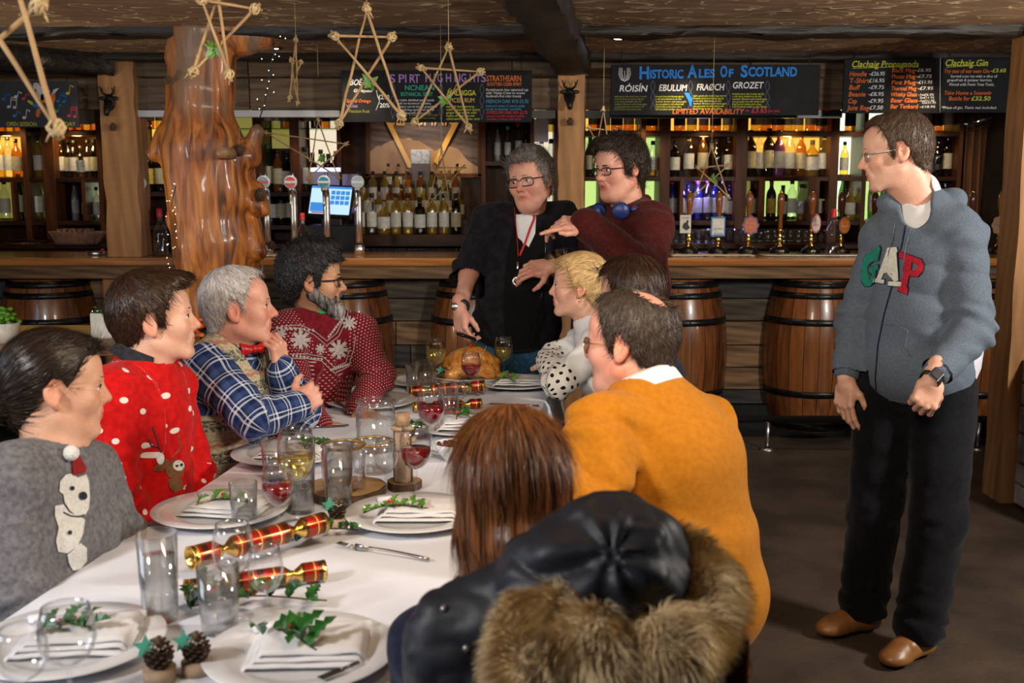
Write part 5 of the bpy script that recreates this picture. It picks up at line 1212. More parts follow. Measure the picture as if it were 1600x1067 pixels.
m=MB();m.prism([(W_*.06,H_*.02),(W_*.36,H_*.02),(W_*.36,H_*.07),(W_*.06,H_*.07)],c1,u_,w_,0.001,0.002);m.build('total_bar','screen_red',sn)
m=MB();p=at(517,350,YQ+0.06);m.bx(p.x-0.06,p.x+0.08,YQ+0.02,YQ+0.12,CT+0.0,p.z+0.05);m.bx(at(480,380,YQ).x,at(560,380,YQ).x,YQ,YQ+0.3,CT-0.1,at(517,352,YQ).z);m.build('cash_drawer','till_black',r,bevel=0.006)
m=MB();a,b_=at(486,268,7.95),at(532,262,7.95);m.bx(a.x,b_.x,7.93,7.95,a.z,b_.z);tag(m.build('strip_lamp','screen_bar'),'short glowing blue strip lamp above the till screen','lamp')
for(a,b_,c_,d,lab)in((492,268,530,300,'white paper notice behind the till'),(536,272,560,330,'white printed sheet right of the till screen')):
 p,q_=at(a,d,7.92),at(c_,b_,7.92);m=MB();m.bx(p.x,q_.x,7.915,7.917,p.z,q_.z);tag(m.build('notice','paper_blueish'),lab,'notice')
light('till_glow','POINT',at(505,320,7.7),None,0.7,(0.35,0.35,1.0),0.03)
# notice hanging by the cupboard
p,q_=at(835,222,7.985),at(857,186,7.985);m=MB();m.bx(p.x,q_.x,7.985,7.99,p.z,q_.z);tag(m.build('notice','paper_blueish'),'pale paper notice hanging left of the central post','notice')
# small things at the left end
mk('basket',(0.42,0.22,0.14),(0.25,0.12,0.08),scale=40,rough=0.8);r=empty('paper_basket',(at(120,362,7.75).x,7.75,BT),'reddish woven basket of napkins behind the left end of the counter','basket');x=at(120,362,7.75).x
m=MB();m.grid(lambda u,v:Vector((x+math.cos(u*2*PI)*(0.15+0.05*v)*(1+.03*math.sin(u*80)),7.75+math.sin(u*2*PI)*(0.06+0.02*v),BT+0.09*v)),120,5,closed_u=True);m.build('basket_wall','basket',r,solid=0.004)
m=MB()
for i in range(7):m.box((x-0.11+i*0.036,7.75,BT+0.06),(0.02,0.07,0.10),Matrix.Rotation(0.15*((i%3)-1),3,'Y'))
m.build('napkins','basket',r)
r=empty('ashtray',(at(157,388,6.68).x,6.68,CT),'small chrome dish with a red bead beside the left post','dish');x=at(150,388,6.68).x;m=MB();m.lathe([(0,0.004),(0.04,0.004),(0.055,0.022),(0.058,0.022),(0.045,0)],(x,6.68,CT),20);m.build('dish','steel',r);m=MB();m.ball((x+0.04,6.68,CT+0.03),0.012);m.build('bead','cap_red',r)
mk('teal_can',(0.02,0.18,0.22),rough=0.4);m=MB();xx=at(137,345,7.98).x;m.lathe([(0,0),(0.045,0),(0.048,0.08),(0.04,0.10),(0.0,0.11)],(xx,8.02,bz(345)),18);
# silver tray stack
m=MB();xx=at(40,360,7.75).x;m.lathe([(0,0.02),(0.13,0.02),(0.15,0.035),(0.14,0)],(xx,7.75,BT),24);tag(m.build('glass_dish','glass_plain'),'shallow clear dish on the back worktop at the far left','dish')
# upturned jar hanging over the right end
r=empty('glass_jar',at(1565,175,6.4),'upturned clear glass jug hanging below the gin board','jug');pa,pb=at(1573,178,6.42),at(1600,168,6.42)
m=MB();a=at(1570,186,6.4);bb=at(1606,180,6.4);m.tube([at(1504,196,6.5),at(1510,195,6.5),at(1545,184,6.5)],[0.035,0.048,0.046],20,cap=False);m.build('jug_body','glass_plain',r)
# stag-head hooks on the posts
def stag(px,py,Y,lab):
 c=at(px,py,Y);r=empty('stag_hook',c,lab,'hook');s=1/FPX*Y;m=MB();m.ball(c,(9*s,0.02,13*s));m.tube([c+Vector((0,-.01,0)),c+Vector((0,-.05,-14*s)),c+Vector((0,-.06,-20*s))],[7*s,5*s,3.5*s],10)
 for sx in(-1,1):m.ball(c+Vector((sx*10*s,-.01,6*s)),(5*s,0.006,3*s))
 m.build('head','iron_dark',r);m=MB()
 for sx in(-1,1):
  b0=c+Vector((sx*3*s,-.01,10*s));m.tube([b0,b0+Vector((sx*6*s,-.01,5*s)),b0+Vector((sx*9*s,-.015,14*s))],[2*s,1.6*s,.8*s],6);m.tube([b0+Vector((sx*6*s,-.01,5*s)),b0+Vector((sx*4*s,-.02,12*s))],[1.4*s,.6*s],5)
 m.build('antlers','iron_dark',r)
stag(171,160,6.47,'small dark stag-head hook on the left post');stag(890,150,6.47,'small dark stag-head hook on the central post')
mk('cone_brown',(0.16,0.09,0.05),(0.07,0.04,0.02),scale=30,rough=0.7);mk('cone_tip',(0.55,0.48,0.42),rough=0.7);mk('twine',(0.50,0.38,0.20),(0.30,0.21,0.10),scale=80,rough=0.9,bump=0.4);mk('stick',(0.40,0.26,0.12),(0.24,0.14,0.06),scale=12,rough=0.75,bump=0.3);mk('leaf_fresh',(0.10,0.24,0.03),(0.05,0.14,0.02),rough=0.4)
def pinecone_mesh(mb,c,r,h,seed=0,up=Vector((0,0,1)),n=60):
 """overlapping scales wound round a core"""
 B=basis(Vector((0,1,0))if abs(up.y)<.9 else Vector((1,0,0)),up)if False else up.to_track_quat('Z','Y').to_matrix();c=Vector(c);mb.ball(c+B@Vector((0,0,h*.5)),(r*.55,r*.55,h*.5),10,B)
 for i in range(n):
  t=i/n;a=i*2.39996;z=h*(0.06+0.86*t);rr=r*math.sin(PI*(0.22+0.70*t))**0.8;w=r*0.34*(1.1-.5*t);o=Vector((math.cos(a),math.sin(a),0));s=Vector((-math.sin(a),math.cos(a),0));p=Vector((0,0,z))
  vs=[p+o*rr*.4-s*w*.5,p+o*rr*.4+s*w*.5,p+o*rr+s*w+Vector((0,0,.14*r)),p+o*rr*1.12+Vector((0,0,.2*r)),p+o*rr-s*w+Vector((0,0,.14*r)),p+o*rr*.95+Vector((0,0,-.08*r))]
  mb.add([c+B@v for v in vs],[(0,1,2,3,4),(0,4,3,5),(5,3,2,1),(0,5,1)])
tbv=surf_bvh(o_trunk)
def hung_cone(px,py,Y,lab,h=0.065,py0=None,tr=False):
 if tr:
  h_=tbv.ray_cast(CAM,ray(px+tr,py).normalized())[0]
  if h_ is not None:Y=h_.y-.015
 c=at(px,py,Y);r=empty('pine_cone',c,lab,'pine cone');m=MB();pinecone_mesh(m,c-Vector((0,0,h/2)),h*.42,h);m.build('cone','cone_brown',r)
 if py0:m=MB();m.tube([c+Vector((0,0,h*.4)),at(px,py0,Y)],0.0012,5);m.build('string','twine',r)
hung_cone(177,198,6.44,'pine cone hung below the stag-head hook on the left post',.05);hung_cone(891,190,6.44,'pine cone hung below the stag-head hook on the central post',.05,165)
hung_cone(374,235,5.05,'pine cone hanging from the branch stub on the trunk',.06,200,-6);hung_cone(407,304,5.05,'frosted pine cone hanging right of the trunk',.07,270,-14);hung_cone(263,125,5.2,'pine cone tucked under the upper left branch stub',.045,None,12);hung_cone(424,383,6.62,'pine cone at the foot of the nearest chrome tap',.06)
# ------------------------------------------------------------------ stick stars hung from the ceiling
def star(pts,Y,label,dy=(0,0.03,-0.02,0.02,-0.03),r=0.005,hang=None,leaf=True,knot=0.013,tilt=0.0,extra=True):
 """five-pointed star of sticks lashed with twine; pts = the five tips in order round the star, in picture positions"""
 P=[at(px,py,Y+d)for(px,py),d in zip(pts,dy)];c=sum(P,Vector())/5;rt=empty('stick_star',c,label,'star decoration')
 m=MB()
 for i in range(5):
  a,b_=P[i],P[(i+2)%5];d=(b_-a).normalized();n=7;q=[a-d*0.02+(b_-a+d*.04)*(k/n)+Vector((mnoise.noise(Vector((k,i,Y))),mnoise.noise(Vector((k,i,9))),mnoise.noise(Vector((i,k,3)))))*0.004 for k in range(n+1)]
  m.tube(q,[r*(1-.3*k/n)for k in range(n+1)],8);
 m.build('stick','stick',rt);m=MB();rr=random.Random(int(Y*100+pts[0][0]))
 for p in P:
  for k in range(5):
   R3=Matrix.Rotation(rr.uniform(0,6),3,(rr.random()-.5,rr.random()-.5,rr.random()-.5));m.tube([p+R3@Vector((math.cos(t)*knot,math.sin(t)*knot*.8,0))for t in np.linspace(0,2*PI,12)[:-1]],knot*.28,5,closed=True)
  if extra:
   for k in range(2):e=Vector((rr.uniform(-1,1),rr.uniform(-1,1),rr.uniform(-1.2,.2)))*knot*2;m.tube([p,p+e*.6+Vector((0,0,.004)),p+e],[knot*.22,knot*.2,knot*.1],5)
 m.build('twine_knot','twine',rt)
 if hang:
  m=MB();h0=P[0]if hang is True else at(hang[0],hang[1],Y);m.tube([h0,Vector((h0.x,h0.y,CZ-0.001))],0.0012,5);m.build('hanging_string','twine',rt)
 if leaf:
  m=MB();lc=P[0]*.0+(P[1]+P[3])*.5 if False else(P[0]+P[2]*1.1+P[3]*.9)/3
  for k in range(9):
   d=Vector((rr.uniform(-1,1),rr.uniform(-.4,.4),rr.uniform(-1,.6))).normalized();s=d.cross(Vector((0,1,0))).normalized()*.008;L_=rr.uniform(.02,.038);m.add([lc,lc+d*L_*.5+s,lc+d*L_,lc+d*L_*.5-s],[(0,1,2,3)])
  m.build('leaf_sprig','leaf_fresh',rt,solid=0.001)
 return rt
star([(573,14),(612,58),(627,180),(530,193),(523,56)],3.4,'large stick star hanging over the left part of the purple-headed board',hang=True)
star([(701,74),(750,112),(732,198),(648,190),(658,106)],4.1,'stick star with green leaves hanging over the right part of the purple-headed board',hang=True)
star([(340,-6),(398,14),(358,116),(302,112),(315,0)],2.9,'stick star hanging close before the upper tree trunk',hang=True,r=0.0048)
star([(-60,-30),(60,10),(88,200),(-60,110),(10,-80)],1.9,'large blurred stick star nearest the lens at the top left corner',hang=False,r=0.0055,knot=0.014,leaf=False)
star([(462,62),(470,97),(465,160),(453,152),(455,94)],4.6,'slender stick star seen edge-on right of the upper trunk',hang=True,dy=(0,.12,.09,-.09,-.12),r=.004,knot=.009,leaf=False)
star([(497,188),(540,225),(528,276),(482,278),(415,207)],5.6,'small stick star hanging before the beer taps',hang=(497,120),r=.004,knot=.009)
star([(1112,230),(1138,258),(1137,306),(1086,304),(1090,262)],5.4,'stick star with a green leaf hanging before the hand pumps',hang=True,r=.004,knot=.009)
star([(943,172),(962,205),(955,262),(928,250),(920,200)],5.9,'stick star hanging just behind the headphone man\'s head',hang=True,r=.004,knot=.009,leaf=False)
star([(690,296-100+40),(722,262),(704,326),(668,322),(678,262)],5.2,'thin stick star hanging before the stacked bottles',hang=True,r=.003,knot=.007,leaf=False)
# white spiky bauble at the right edge
mk('bauble_white',(0.7,0.7,0.68),rough=0.6);c=at(1597,103,6.3);r=empty('paper_star',c,'white spiky paper bauble at the right edge over the gin board','bauble');m=MB();rr=random.Random(1)
for k in range(46):
 d=Vector((rr.gauss(0,1),rr.gauss(0,1),rr.gauss(0,1))).normalized();m.tube([c,c+d*.055],[.003,.0008],4)
m.build('spikes','bauble_white',r)
# fairy lights on a dark twig right of the trunk
mk_emit('fairy_glow',(1.0,0.82,0.5),8);mk('wire_dark',(0.01,0.012,0.01),rough=0.5)
r=empty('fairy_lights',at(424,110,5.3),'string of tiny warm fairy lights hanging from the trunk branch','fairy lights');pts=[(427,60),(428,80),(424,100),(420,125),(416,150),(411,170),(405,186)];m=MB();m.tube([at(a,b_,5.3)for a,b_ in pts],.003,5);g=MB();rr=random.Random(6)
for a,b_ in((438,57),(446,60),(430,85),(436,88),(409,92),(426,93),(420,110),(427,117),(409,125),(420,127),(418,138),(428,144),(402,155),(415,148),(405,170),(413,165)):
 p=at(a,b_,5.28);g.ball(p,.0022,8);m.tube([p,at(min(430,max(408,a+rr.uniform(-4,4))),b_+4,5.3)],.0012,4)
m.build('wire','wire_dark',r);g.build('bulbs','fairy_glow',r)
r=empty('fairy_lights',at(272,350,5.15),'string of tiny fairy lights down the left side of the trunk','fairy lights');m=MB();g=MB();pts=[(275,290),(268,320),(276,350),(268,375),(272,400),(266,430)];m.tube([at(a,b_,5.2)for a,b_ in pts],.002,5)
for i in range(26):g.ball(at(268+rr.uniform(-9,9),rr.uniform(285,432),5.2),.0017,6)
m.build('wire','wire_dark',r);g.build('bulbs','fairy_glow',r)
# orange flowers behind the grey-haired man, things on the side table at the far left
mk('petal_orange',(0.85,0.20,0.02),(0.6,0.1,0.01),rough=0.5)
mk('side_table_wood',(0.35,0.17,0.06),(0.2,0.09,0.03),scale=3,stretch=(.5,4,4),tex='wood',rough=.4)
YS2=4.3;zt2=at(60,541,YS2).z;r=empty('side_table',(-2.1,4.5,0),'brown wooden side table behind the seated people at the far left','table');m=MB();m.bx(-2.9,-1.35,YS2,4.95,zt2-.04,zt2);m.build('tabletop','side_table_wood',r,bevel=.005)
for x in(-2.85,-1.42):
 for y in(4.35,4.88):m=MB();m.bx(x-.03,x+.03,y-.03,y+.03,0,zt2-.04);m.build('leg','side_table_wood',r)
m=MB();c=Vector((at(6,560,4.4).x,4.42,zt2));r=empty('potted_plant',c,'bright green leafy plant in a white pot at the left edge','plant');m=MB();m.lathe([(0,0),(.05,0),(.065,.08),(.06,.08)],c,20);m.build('pot','label_white',r);rr=random.Random(3);m=MB()
mk('leaf_bright',(0.16,0.42,0.03),(0.08,0.25,0.02),rough=.35)
for i in range(60):
 d=Vector((rr.gauss(0,1),rr.gauss(0,1),abs(rr.gauss(0,.8)))).normalized();p=c+Vector((0,0,.08))+d*rr.uniform(.02,.07);m.ball(p,(.012,.012,.009),6)
m.build('foliage','leaf_bright',r)
c=Vector((at(166,560,4.55).x,4.55,zt2));r=empty('storage_jar',c,'lidded white glass jar between the dark-haired woman and the red-jumper man','jar');m=MB();m.lathe([(0,0),(.05,0),(.055,.01),(.055,.10),(.045,.115)],c,24);m.build('jar_body','label_white',r);m=MB();m.lathe([(.052,.108),(.054,.12),(.048,.13),(0,.134)],c,24);m.build('lid','glass_green',r)
c=at(320,512,4.5);r=empty('orange_flowers',c-Vector((0,0,c.z-0.80)),'bunch of orange flowers in a dark vase behind the grey-haired man','flowers');m=MB()
for i in range(40):
 p=c+Vector((rr.gauss(0,.025),rr.gauss(0,.025),rr.gauss(0,.018)));m.ball(p,(.014,.012,.006),6,Matrix.Rotation(rr.uniform(0,3),3,(rr.random(),rr.random(),.3)))
m.build('petals','petal_orange',r);m=MB();m.tube([c,(c.x,c.y,0.80)],[.02,.03],12);m.tube([(c.x,c.y,0),(c.x,c.y,0.80)],[.14,.03],12);m.build('vase','rail_black',r)
# ------------------------------------------------------------------ pattern materials for clothes
class NG:
 def __init__(s,name,rough=0.85,sheen=0.3):
  s.m,s.nt,s.b=_nt(name);s.N=s.nt.nodes;s.L=s.nt.links;s.b.inputs['Roughness'].default_value=rough;s.b.inputs['Sheen Weight'].default_value=sheen*0.2;s.b.inputs['Specular IOR Level'].default_value=0.12;M[name]=s.m
  s.tc=s.N.new('ShaderNodeTexCoord').outputs['Object']
 def attr(s,n):a=s.N.new('ShaderNodeAttribute');a.attribute_name=n;return a.outputs['Vector']
 def sep(s,v):q=s.N.new('ShaderNodeSeparateXYZ');s.L.new(v,q.inputs[0]);return q.outputs
 def comb(s,x,y,z=None):
  q=s.N.new('ShaderNodeCombineXYZ')
  for i,k in enumerate((x,y,z)):
   if k is not None:s.L.new(k,q.inputs[i])
  return q.outputs[0]
 def m_(s,op,a,b=None,c=None):
  q=s.N.new('ShaderNodeMath');q.operation=op
  for i,k in enumerate((a,b,c)):
   if k is None:continue
   if isinstance(k,(int,float)):q.inputs[i].default_value=k
   else:s.L.new(k,q.inputs[i])
  return q.outputs[0]
 def mixc(s,f,a,b):
  q=s.N.new('ShaderNodeMix');q.data_type='RGBA'
  if isinstance(f,(int,float)):q.inputs[0].default_value=f
  else:s.L.new(f,q.inputs[0])
  for i,k in((6,a),(7,b)):
   if isinstance(k,tuple):q.inputs[i].default_value=c4(k)
   else:s.L.new(k,q.inputs[i])
  return q.outputs[2]
 def noise(s,v,sc_,det=3):q=s.N.new('ShaderNodeTexNoise');q.inputs['Scale'].default_value=sc_;q.inputs['Detail'].default_value=det;s.L.new(v,q.inputs[0]);return q.outputs['Fac']
 def fr(s,v,k):return s.m_('FRACT',s.m_('MULTIPLY',v,k))
 def band(s,v,k,w):return s.m_('LESS_THAN',s.fr(v,k),w)
 def ramp(s,f,a,b,p=(0.35,0.65)):
  q=s.N.new('ShaderNodeValToRGB');s.L.new(f,q.inputs[0]);q.color_ramp.elements[0].color=c4(a);q.color_ramp.elements[1].color=c4(b);q.color_ramp.elements[0].position,q.color_ramp.elements[1].position=p;return q.outputs[0]
 def out(s,c,bump=None,st=0.3,dist=0.004):
  s.L.new(c,s.b.inputs['Base Color'])
  if bump is not None:q=s.N.new('ShaderNodeBump');q.inputs['Strength'].default_value=st;q.inputs['Distance'].default_value=dist;s.L.new(bump,q.inputs['Height']);s.L.new(q.outputs[0],s.b.inputs['Normal'])
def knit(name,c1,c2,sc_=60,st=0.35,rough=0.9,sheen=0.4):g=NG(name,rough,sheen);n=g.noise(g.tc,sc_,4);g.out(g.ramp(n,c2,c1),g.noise(g.tc,260,2),st)
knit('wool_grey',(0.20,0.195,0.21),(0.115,0.112,0.124),90);knit('fleece_black',(0.017,0.016,0.021),(0.009,0.008,0.011),30,.3,.95,.25);knit('shirt_black',(0.006,0.006,0.006),(0.004,0.004,0.004));knit('fleece_maroon',(0.085,0.012,0.010),(0.05,0.007,0.006),90)
knit('knit_mustard',(0.47,0.175,0.009),(0.41,0.145,0.007),70,.25,.85,.35);knit('jersey_blue',(0.125,0.155,0.195),(0.085,0.108,0.14),240,.3,.9,.3);knit('jersey_cuff',(0.12,0.15,0.19),(0.08,0.10,0.13),90);knit('cotton_white',(0.80,0.80,0.80),(0.72,0.73,0.75),20,.1)
knit('denim_black',(0.007,0.008,0.011),(0.004,0.004,0.006),50);knit('denim_blue',(0.03,0.10,0.17),(0.015,0.055,0.10),60);knit('denim_navy',(0.015,0.025,0.05),(0.008,0.014,0.03),60);knit('collar_dark',(0.035,0.035,0.045),(0.02,0.02,0.026));knit('green_cotton',(0.03,0.42,0.12),(0.02,0.33,0.09));knit('navy_cloth',(0.015,0.02,0.045),(0.01,0.012,0.03))
g=NG('knit_red_dots');v=g.N.new('ShaderNodeTexVoronoi');v.voronoi_dimensions='2D';v.inputs['Randomness'].default_value=.85;v.inputs['Scale'].default_value=14;g.L.new(g.attr('puv'),v.inputs[0]);n=g.noise(g.tc,50);g.out(g.mixc(g.m_('LESS_THAN',v.outputs['Distance'],0.11),g.ramp(n,(0.50,0.005,0.006),(0.66,0.010,0.010)),(0.85,0.78,0.74)),g.noise(g.tc,250,2))
g=NG('plaid_navy',0.8,0.1);x,y,z=g.sep(g.attr('puv'));K=17
a1=g.band(x,K,0.10);a2=g.band(g.m_('ADD',x,0.012),K,0.07);b1=g.band(y,K,0.10);b2=g.band(g.m_('ADD',y,0.012),K,0.07);a3=g.band(g.m_('ADD',x,0.035),K,0.30);b3=g.band(g.m_('ADD',y,0.035),K,0.30)
c=g.mixc(g.m_('MULTIPLY',g.m_('ADD',a3,b3),0.35),(0.010,0.022,0.085),(0.05,0.09,0.24));w=g.m_('MAXIMUM',g.m_('MAXIMUM',a1,a2),g.m_('MAXIMUM',b1,b2));ww=g.m_('ADD',g.m_('MULTIPLY',w,0.6),g.m_('MULTIPLY',g.m_('MULTIPLY',g.m_('MAXIMUM',a1,a2),g.m_('MAXIMUM',b1,b2)),0.4));g.out(g.mixc(ww,c,(0.62,0.68,0.80)),g.noise(g.tc,200,2),.15)
g=NG('fairisle');x,y,z=g.sep(g.attr('puv'));zz=g.m_('MULTIPLY',x,1.0);jig=g.m_('MULTIPLY',g.m_('ABSOLUTE',g.m_('SUBTRACT',g.fr(y,32),0.5)),0.012);zj=g.m_('ADD',zz,jig);n=g.noise(g.tc,120)
base=g.ramp(n,(0.42,0.35,0.23),(0.62,0.54,0.38));gm=g.m_('MULTIPLY',g.band(zz,9.5,0.34),g.m_('GREATER_THAN',g.noise(g.comb(g.m_('MULTIPLY',y,95),g.m_('MULTIPLY',x,130)),1.0,1),0.47));c=g.mixc(gm,base,(0.10,0.14,0.12));c=g.mixc(g.band(g.m_('ADD',zj,0.048),9.5,0.10),c,(0.46,0.22,0.15));c=g.mixc(g.band(g.m_('ADD',zj,0.030),19,0.07),c,(0.40,0.25,0.16));g.out(c,g.noise(g.tc,220,2),.5)
knit('rib_beige',(0.50,0.38,0.25),(0.36,0.26,0.17),80,.6)
g=NG('nordic_maroon');x,y,z=g.sep(g.attr('puv'));r1=g.m_('FLOOR',g.m_('MULTIPLY',x,95));yo=g.m_('ADD',g.m_('MULTIPLY',y,95),g.m_('MULTIPLY',r1,0.5));u1=g.m_('SUBTRACT',g.m_('FRACT',yo),0.5);v1=g.m_('SUBTRACT',g.fr(x,95),0.5);dd=g.m_('ADD',g.m_('MULTIPLY',u1,u1),g.m_('MULTIPLY',v1,v1))
low=g.m_('GREATER_THAN',z,0.5);dots=g.m_('MULTIPLY',g.m_('LESS_THAN',dd,0.035),low);n=g.noise(g.tc,60);g.out(g.mixc(dots,g.ramp(n,(0.13,0.006,0.012),(0.20,0.010,0.020)),(0.55,0.42,0.40)),g.noise(g.tc,240,2),.35)
mk('motif_grey',(0.50,0.46,0.46),(0.38,0.33,0.34),scale=120,rough=0.95);mk('motif_white',(0.80,0.80,0.76),(0.66,0.66,0.62),scale=150,rough=0.95,bump=0.5);mk('motif_red',(0.30,0.008,0.012),(0.22,0.005,0.01),scale=90,rough=0.95);mk('motif_dark',(0.015,0.02,0.03),rough=0.9);mk('motif_brown',(0.22,0.10,0.04),(0.15,0.06,0.02),scale=90,rough=0.95)
mk('felt_green',(0.01,0.22,0.15),(0.005,0.16,0.11),scale=90,rough=0.95);mk('felt_cream',(0.66,0.66,0.58),(0.55,0.55,0.48),scale=90,rough=0.95);mk('felt_red',(0.46,0.01,0.03),(0.34,0.006,0.02),scale=90,rough=0.95)
g=NG('polka',0.8,0.1);x,y,z=g.sep(g.attr('puv'));r1=g.m_('FLOOR',g.m_('MULTIPLY',x,34));yo=g.m_('ADD',g.m_('MULTIPLY',y,34),g.m_('MULTIPLY',r1,0.5));u1=g.m_('SUBTRACT',g.m_('FRACT',yo),0.5);v1=g.m_('SUBTRACT',g.fr(x,34),0.5);dd=g.m_('ADD',g.m_('MULTIPLY',u1,u1),g.m_('MULTIPLY',v1,v1));g.out(g.mixc(g.m_('LESS_THAN',dd,0.055),(0.78,0.76,0.72),(0.012,0.012,0.02)))
mk('leather_tan',(0.30,0.13,0.035),(0.17,0.065,0.016),scale=14,rough=0.38,bump=0.25);mk('sole_dark',(0.06,0.035,0.02),rough=0.7);mk('leather_black',(0.02,0.018,0.018),rough=0.4)
mk('silk_red',(0.55,0.01,0.015),(0.4,0.006,0.01),scale=50,rough=0.35);mk('lanyard_red',(0.60,0.015,0.02),(0.5,0.01,0.015),scale=40,rough=0.6);mk('phones_blue',(0.02,0.045,0.20),(0.015,0.03,0.14),rough=0.4);mk('strap_dark',(0.015,0.015,0.015),rough=0.5)
mk_hair('hair_black',(0.030,0.018,0.012),(0.008,0.005,0.004),rough=0.30);mk_hair('hair_dkbrown',(0.048,0.022,0.011),(0.018,0.010,0.006),rough=0.32);mk_hair('hair_silver',(0.62,0.58,0.56),(0.26,0.23,0.22));mk_hair('hair_ink',(0.028,0.026,0.027),(0.006,0.006,0.007),rough=0.45)
mk_hair('hair_saltgrey',(0.30,0.27,0.25),(0.055,0.047,0.042));mk_hair('hair_wavy',(0.048,0.028,0.020),(0.010,0.007,0.006));mk_hair('hair_blonde',(0.78,0.54,0.26),(0.42,0.26,0.10),rough=0.35);mk_hair('hair_brunette',(0.06,0.028,0.016),(0.012,0.006,0.004),rough=0.35)
mk_hair('hair_balding',(0.075,0.055,0.044),(0.03,0.022,0.018));mk_hair('hair_chestnut',(0.24,0.085,0.024),(0.016,0.007,0.004),rough=0.30,hs=16);mk_hair('hair_crop',(0.10,0.062,0.038),(0.045,0.028,0.020));mk_hair('beard_mix',(0.22,0.21,0.21),(0.012,0.011,0.011));mk_hair('beard_white',(0.45,0.44,0.44),(0.12,0.11,0.11))
mk('brow_dark',(0.02,0.012,0.008),rough=0.8);mk('brow_grey',(0.28,0.24,0.21),rough=0.8);mk('brow_fair',(0.35,0.22,0.12),rough=0.8)
def cam_hit(bvh,px,py):
 h=bvh.ray_cast(CAM,ray(px,py).normalized());return(h[0],h[1])if h[0]is not None else(None,None)
def multi_bvh(objs):
 vs=[];fs=[]
 for o in objs:
  b=wloc(o);n=len(vs);vs+=[v.co+b for v in o.data.vertices];fs+=[[i+n for i in p.vertices]for p in o.data.polygons]
 return BVHTree.FromPolygons(vs,fs)
def motif(bvh,polys,name,mat,parent,lift=0.0018,step=4.0):
 """felt or knitted motif laid on the cloth; outlines given in picture positions and dropped on the surface"""
 bm=bmesh.new()
 for poly in polys:
  vs=[bm.verts.new((x,y,0))for x,y in poly]
  try:bm.faces.new(vs)
  except ValueError:pass
 bmesh.ops.triangulate(bm,faces=bm.faces[:]);xs=[v.co.x for v in bm.verts];ys=[v.co.y for v in bm.verts]
 for ax,a,b in((0,min(xs),max(xs)),(1,min(ys),max(ys))):
  t=a+step
  while t<b:
   bmesh.ops.bisect_plane(bm,geom=bm.verts[:]+bm.edges[:]+bm.faces[:],dist=1e-5,plane_co=Vector((t,0,0))if ax==0 else Vector((0,t,0)),plane_no=Vector((1,0,0))if ax==0 else Vector((0,1,0)));t+=step
 bm.verts.index_update();vs=[];ok=[]
 for v in bm.verts:
  p,n=cam_hit(bvh,v.co.x,v.co.y)
  if p is None:vs.append(Vector((0,0,0)));ok.append(False)
  else:n=n if n.dot(p-CAM)<0 else-n;vs.append(p+n*lift);ok.append(True)
 fs=[[v.index for v in f.verts]for f in bm.faces if all(ok[v.index]for v in f.verts)];bm.free()
 if not fs:return None
 mb=MB();used=sorted({i for f in fs for i in f});mp={k:i for i,k in enumerate(used)};mb.add([vs[i]for i in used],[[mp[i]for i in f]for f in fs],True)
 return mb.build(name,mat,parent)
def seam(bvh,pts,r,name,mat,parent,lift=0.001,n=4,flat=1.0,sub=6,closed=False):
 """cord, zip or stitched line lying on the cloth"""
 P=[];q=list(pts)+([pts[0]]if closed else[])
 for(x0,y0),(x1,y1)in zip(q[:-1],q[1:]):
  for k in range(sub):
   t=k/sub;p,nn=cam_hit(bvh,x0+(x1-x0)*t,y0+(y1-y0)*t)
   if p is not None:nn=nn if nn.dot(p-CAM)<0 else-nn;P.append(p+nn*lift)
 if len(P)<2:return None
 mb=MB();mb.tube(P,r,n*2,flat=flat);return mb.build(name,mat,parent)
def mirror_xy(v):return v
def arms_fn(j,g,r=(0.058,0.046,0.036),k=0.03,which='lr'):
 def fn(P):
  d=None
  for s in which:
   e=limb(P,A_(j['s'+s]),A_(j['e'+s]),A_(j['w'+s]),r[0]+g,r[1]+g,r[2]+g,k);d=e if d is None else np.minimum(d,e)
  return d
 return fn
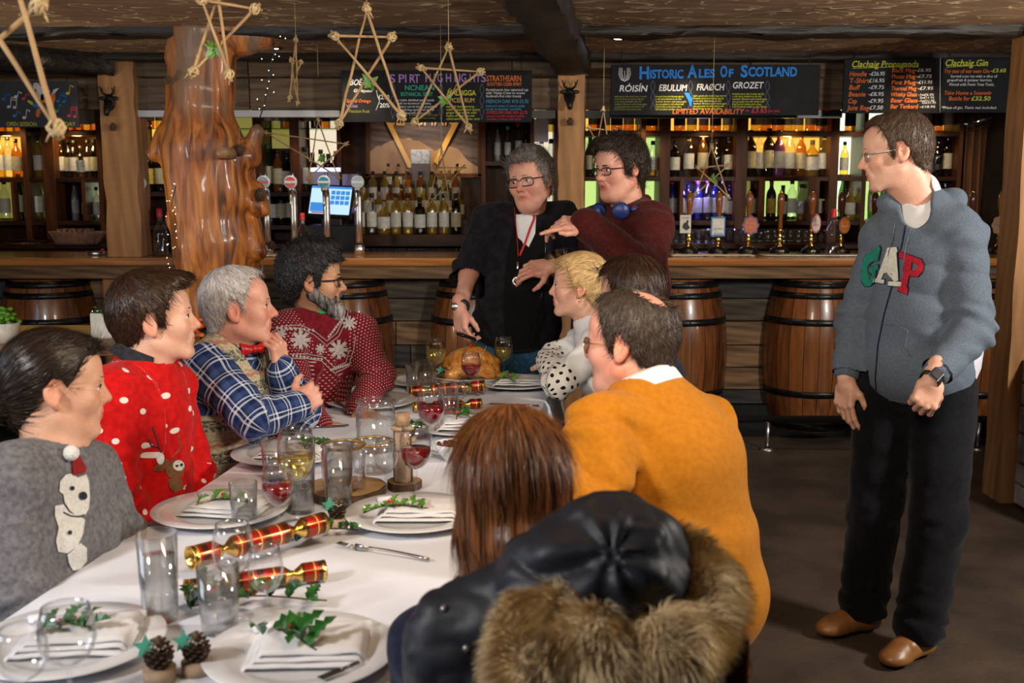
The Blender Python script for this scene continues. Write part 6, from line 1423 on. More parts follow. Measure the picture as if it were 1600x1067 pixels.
def top(pn,j,mat,name='jumper',g=0.012,amp=0.006,h=0.0065,arm_r=(0.058,0.046,0.036),extra=None,attrs=None,neck_open=0.062,head_c=None,seed=0.0,fsc=(9,9,13),hem=None,which='lr',tk=None,mi=None,ak=.035,short=None):
 tf=torso_fn(j,g,**(tk or{}));af=arms_fn(j,g,arm_r,which=which)
 js=[(j['e'+s],A_(j['w'+s])-A_(j['s'+s]),95)for s in which]+[(j['s'+s],A_(j['e'+s])-A_(j['neck']),60)for s in which]
 nk=A_(j['neck']);hc=A_(head_c if head_c is not None else nk+(0,0,0.2));pel=A_(j['pelvis']);B=torso_frame(j['pelvis'],j['neck'],A_(j['sr'])-A_(j['sl']))
 def fn(P):
  d=smin(tf(P),af(P),ak)
  if extra is not None:d=extra(P,d)
  d=d+folds(P,amp,fsc,seed,js,0.11)
  ax=(hc-nk)/np.linalg.norm(hc-nk);d=smax(d,-s_cap(P,nk+ax*0.02,hc,neck_open,neck_open),0.008)
  if hem is not None:d=smax(d,-((P-pel)@B[:,2])+hem,0.01)
  return d
 pts=[j[k]for k in('pelvis','neck','sl','sr')]+[j[a+s]for s in which for a in 'ew'];lo,hi=bounds(pts,0.24)
 lo[2]=max(lo[2],pel[2]-0.24);V,Q=sdf_mesh(fn,lo,hi,h);V=relax(V,Q,1,0.35)
 if short:
  keep=np.ones(len(V),bool)
  for s in short:
   w=A_(j['w'+s]);e=A_(j['e'+s]);t=((V-e)@(w-e))/((w-e)@(w-e));near=np.linalg.norm(V-e-np.clip(t,0,1)[:,None]*(w-e),axis=1)<0.085;keep&=~(near&(t>short[s]))
  V,Q,_=cut(V,Q,keep)
 at_={k:f(V)for k,f in(attrs or{}).items()}
 o=np_mesh(name,V,Q,mat,pn.root,attrs=at_,mi=mi(V,Q)if mi else None)
 inner=lambda P:smin(torso_fn(j,-0.022)(P),arms_fn(j,-0.012,arm_r,which=which)(P),0.03)
 V2,Q2=sdf_mesh(inner,lo,hi,0.02);pn.body_add(V2,Q2)
 return o
def trousers(pn,j,mat,g=0.006,r=(0.088,0.066,0.052),amp=0.006,h=0.008,name='trousers',fsc=(8,8,14),seed=4.0,top_z=0.10):
 pel=A_(j['pelvis'])
 def fn(P):
  d=s_ell(P,pel+(0,0,-0.02),(0.165+g,0.125+g,0.13),torso_frame(j['pelvis'],j['pelvis']+Vector((0,0,1)),A_(j['hr'])-A_(j['hl'])))
  for s in 'lr':d=smin(d,limb(P,A_(j['h'+s]),A_(j['k'+s]),A_(j['a'+s]),r[0]+g,r[1]+g,r[2]+g),0.03)
  js=[(j['k'+s],A_(j['a'+s])-A_(j['h'+s])+A_((.5,.3,0)),55)for s in 'lr']+[(j['a'+s],(.4,.2,1),90)for s in 'lr']
  d=d+folds(P,amp,fsc,seed,js,0.12)
  for s in 'lr':d=np.where(P[:,2]<j['a'+s][2]-0.03,np.maximum(d,j['a'+s][2]-0.03-P[:,2]),d)
  return d
 lo,hi=bounds([j[a+s]for s in 'lr' for a in 'hka']+[j['pelvis']],0.17);lo[2]=max(lo[2],0.0)
 return garment(pn,name,fn,lo,hi,mat,h)
def shoes(pn,j,mat,sole='sole_dark',dirs=None,sz=1.0):
 for s in 'lr':
  a=Vector(j['a'+s]);d=Vector(dirs[s]).normalized();p=Vector((-d.y,d.x,0));g0=Vector((a.x,a.y,0));B=np.array(Matrix((p,d,Vector((0,0,1)))).transposed())
  def fn(P):
   q=(P-A_(g0))@B/sz
   e=s_ell(q,(0,0.055,0.045),(0.044,0.10,0.042));e=smin(e,s_ell(q,(0,0.12,0.032),(0.048,0.062,0.030)),0.02);e=smin(e,s_ell(q,(0,-0.035,0.045),(0.037,0.042,0.045)),0.03);e=smin(e,s_cap(q,(0,-0.01,0.05),(0,0.0,0.12),0.042,0.044),0.03)
   e=e+0.0015*np.sin(q[:,1]*160+3*vnoise(q*30))*np.exp(-((q[:,1]-0.07)/0.03)**2);e=smax(e,0.016-q[:,2],0.004);return e*sz
  lo,hi=bounds([g0-d*.09,g0+d*.2],0.09);lo[2]=0;hi[2]=0.2;o=garment(pn,'shoe',fn,lo,hi,mat,0.005)
  m=MB();out=[]
  for i in range(36):
   t=2*PI*i/36;y=math.sin(t);x=math.cos(t);w=0.050 if y>0 else 0.042;yy=0.055+y*(0.128 if y>0 else 0.132);xx=math.copysign(abs(x)**0.75,x)*w*(1-0.12*(y<-.3));out.append((xx*sz,yy*sz))
  m.prism(out,g0+Vector((0,0,0.0)),p,d,0.001,0.02*sz);m.build('sole',sole,o,bevel=0.003)
def seated(j,fx,hipw=0.085,thigh=0.43,shin_back=0.03,knee_z=0.50):
 """legs of someone on a stool facing along fx"""
 f=Vector((fx[0],fx[1],0)).normalized();r=Vector((f.y,-f.x,0));p=Vector(j['pelvis'])
 for s,k in(('r',1),('l',-1)):
  j['h'+s]=p+r*hipw*k+Vector((0,0,-0.03));j['k'+s]=p+r*hipw*1.15*k+f*thigh+Vector((0,0,knee_z-p.z));kk=j['k'+s];j['a'+s]=Vector((kk.x-f.x*shin_back,kk.y-f.y*shin_back,0.09))
 return{'l':f,'r':f}
def collar(pn,c,ax,r,hgt,mat,name='collar',open_dir=None,flare=0.012,gap=0.25,thick=0.004,fold=True,drop=0.03):
 """turned-down shirt collar around the neck"""
 ax=Vector(ax).normalized();od=Vector(open_dir);od=(od-ax*od.dot(ax)).normalized();w=ax.cross(od);c=Vector(c);m=MB()
 def fn(u,v):
  a=gap+(2*PI-2*gap)*u;pt=abs(u-0.5)*2
  if v<0.5:t=v/0.5;rr=r+0.001;z=hgt*t
  else:t=(v-0.5)/0.5;rr=r+0.004+flare*t;z=hgt-(hgt*0.95+drop*max(0,pt-0.55)*2.2)*t
  z-=0.012*pt**2*1.5
  return c+(od*math.cos(a)+w*math.sin(a))*rr+ax*z
 m.grid(fn,48,11);return m.build(name,mat,pn.root if hasattr(pn,'root')else pn,solid=thick)
def finish_person(pn,skin):
 pn.body_done(skin)
 # ================================================================== 1: dark-haired woman in the grey bear jumper
TABLE_F=Vector((0.991,-0.134,0))
p=Person('person with dark tied-back hair in a grey jumper with a white bear motif',(-1.06,2.30,0),fem=1,look=(0.0,0.1))
hc=at(88,605,2.35);j=dict(pelvis=Vector((-1.08,2.30,.56)),neck=at(84,716,2.33),sr=at(22,752,2.19),sl=at(136,742,2.45),er=at(28,925,2.12),wr=at(118,935,2.22),el=at(192,850,2.50),wl=at(165,915,2.34))
F=p.head(hc,-66,-3,0,j['neck']+Vector((0,0,.01)),1.0);p.brows('brow_dark',0.002)
line=[(-0.16,-0.13),(-0.09,-0.09),(-0.05,-0.05),(-0.03,0.0),(-0.012,0.03),(0.008,0.028),(0.02,0.01),(0.034,0.03),(0.055,0.072),(0.12,0.088)];wh=(0,-0.155,-0.06)
tail=lambda P:smin(s_ball(P,(0,-0.128,-0.055),0.030),s_chain(P,[(0,-0.14,-0.06),(0.02,-0.155,-0.11),(0.03,-0.14,-0.17)],[0.02,0.026,0.008],0.02),0.01)
V,Q,fl=hair_shell(p.g,0.010,0.006,0.010,line,0.0018,wh,8,tail);p.hair('hair_black',V,Q,fl,st=strands(V,Q,fl,wh,2600,0.05,0.0009,0.0015,2,jit=.06))
m=MB();m.ball(F@Vector((-0.015+.03,-0.142,-0.052)),0.009,10);m.build('hair_bobble','gold',p.root)
o=top(p,j,'wool_grey','jumper',0.014,0.005,head_c=hc,neck_open=0.070,seed=1.0,tk=dict(bust=0.045,chest=(0.15,0.10),waist=(0.135,0.10),hip=(0.16,0.12),shr=0.05));bv=surf_bvh(o)
motif(bv,[[(101,742),(108,740),(120,746),(133,741),(137,752),(139,775),(137,795),(131,806),(118,806),(108,798),(99,785),(97,772),(91,768),(92,752)],[(84,790),(97,788),(106,800),(124,808),(131,812),(128,834),(120,852),(104,864),(90,862),(86,845),(90,825),(84,806)],[(104,866),(124,848),(134,856),(134,876),(124,890),(112,892),(106,878)]],'bear_motif','motif_white',o,0.003)
motif(bv,[[(110,710),(119,708),(133,731),(131,738),(121,740),(112,743)]],'hat_motif','motif_red',o,0.0045);motif(bv,[disc(127,774,6.5,12),disc(110,762,3.5,10),disc(107,833,3.5,10)],'bear_face_marks','motif_dark',o,0.006,3)
seam(bv,[(97,800),(108,806),(122,808),(131,804)],0.0014,'bear_outline','motif_dark',o,.004);pp,nn=cam_hit(bv,112,716)
if pp is not None:m=MB();m.ball(pp+Vector((0,0,.012))-ray(112,716).normalized()*0.012,0.017,14);m.build('pompom','motif_white',o)
d_=seated(j,TABLE_F);trousers(p,j,'denim_navy');shoes(p,j,'leather_black',dirs=d_)
add_hand(p,j['wr'],(.8,.2,-.3),(0,0,1),-1,.5);add_hand(p,j['wl'],(.3,-.6,-.5),(0,0,1),1,.5);finish_person(p,'skin_tan')
# ================================================================== 2: man in the red reindeer jumper
p=Person('person with short brown hair in a red white-spotted reindeer jumper, second along the left side',(-1.04,2.98,0),jaw=.3,nose=.2,look=(0,.1))
hc=at(242,500,3.0);j=dict(pelvis=Vector((-1.06,2.98,.56)),neck=at(222,578,2.98),sr=at(176,622,2.84),sl=at(262,604,3.14),er=at(178,760,2.76),wr=at(236,840,2.86),el=at(300,735,3.12),wl=at(318,800,3.05))
F=p.head(hc,-74,5,0,j['neck']+Vector((0,0,.01)),1.03);p.brows('brow_dark',.0025)
V,Q,fl=hair_shell(p.g,0.020,0.012,0.016,amp=.0035,whorl=(0.01,-.05,.12),quiff=.006);p.hair('hair_dkbrown',V,Q,fl,st=strands(V,Q,fl,(0.01,-.05,.12),2600,.034,.0011,.003,3,jit=.15))
o=top(p,j,'knit_red_dots','jumper',0.014,0.006,head_c=hc,neck_open=0.07,seed=2.0,attrs={'puv':bone_uv([(j['neck'],j['pelvis'],(1,0,0)),(j['sr'],j['er'],(0,-1,0)),(j['er'],j['wr'],(0,-1,0)),(j['sl'],j['el'],(0,-1,0)),(j['el'],j['wl'],(0,-1,0))])});bv=surf_bvh(o)
collar(p,j['neck']+Vector((-0.0,0,.035)),hc-j['neck'],.066,.030,'collar_dark',open_dir=(0.85,-0.5,0),flare=.018)
motif(bv,[disc(272,733,15,14,1.0),[(238,735),(247,722),(262,716),(262,730),(250,736)],[(262,748),(280,745),(286,762),(272,770),(264,762)]],'reindeer_motif','motif_brown',o,.003);motif(bv,[disc(277,727,9,12),disc(249,716,6,10,1.6)],'reindeer_eye_patch','motif_white',o,.005,3);motif(bv,[disc(274,727,2.2,8),disc(281,725,2.2,8)],'reindeer_eyes','motif_dark',o,.0065,2)
seam(bv,[(256,716),(248,700),(242,680),(236,664)],.002,'antler','motif_dark',o);seam(bv,[(248,700),(236,696),(230,684)],.002,'antler','motif_dark',o);seam(bv,[(268,716),(282,700),(278,676)],.002,'antler','motif_brown',o)
d_=seated(j,TABLE_F);trousers(p,j,'denim_navy');shoes(p,j,'leather_black',dirs=d_);add_hand(p,j['wr'],(.8,.3,-.2),(0,0,1),-1,.5);add_hand(p,j['wl'],(.6,-.5,-.4),(0,0,1),1,.5);finish_person(p,'skin_fair')
# ================================================================== 3: grey-haired man in a check shirt and patterned vest
p=Person('person with short grey hair in a navy check shirt, knitted vest and red bow tie',(-.97,3.40,0),age=1,nose=.5,look=(0,.1))
hc=at(373,481,3.40);j=dict(pelvis=Vector((-.99,3.42,.56)),neck=at(362,548,3.42),sr=at(326,580,3.30),sl=at(398,572,3.56),er=at(398,654,3.18),wr=at(462,636,3.30),el=at(466,640,3.48),wl=at(440,578,3.40))
F=p.head(hc,-80,3,0,j['neck']+Vector((0,0,.01)),1.0);p.brows('brow_grey',.0035)
line=[(-0.13,-0.078),(-0.07,-0.066),(-0.045,-0.045),(-0.03,0.0),(-0.012,0.034),(0.006,0.030),(0.014,0.0),(0.022,0.0),(0.030,0.04),(0.045,0.095),(0.12,0.12)]
V,Q,fl=hair_shell(p.g,.013,.008,.012,line,.003,(0,-.05,.12));p.hair('hair_silver',V,Q,fl,st=strands(V,Q,fl,(0,-.05,.12),2600,.026,.001,.003,4,jit=.2))
bones=[(j['neck'],j['pelvis'],(1,0,0)),(j['sr'],j['er'],(0,-1,0)),(j['er'],j['wr'],(0,-1,0)),(j['sl'],j['el'],(0,-1,0)),(j['el'],j['wl'],(0,-1,0))]
o=top(p,j,'plaid_navy','check_shirt',.009,.006,head_c=hc,neck_open=.064,seed=3.0,attrs={'puv':bone_uv(bones)},arm_r=(.066,.056,.042))
def vest_fn(P):
 d=torso_fn(j,.027)(P);d=smax(d,-limb(P,A_(j['sr'])*1.0,A_(j['er']),A_(j['wr']),.090,.085,.07),.01)if False else d
 for s in 'lr':
  out=(A_(j['sr'])-A_(j['sl']))*(1 if s=='r' else-1);out[2]=0;out/=np.linalg.norm(out);d=smax(d,np.minimum((P-A_(j['s'+s]))@out+.004,P[:,2]-j['s'+s][2]+.13),.012)
 d=smax(d,-s_cap(P,A_(j['neck'])+A_((.03,-.02,-.03)),A_(hc),.074,.07),.008);return d+folds(P,.004,(8,8,12),5.0)
lo,hi=bounds([j[k]for k in('pelvis','neck','sl','sr')],.24);lo[2]=j['pelvis'].z-.05
tb=lambda V:np.stack([V[:,2]-.5,np.arctan2(V[:,1]-3.4,V[:,0]+.97)*.15,V[:,0]*0],1)
vest=garment(p,'knitted_vest',vest_fn,lo,hi,['fairisle','rib_beige'],.006,attrs={'puv':tb},mi=lambda V,Q:(V[Q].mean(1)[:,2]<j['pelvis'].z+.075).astype(int).tolist())
collar(p,j['neck']+Vector((0,0,.03)),hc-j['neck'],.060,.028,'plaid_navy',open_dir=(.95,-.3,0),flare=.016).data
co=bpy.data.objects[-1]if False else None
c=at(395,545,3.36);m=MB();e=Vector((.75,-.6,0)).normalized()
for s in(-1,1):m.grid(lambda u,v:c+e.cross(Vector((0,0,1)))*s*(.004+.042*u)+Vector((0,0,(v-.5)*(.014+.03*u)))+e*(.010*math.sin(v*PI)+.006*math.sin(u*5)),8,8)
m.ball(c+e*.006,(.009,.009,.010),10);m.build('bow_tie','silk_red',p.root,solid=.006)
d_=seated(j,TABLE_F);trousers(p,j,'denim_black');shoes(p,j,'leather_black',dirs=d_)
add_hand(p,j['wl'],(-.12,.0,1),(.9,-.4,.1),1,[(.7,.9,.6),(.9,1.1,.7),(1.0,1.2,.7),(1.0,1.2,.7)],.92,forearm=j['wl']*.6+j['el']*.4,thumb=(.25,.7));add_hand(p,j['wr'],(.5,.6,.3),(.3,-.9,.2),-1,.9);finish_person(p,'skin_ruddy')
# ================================================================== 4: bearded man in the burgundy snowflake jumper
p=Person('person with black curly hair, glasses and greying beard in a burgundy snowflake jumper',(-.80,4.02,0),nose=.6,look=(.1,.0))
hc=at(489,438,3.92);j=dict(pelvis=Vector((-.80,4.02,.56)),neck=at(500,497,3.95),sr=at(446,522,3.84),sl=at(558,524,3.98),er=at(462,618,3.70),wr=at(500,668,3.62),el=at(592,590,3.92),wl=at(560,640,3.80))
F=p.head(hc,-82,-2,0,j['neck']+Vector((0,0,.01)),1.0);p.brows('brow_dark',.0042)
line=[(-0.13,-0.082),(-0.07,-0.075),(-0.045,-0.05),(-0.03,0.0),(-0.012,0.034),(0.006,0.030),(0.012,-0.015),(0.026,-0.012),(0.034,0.035),(0.058,0.070),(0.12,0.078)]
V,Q,fl=hair_shell(p.g,.030,.020,.024,line,.006,(0,-.03,.12),14,bumps=[((0,.06,.125),(.05,.035,.025)),((0,.0,.135),(.06,.06,.02))]);p.hair('hair_ink',V,Q,fl,st=strands(V,Q,fl,(0,-.03,.12),3200,.026,.0012,.006,5,jit=.9))
def beard(P):
 Q_=P.copy();Q_[:,0]=np.abs(Q_[:,0]);d=s_cap(Q_,(.058,.004,-.045),(.024,.076,-.100),.026,.030);d=smin(d,s_ell(Q_,(0,.080,-.118),(.042,.036,.036)),.02);d=smin(d,s_cap(Q_,(.004,.094,-.048),(.028,.078,-.060),.006,.008),.008);d=smin(d,s_cap(Q_,(.068,.004,-.045),(.070,.010,-.005),.009,.007),.015)
 d=smax(d,-s_cap(Q_,(0,.10,-.062),(.02,.088,-.062),.0055,.004),.003);return d-.003*(vnoise(P*A_((120,120,50)))-.5)*2
Vb,Qb=sdf_mesh(beard,(-.11,-.04,-.18),(.11,.13,.03),.003);flb=lambda P:np.stack([P[:,0]*5,P[:,1]*5,P[:,2]*1.2],1)
st=strands(Vb,Qb,flb,(0,-.05,.15),1800,.016,.001,.002,8,jit=.5);VV,QQ=join_np([(xf(F,Vb),Qb),(xf(F,st[0]),st[1])]);LL=np.concatenate([Vb,st[0]])
fm=(LL[QQ].mean(1)[:,1]>.082)&(LL[QQ].mean(1)[:,2]<-.078);np_mesh('beard',VV,QQ,['beard_mix','beard_white'],p.root,attrs={'flow':flb(LL)},mi=fm.astype(int).tolist())
p.glasses('black_plastic',.025,.016,.0024)
bones=[(j['neck'],j['pelvis'],(0,-1,0)),(j['sr'],j['er'],(0,-1,0)),(j['er'],j['wr'],(0,-1,0)),(j['sl'],j['el'],(0,-1,0)),(j['el'],j['wl'],(0,-1,0))]
def puv4(V):
 o_=bone_uv(bones)(V);nd=np.linalg.norm(V-A_(j['neck']),axis=1);o_[:,2]=(nd>.135).astype(float);return o_
o=top(p,j,'nordic_maroon','jumper',.013,.006,head_c=hc,neck_open=.066,seed=4.0,attrs={'puv':puv4});bv=surf_bvh(o)
def star8(cx,cy,r,rot=0):return[[(cx,cy),(cx+r*.42*math.cos(a-.38),cy+r*.42*math.sin(a-.38)),(cx+r*math.cos(a-.16),cy+r*math.sin(a-.16)),(cx+r*.80*math.cos(a),cy+r*.80*math.sin(a)),(cx+r*math.cos(a+.16),cy+r*math.sin(a+.16)),(cx+r*.42*math.cos(a+.38),cy+r*.42*math.sin(a+.38))]for a in[rot+PI/4*k for k in range(8)]]
st8=star8(469,531,17)+star8(529,546,17)+star8(500,545,9)+star8(546,505,12)+star8(440,522,9)+star8(548,482,8);motif(bv,st8,'snowflake_motif','motif_grey',o,.003,3)
for L_ in([(425,520),(440,510),(470,508),(492,518),(510,533),(526,520),(536,500),(541,478)],[(452,560),(480,560),(502,564),(522,583),(545,572),(553,545),(556,520)],[(452,554),(480,553),(504,557),(522,574),(540,566),(548,542)],[(428,527),(442,515),(470,513),(490,523),(510,540),(529,525),(540,504),(545,482)]):seam(bv,L_,.0016,'pattern_line','motif_grey',o,.002,3)
zz=[]
for(a,b)in(((430,512),(492,516)),((455,556),(505,561)),((515,578),(548,568)),((512,528),(538,494))):
 n=9
 for k in range(n):
  t=(k+.5)/n;x=a[0]+(b[0]-a[0])*t;y=a[1]+(b[1]-a[1])*t;zz.append([(x-2.3,y),(x,y-2.8),(x+2.3,y),(x,y+2.8)])
motif(bv,zz,'diamond_motif','motif_grey',o,.0028,3)
collar(p,j['neck']+Vector((0,.0,.05)),hc-j['neck'],.064,.026,'green_cotton',open_dir=(.75,-.65,0),flare=.010,drop=.0)
d_=seated(j,(.85,-.5,0));trousers(p,j,'denim_black');shoes(p,j,'leather_black',dirs=d_);add_hand(p,j['wr'],(.9,-.1,-.1),(0,-.2,1),-1,.35,forearm=None);add_hand(p,j['wl'],(.6,-.7,-.2),(0,0,1),1,.4);finish_person(p,'skin_olive')
# ================================================================== 5: standing man in the black fleece with a red lanyard
p=Person('standing person with grey hair, glasses and red lanyard in a black fleece, carving the turkey',(.04,4.90,0),age=1,fat=.8,nose=.6,mouth=.15,squint=.4,look=(.25,-.25))
hc=at(829,281,4.84);PY=4.94;j=dict(pelvis=at(806,510,PY),neck=at(828,338,4.93),sr=at(766,348,4.90),sl=at(876,344,4.96),er=at(732,428,4.86),wr=at(718,483,4.70),el=at(904,412,4.88),wl=at(862,416,4.70))
F=p.head(hc,152,-6,7,j['neck']+Vector((0,0,.0)),1.07);p.brows('brow_grey',.0042)
V,Q,fl=hair_shell(p.g,.022,.014,.016,amp=.005,whorl=(.02,-.05,.12),fs=8,bumps=[((-.02,.07,.105),(.05,.03,.022))]);p.hair('hair_saltgrey',V,Q,fl,st=strands(V,Q,fl,(.02,-.05,.12),3000,.04,.0011,.005,6,jit=.5))
p.glasses('black_plastic',.027,.017,.0022)
o=top(p,j,'fleece_black','fleece_jacket',.020,.008,head_c=hc,neck_open=.074,seed=5.0,short={'r':.18,'l':.85},arm_r=(.066,.054,.044),hem=-.10,tk=dict(belly=.05,chest=(.19,.13),waist=(.185,.14),hip=(.185,.145),shr=.066),extra=lambda P,d:smin(d,s_ell(P,A_(j['pelvis'])+(0,-.02,0),(.19,.15,.14)),.05));bv=surf_bvh(o)
motif(bv,[[(806,335),(822,338),(838,330),(836,365),(826,386),(816,392),(808,370)]],'undershirt','cotton_white',o,.002)
motif(bv,[[(803,352),(810,372),(818,394),(828,388),(838,360),(850,350),(852,420),(848,500),(838,544),(790,544),(786,470),(792,400)]],'polo_shirt','shirt_black',o,.003);seam(bv,[(850,345),(852,400),(846,460),(834,520),(828,545)],.0025,'zip','black_plastic',o,.004)
motif(bv,[[(809,336),(838,332),(834,352),(824,376),(818,384),(811,360)]],'undershirt','cotton_white',o,.005)
seam(bv,[(803,326),(806,350),(809,385),(809,405)],.005,'lanyard','lanyard_red',p.root,.007,flat=.3);seam(bv,[(840,322),(833,345),(820,380),(810,404)],.005,'lanyard','lanyard_red',p.root,.007,flat=.3)
pp,nn=cam_hit(bv,809,412);pp=pp if pp is not None else at(809,412,4.75);q=Vector((0,-1,0));c=pp+q*.014;m=MB();m.tube([c+Vector((0,0,.01)),c-Vector((0,0,.05))],.006,8);c2=cam_hit(bv,808,439)[0]+q*.012;m.lathe([(.012,-.006),(.021,-.006),(.023,0),(.021,.006),(.012,.006),(.010,0),(.012,-.006)],c2,24,mat=Matrix.Rotation(R(90),3,'X'));m.build('lanyard_ring','steel',p.root)
def collar5(P):
 a=A_(j['neck'])+A_((0,.01,.03));d=s_cap(P,a+A_((.075,.02,.0)),a+A_((.0,.085,.03)),.026,.028);d=smin(d,s_cap(P,a+A_((-.075,.02,.0)),a+A_((.0,.085,.03)),.026,.028),.02);d=smin(d,s_cap(P,a+A_((.075,.02,0)),a+A_((.055,-.07,-.06)),.025,.02),.02);return smin(d,s_cap(P,a+A_((-.075,.02,0)),a+A_((-.055,-.07,-.06)),.025,.02),.02)+.003*(vnoise(P*30)-.5)
lo,hi=bounds([j['neck']],.16);garment(p,'fleece_collar',collar5,lo,hi,'fleece_black',.006)
pel=j['pelvis']
for s,k in(('r',-1),('l',1)):j['h'+s]=pel+Vector((k*.09,0,-.05));j['k'+s]=Vector((pel.x+k*.11,pel.y-.02,.50));j['a'+s]=Vector((pel.x+k*.12,pel.y+.02,.09))
trousers(p,j,'denim_blue',g=.01,r=(.10,.072,.058));shoes(p,j,'leather_black',dirs={'l':(.1,-1,0),'r':(-.1,-1,0)})
add_hand(p,j['wr'],(.10,-.35,-1),(-.75,-.6,.1),-1,[(.5,.8,.5),(.7,.9,.6),(.8,1.0,.6),(.9,1.0,.6)],1.05,forearm=j['er']*.75+j['wr']*.25,thumb=(.3,.5));add_hand(p,j['wl'],(-1,-.1,-.12),(-.1,-.75,.6),-1,[(.3,.5,.4),(.5,.6,.4),(.6,.8,.4),(.7,.9,.5)],1.05,forearm=j['el']*.8+j['wl']*.2,thumb=(.6,.5))
w=j['wr']+(j['er']-j['wr']).normalized()*.02;ax=(j['er']-j['wr']).normalized();m=MB();B=ax.to_track_quat('Z','Y').to_matrix();m.lathe([(.038,-.010),(.0395,0),(.038,.010)],w,24,mat=B);st_=m.build('watch_strap','strap_dark',p.root,solid=.003);m=MB();q=Vector((-.6,-.8,0));bb=q.to_track_quat('Z','Y').to_matrix();m.lathe([(0,.006),(.015,.006),(.018,.002),(.018,-.004)],w+q*.040,20,mat=bb);m.build('watch_face','steel',st_)
finish_person(p,'skin_ruddy')
# ================================================================== 6: pointing man with blue headphones
p=Person('standing person in a maroon fleece with blue headphones round the neck, pointing left',(.50,4.72,0),fat=.5,jaw=.3,mouth=.7,nose=.3,look=(.3,-.1))
hc=at(968,264,4.66);j=dict(pelvis=at(975,500,4.74),neck=at(982,330,4.72),sr=at(938,352,4.86),sl=at(1018,352,4.62),er=at(925,450,4.86),wr=at(915,510,4.76),el=at(1006,424,4.42),wl=at(916,350,4.30))
F=p.head(hc,124,-6,2,j['neck']+Vector((0,0,.01)),1.06);p.brows('brow_dark',.004,arch=.002)
V,Q,fl=hair_shell(p.g,.024,.018,.020,[(-0.13,-0.085),(-0.07,-0.075),(-0.045,-0.055),(-0.03,-0.01),(-0.012,0.03),(0.006,0.026),(0.014,-0.02),(0.028,-0.015),(0.036,0.035),(0.058,0.078),(0.12,0.09)],.006,(0,-.05,.12),8,quiff=.012,bumps=[((0,-.09,.0),(.06,.035,.05))]);p.hair('hair_wavy',V,Q,fl,st=strands(V,Q,fl,(0,-.05,.12),3200,.042,.0012,.006,7,jit=.6))
p.glasses('black_plastic',.025,.0145,.0020)
o=top(p,j,'fleece_maroon','fleece',.022,.008,head_c=hc,neck_open=.070,seed=6.0,arm_r=(.072,.060,.046),tk=dict(belly=.06,chest=(.18,.135),waist=(.185,.15),hip=(.18,.15),shr=.07));bv=surf_bvh(o)
def collar6(P):
 a=A_(j['neck'])+A_((0,0,.03));d=s_cap(P,a+A_((.07,-.01,.015)),a+A_((-.02,.07,.01)),.024,.024);d=smin(d,s_cap(P,a+A_((.07,-.01,.015)),a+A_((-.0,-.08,-.045)),.024,.020),.02);return smin(d,s_cap(P,a+A_((-.07,.03,-.01)),a+A_((-.055,-.05,-.075)),.02,.018),.02)
lo,hi=bounds([j['neck']],.17);garment(p,'fleece_collar',collar6,lo,hi,'fleece_maroon',.006);pass
c=F@Vector((0,.0,-.155));fz=(F.to_3x3()@Vector((0,1,-.25))).normalized();rx=(F.to_3x3()@Vector((1,0,0))).normalized();m=MB();m.tube([c+rx*.085*math.cos(t)-fz*.10*math.sin(t)+fz*.03 for t in np.linspace(0,PI,18)],.009,8,flat=1.6);hp=m.build('headphones','phones_blue',p.root)
for s,sh in((1,0),(-1,0)):
 e=c+rx*.070*s+fz*.075+Vector((0,0,.015));m=MB();ax=(rx*s*.75+fz*.5).normalized();B=ax.to_track_quat('Z','Y').to_matrix();m.lathe([(0,-.018),(.030,-.018),(.036,-.008),(.036,.010),(.028,.020),(0,.022)],e,24,mat=B);m.build('ear_cup','phones_blue',hp)
pel=j['pelvis']
for s,k in(('r',-1),('l',1)):j['h'+s]=pel+Vector((k*.08,0,-.05));j['k'+s]=Vector((pel.x+k*.10,pel.y-.02,.50));j['a'+s]=Vector((pel.x+k*.10,pel.y+.02,.09))
trousers(p,j,'denim_navy',r=(.10,.072,.058));shoes(p,j,'leather_black',dirs={'l':(-.3,-1,0),'r':(-.5,-.8,0)})
add_hand(p,j['wl'],(-1,-.12,.02),(.12,-.55,.8),-1,[(.10,.12,.08),(.55,.65,.4),(.75,.8,.5),(.8,.9,.5)],1.06,forearm=j['wl']*.75+j['el']*.25,thumb=(.35,-.1),h=.0026);add_hand(p,j['wr'],(-.1,-.3,-1),(-.9,0,0),-1,.5);finish_person(p,'skin_ruddy')
# ================================================================== 7: blonde woman in the white shirt
R_F=Vector((-.991,.134,0))
p=Person('smiling person with blonde pinned-up hair in a white shirt, arms crossed on the table',(.40,4.06,0),fem=1,mouth=.35,age=.3,look=(0,.05))
hc=at(905,448,4.05);j=dict(pelvis=Vector((.46,4.08,.56)),neck=at(930,502,4.07),sl=at(942,540,3.96),sr=at(922,530,4.22),el=at(874,596,3.86),wl=at(856,566,4.06),er=at(866,560,4.22),wr=at(862,578,4.02))
F=p.head(hc,84,2,0,j['neck']+Vector((0,0,.01)),.98);p.brows('brow_fair',.002);wh=(0,-.115,.075)
tail=lambda P:smin(s_ball(P,(0,-.120,.070),.026),s_ball(P,(.01,-.128,.045),.018),.01)
V,Q,fl=hair_shell(p.g,.014,.010,.012,[(-0.16,-0.085),(-0.09,-0.08),(-0.05,-0.065),(-0.03,-0.03),(-0.015,0.005),(0.004,0.022),(0.016,0.0),(0.03,0.03),(0.05,0.075),(0.12,0.088)],.0015,wh,9,tail);p.hair('hair_blonde',V,Q,fl,st=strands(V,Q,fl,wh,2600,.05,.0009,.001,9,jit=.05))
e_=F@Vector((.081,-.004,-.034));e2=F@Vector((-.081,-.004,-.034));m=MB()
for q in(e_,e2):m.ball(q,.0035,8);m.ball(q-Vector((0,0,.010)),(.0025,.0025,.006),8)
m.build('earring','gold',p.root)
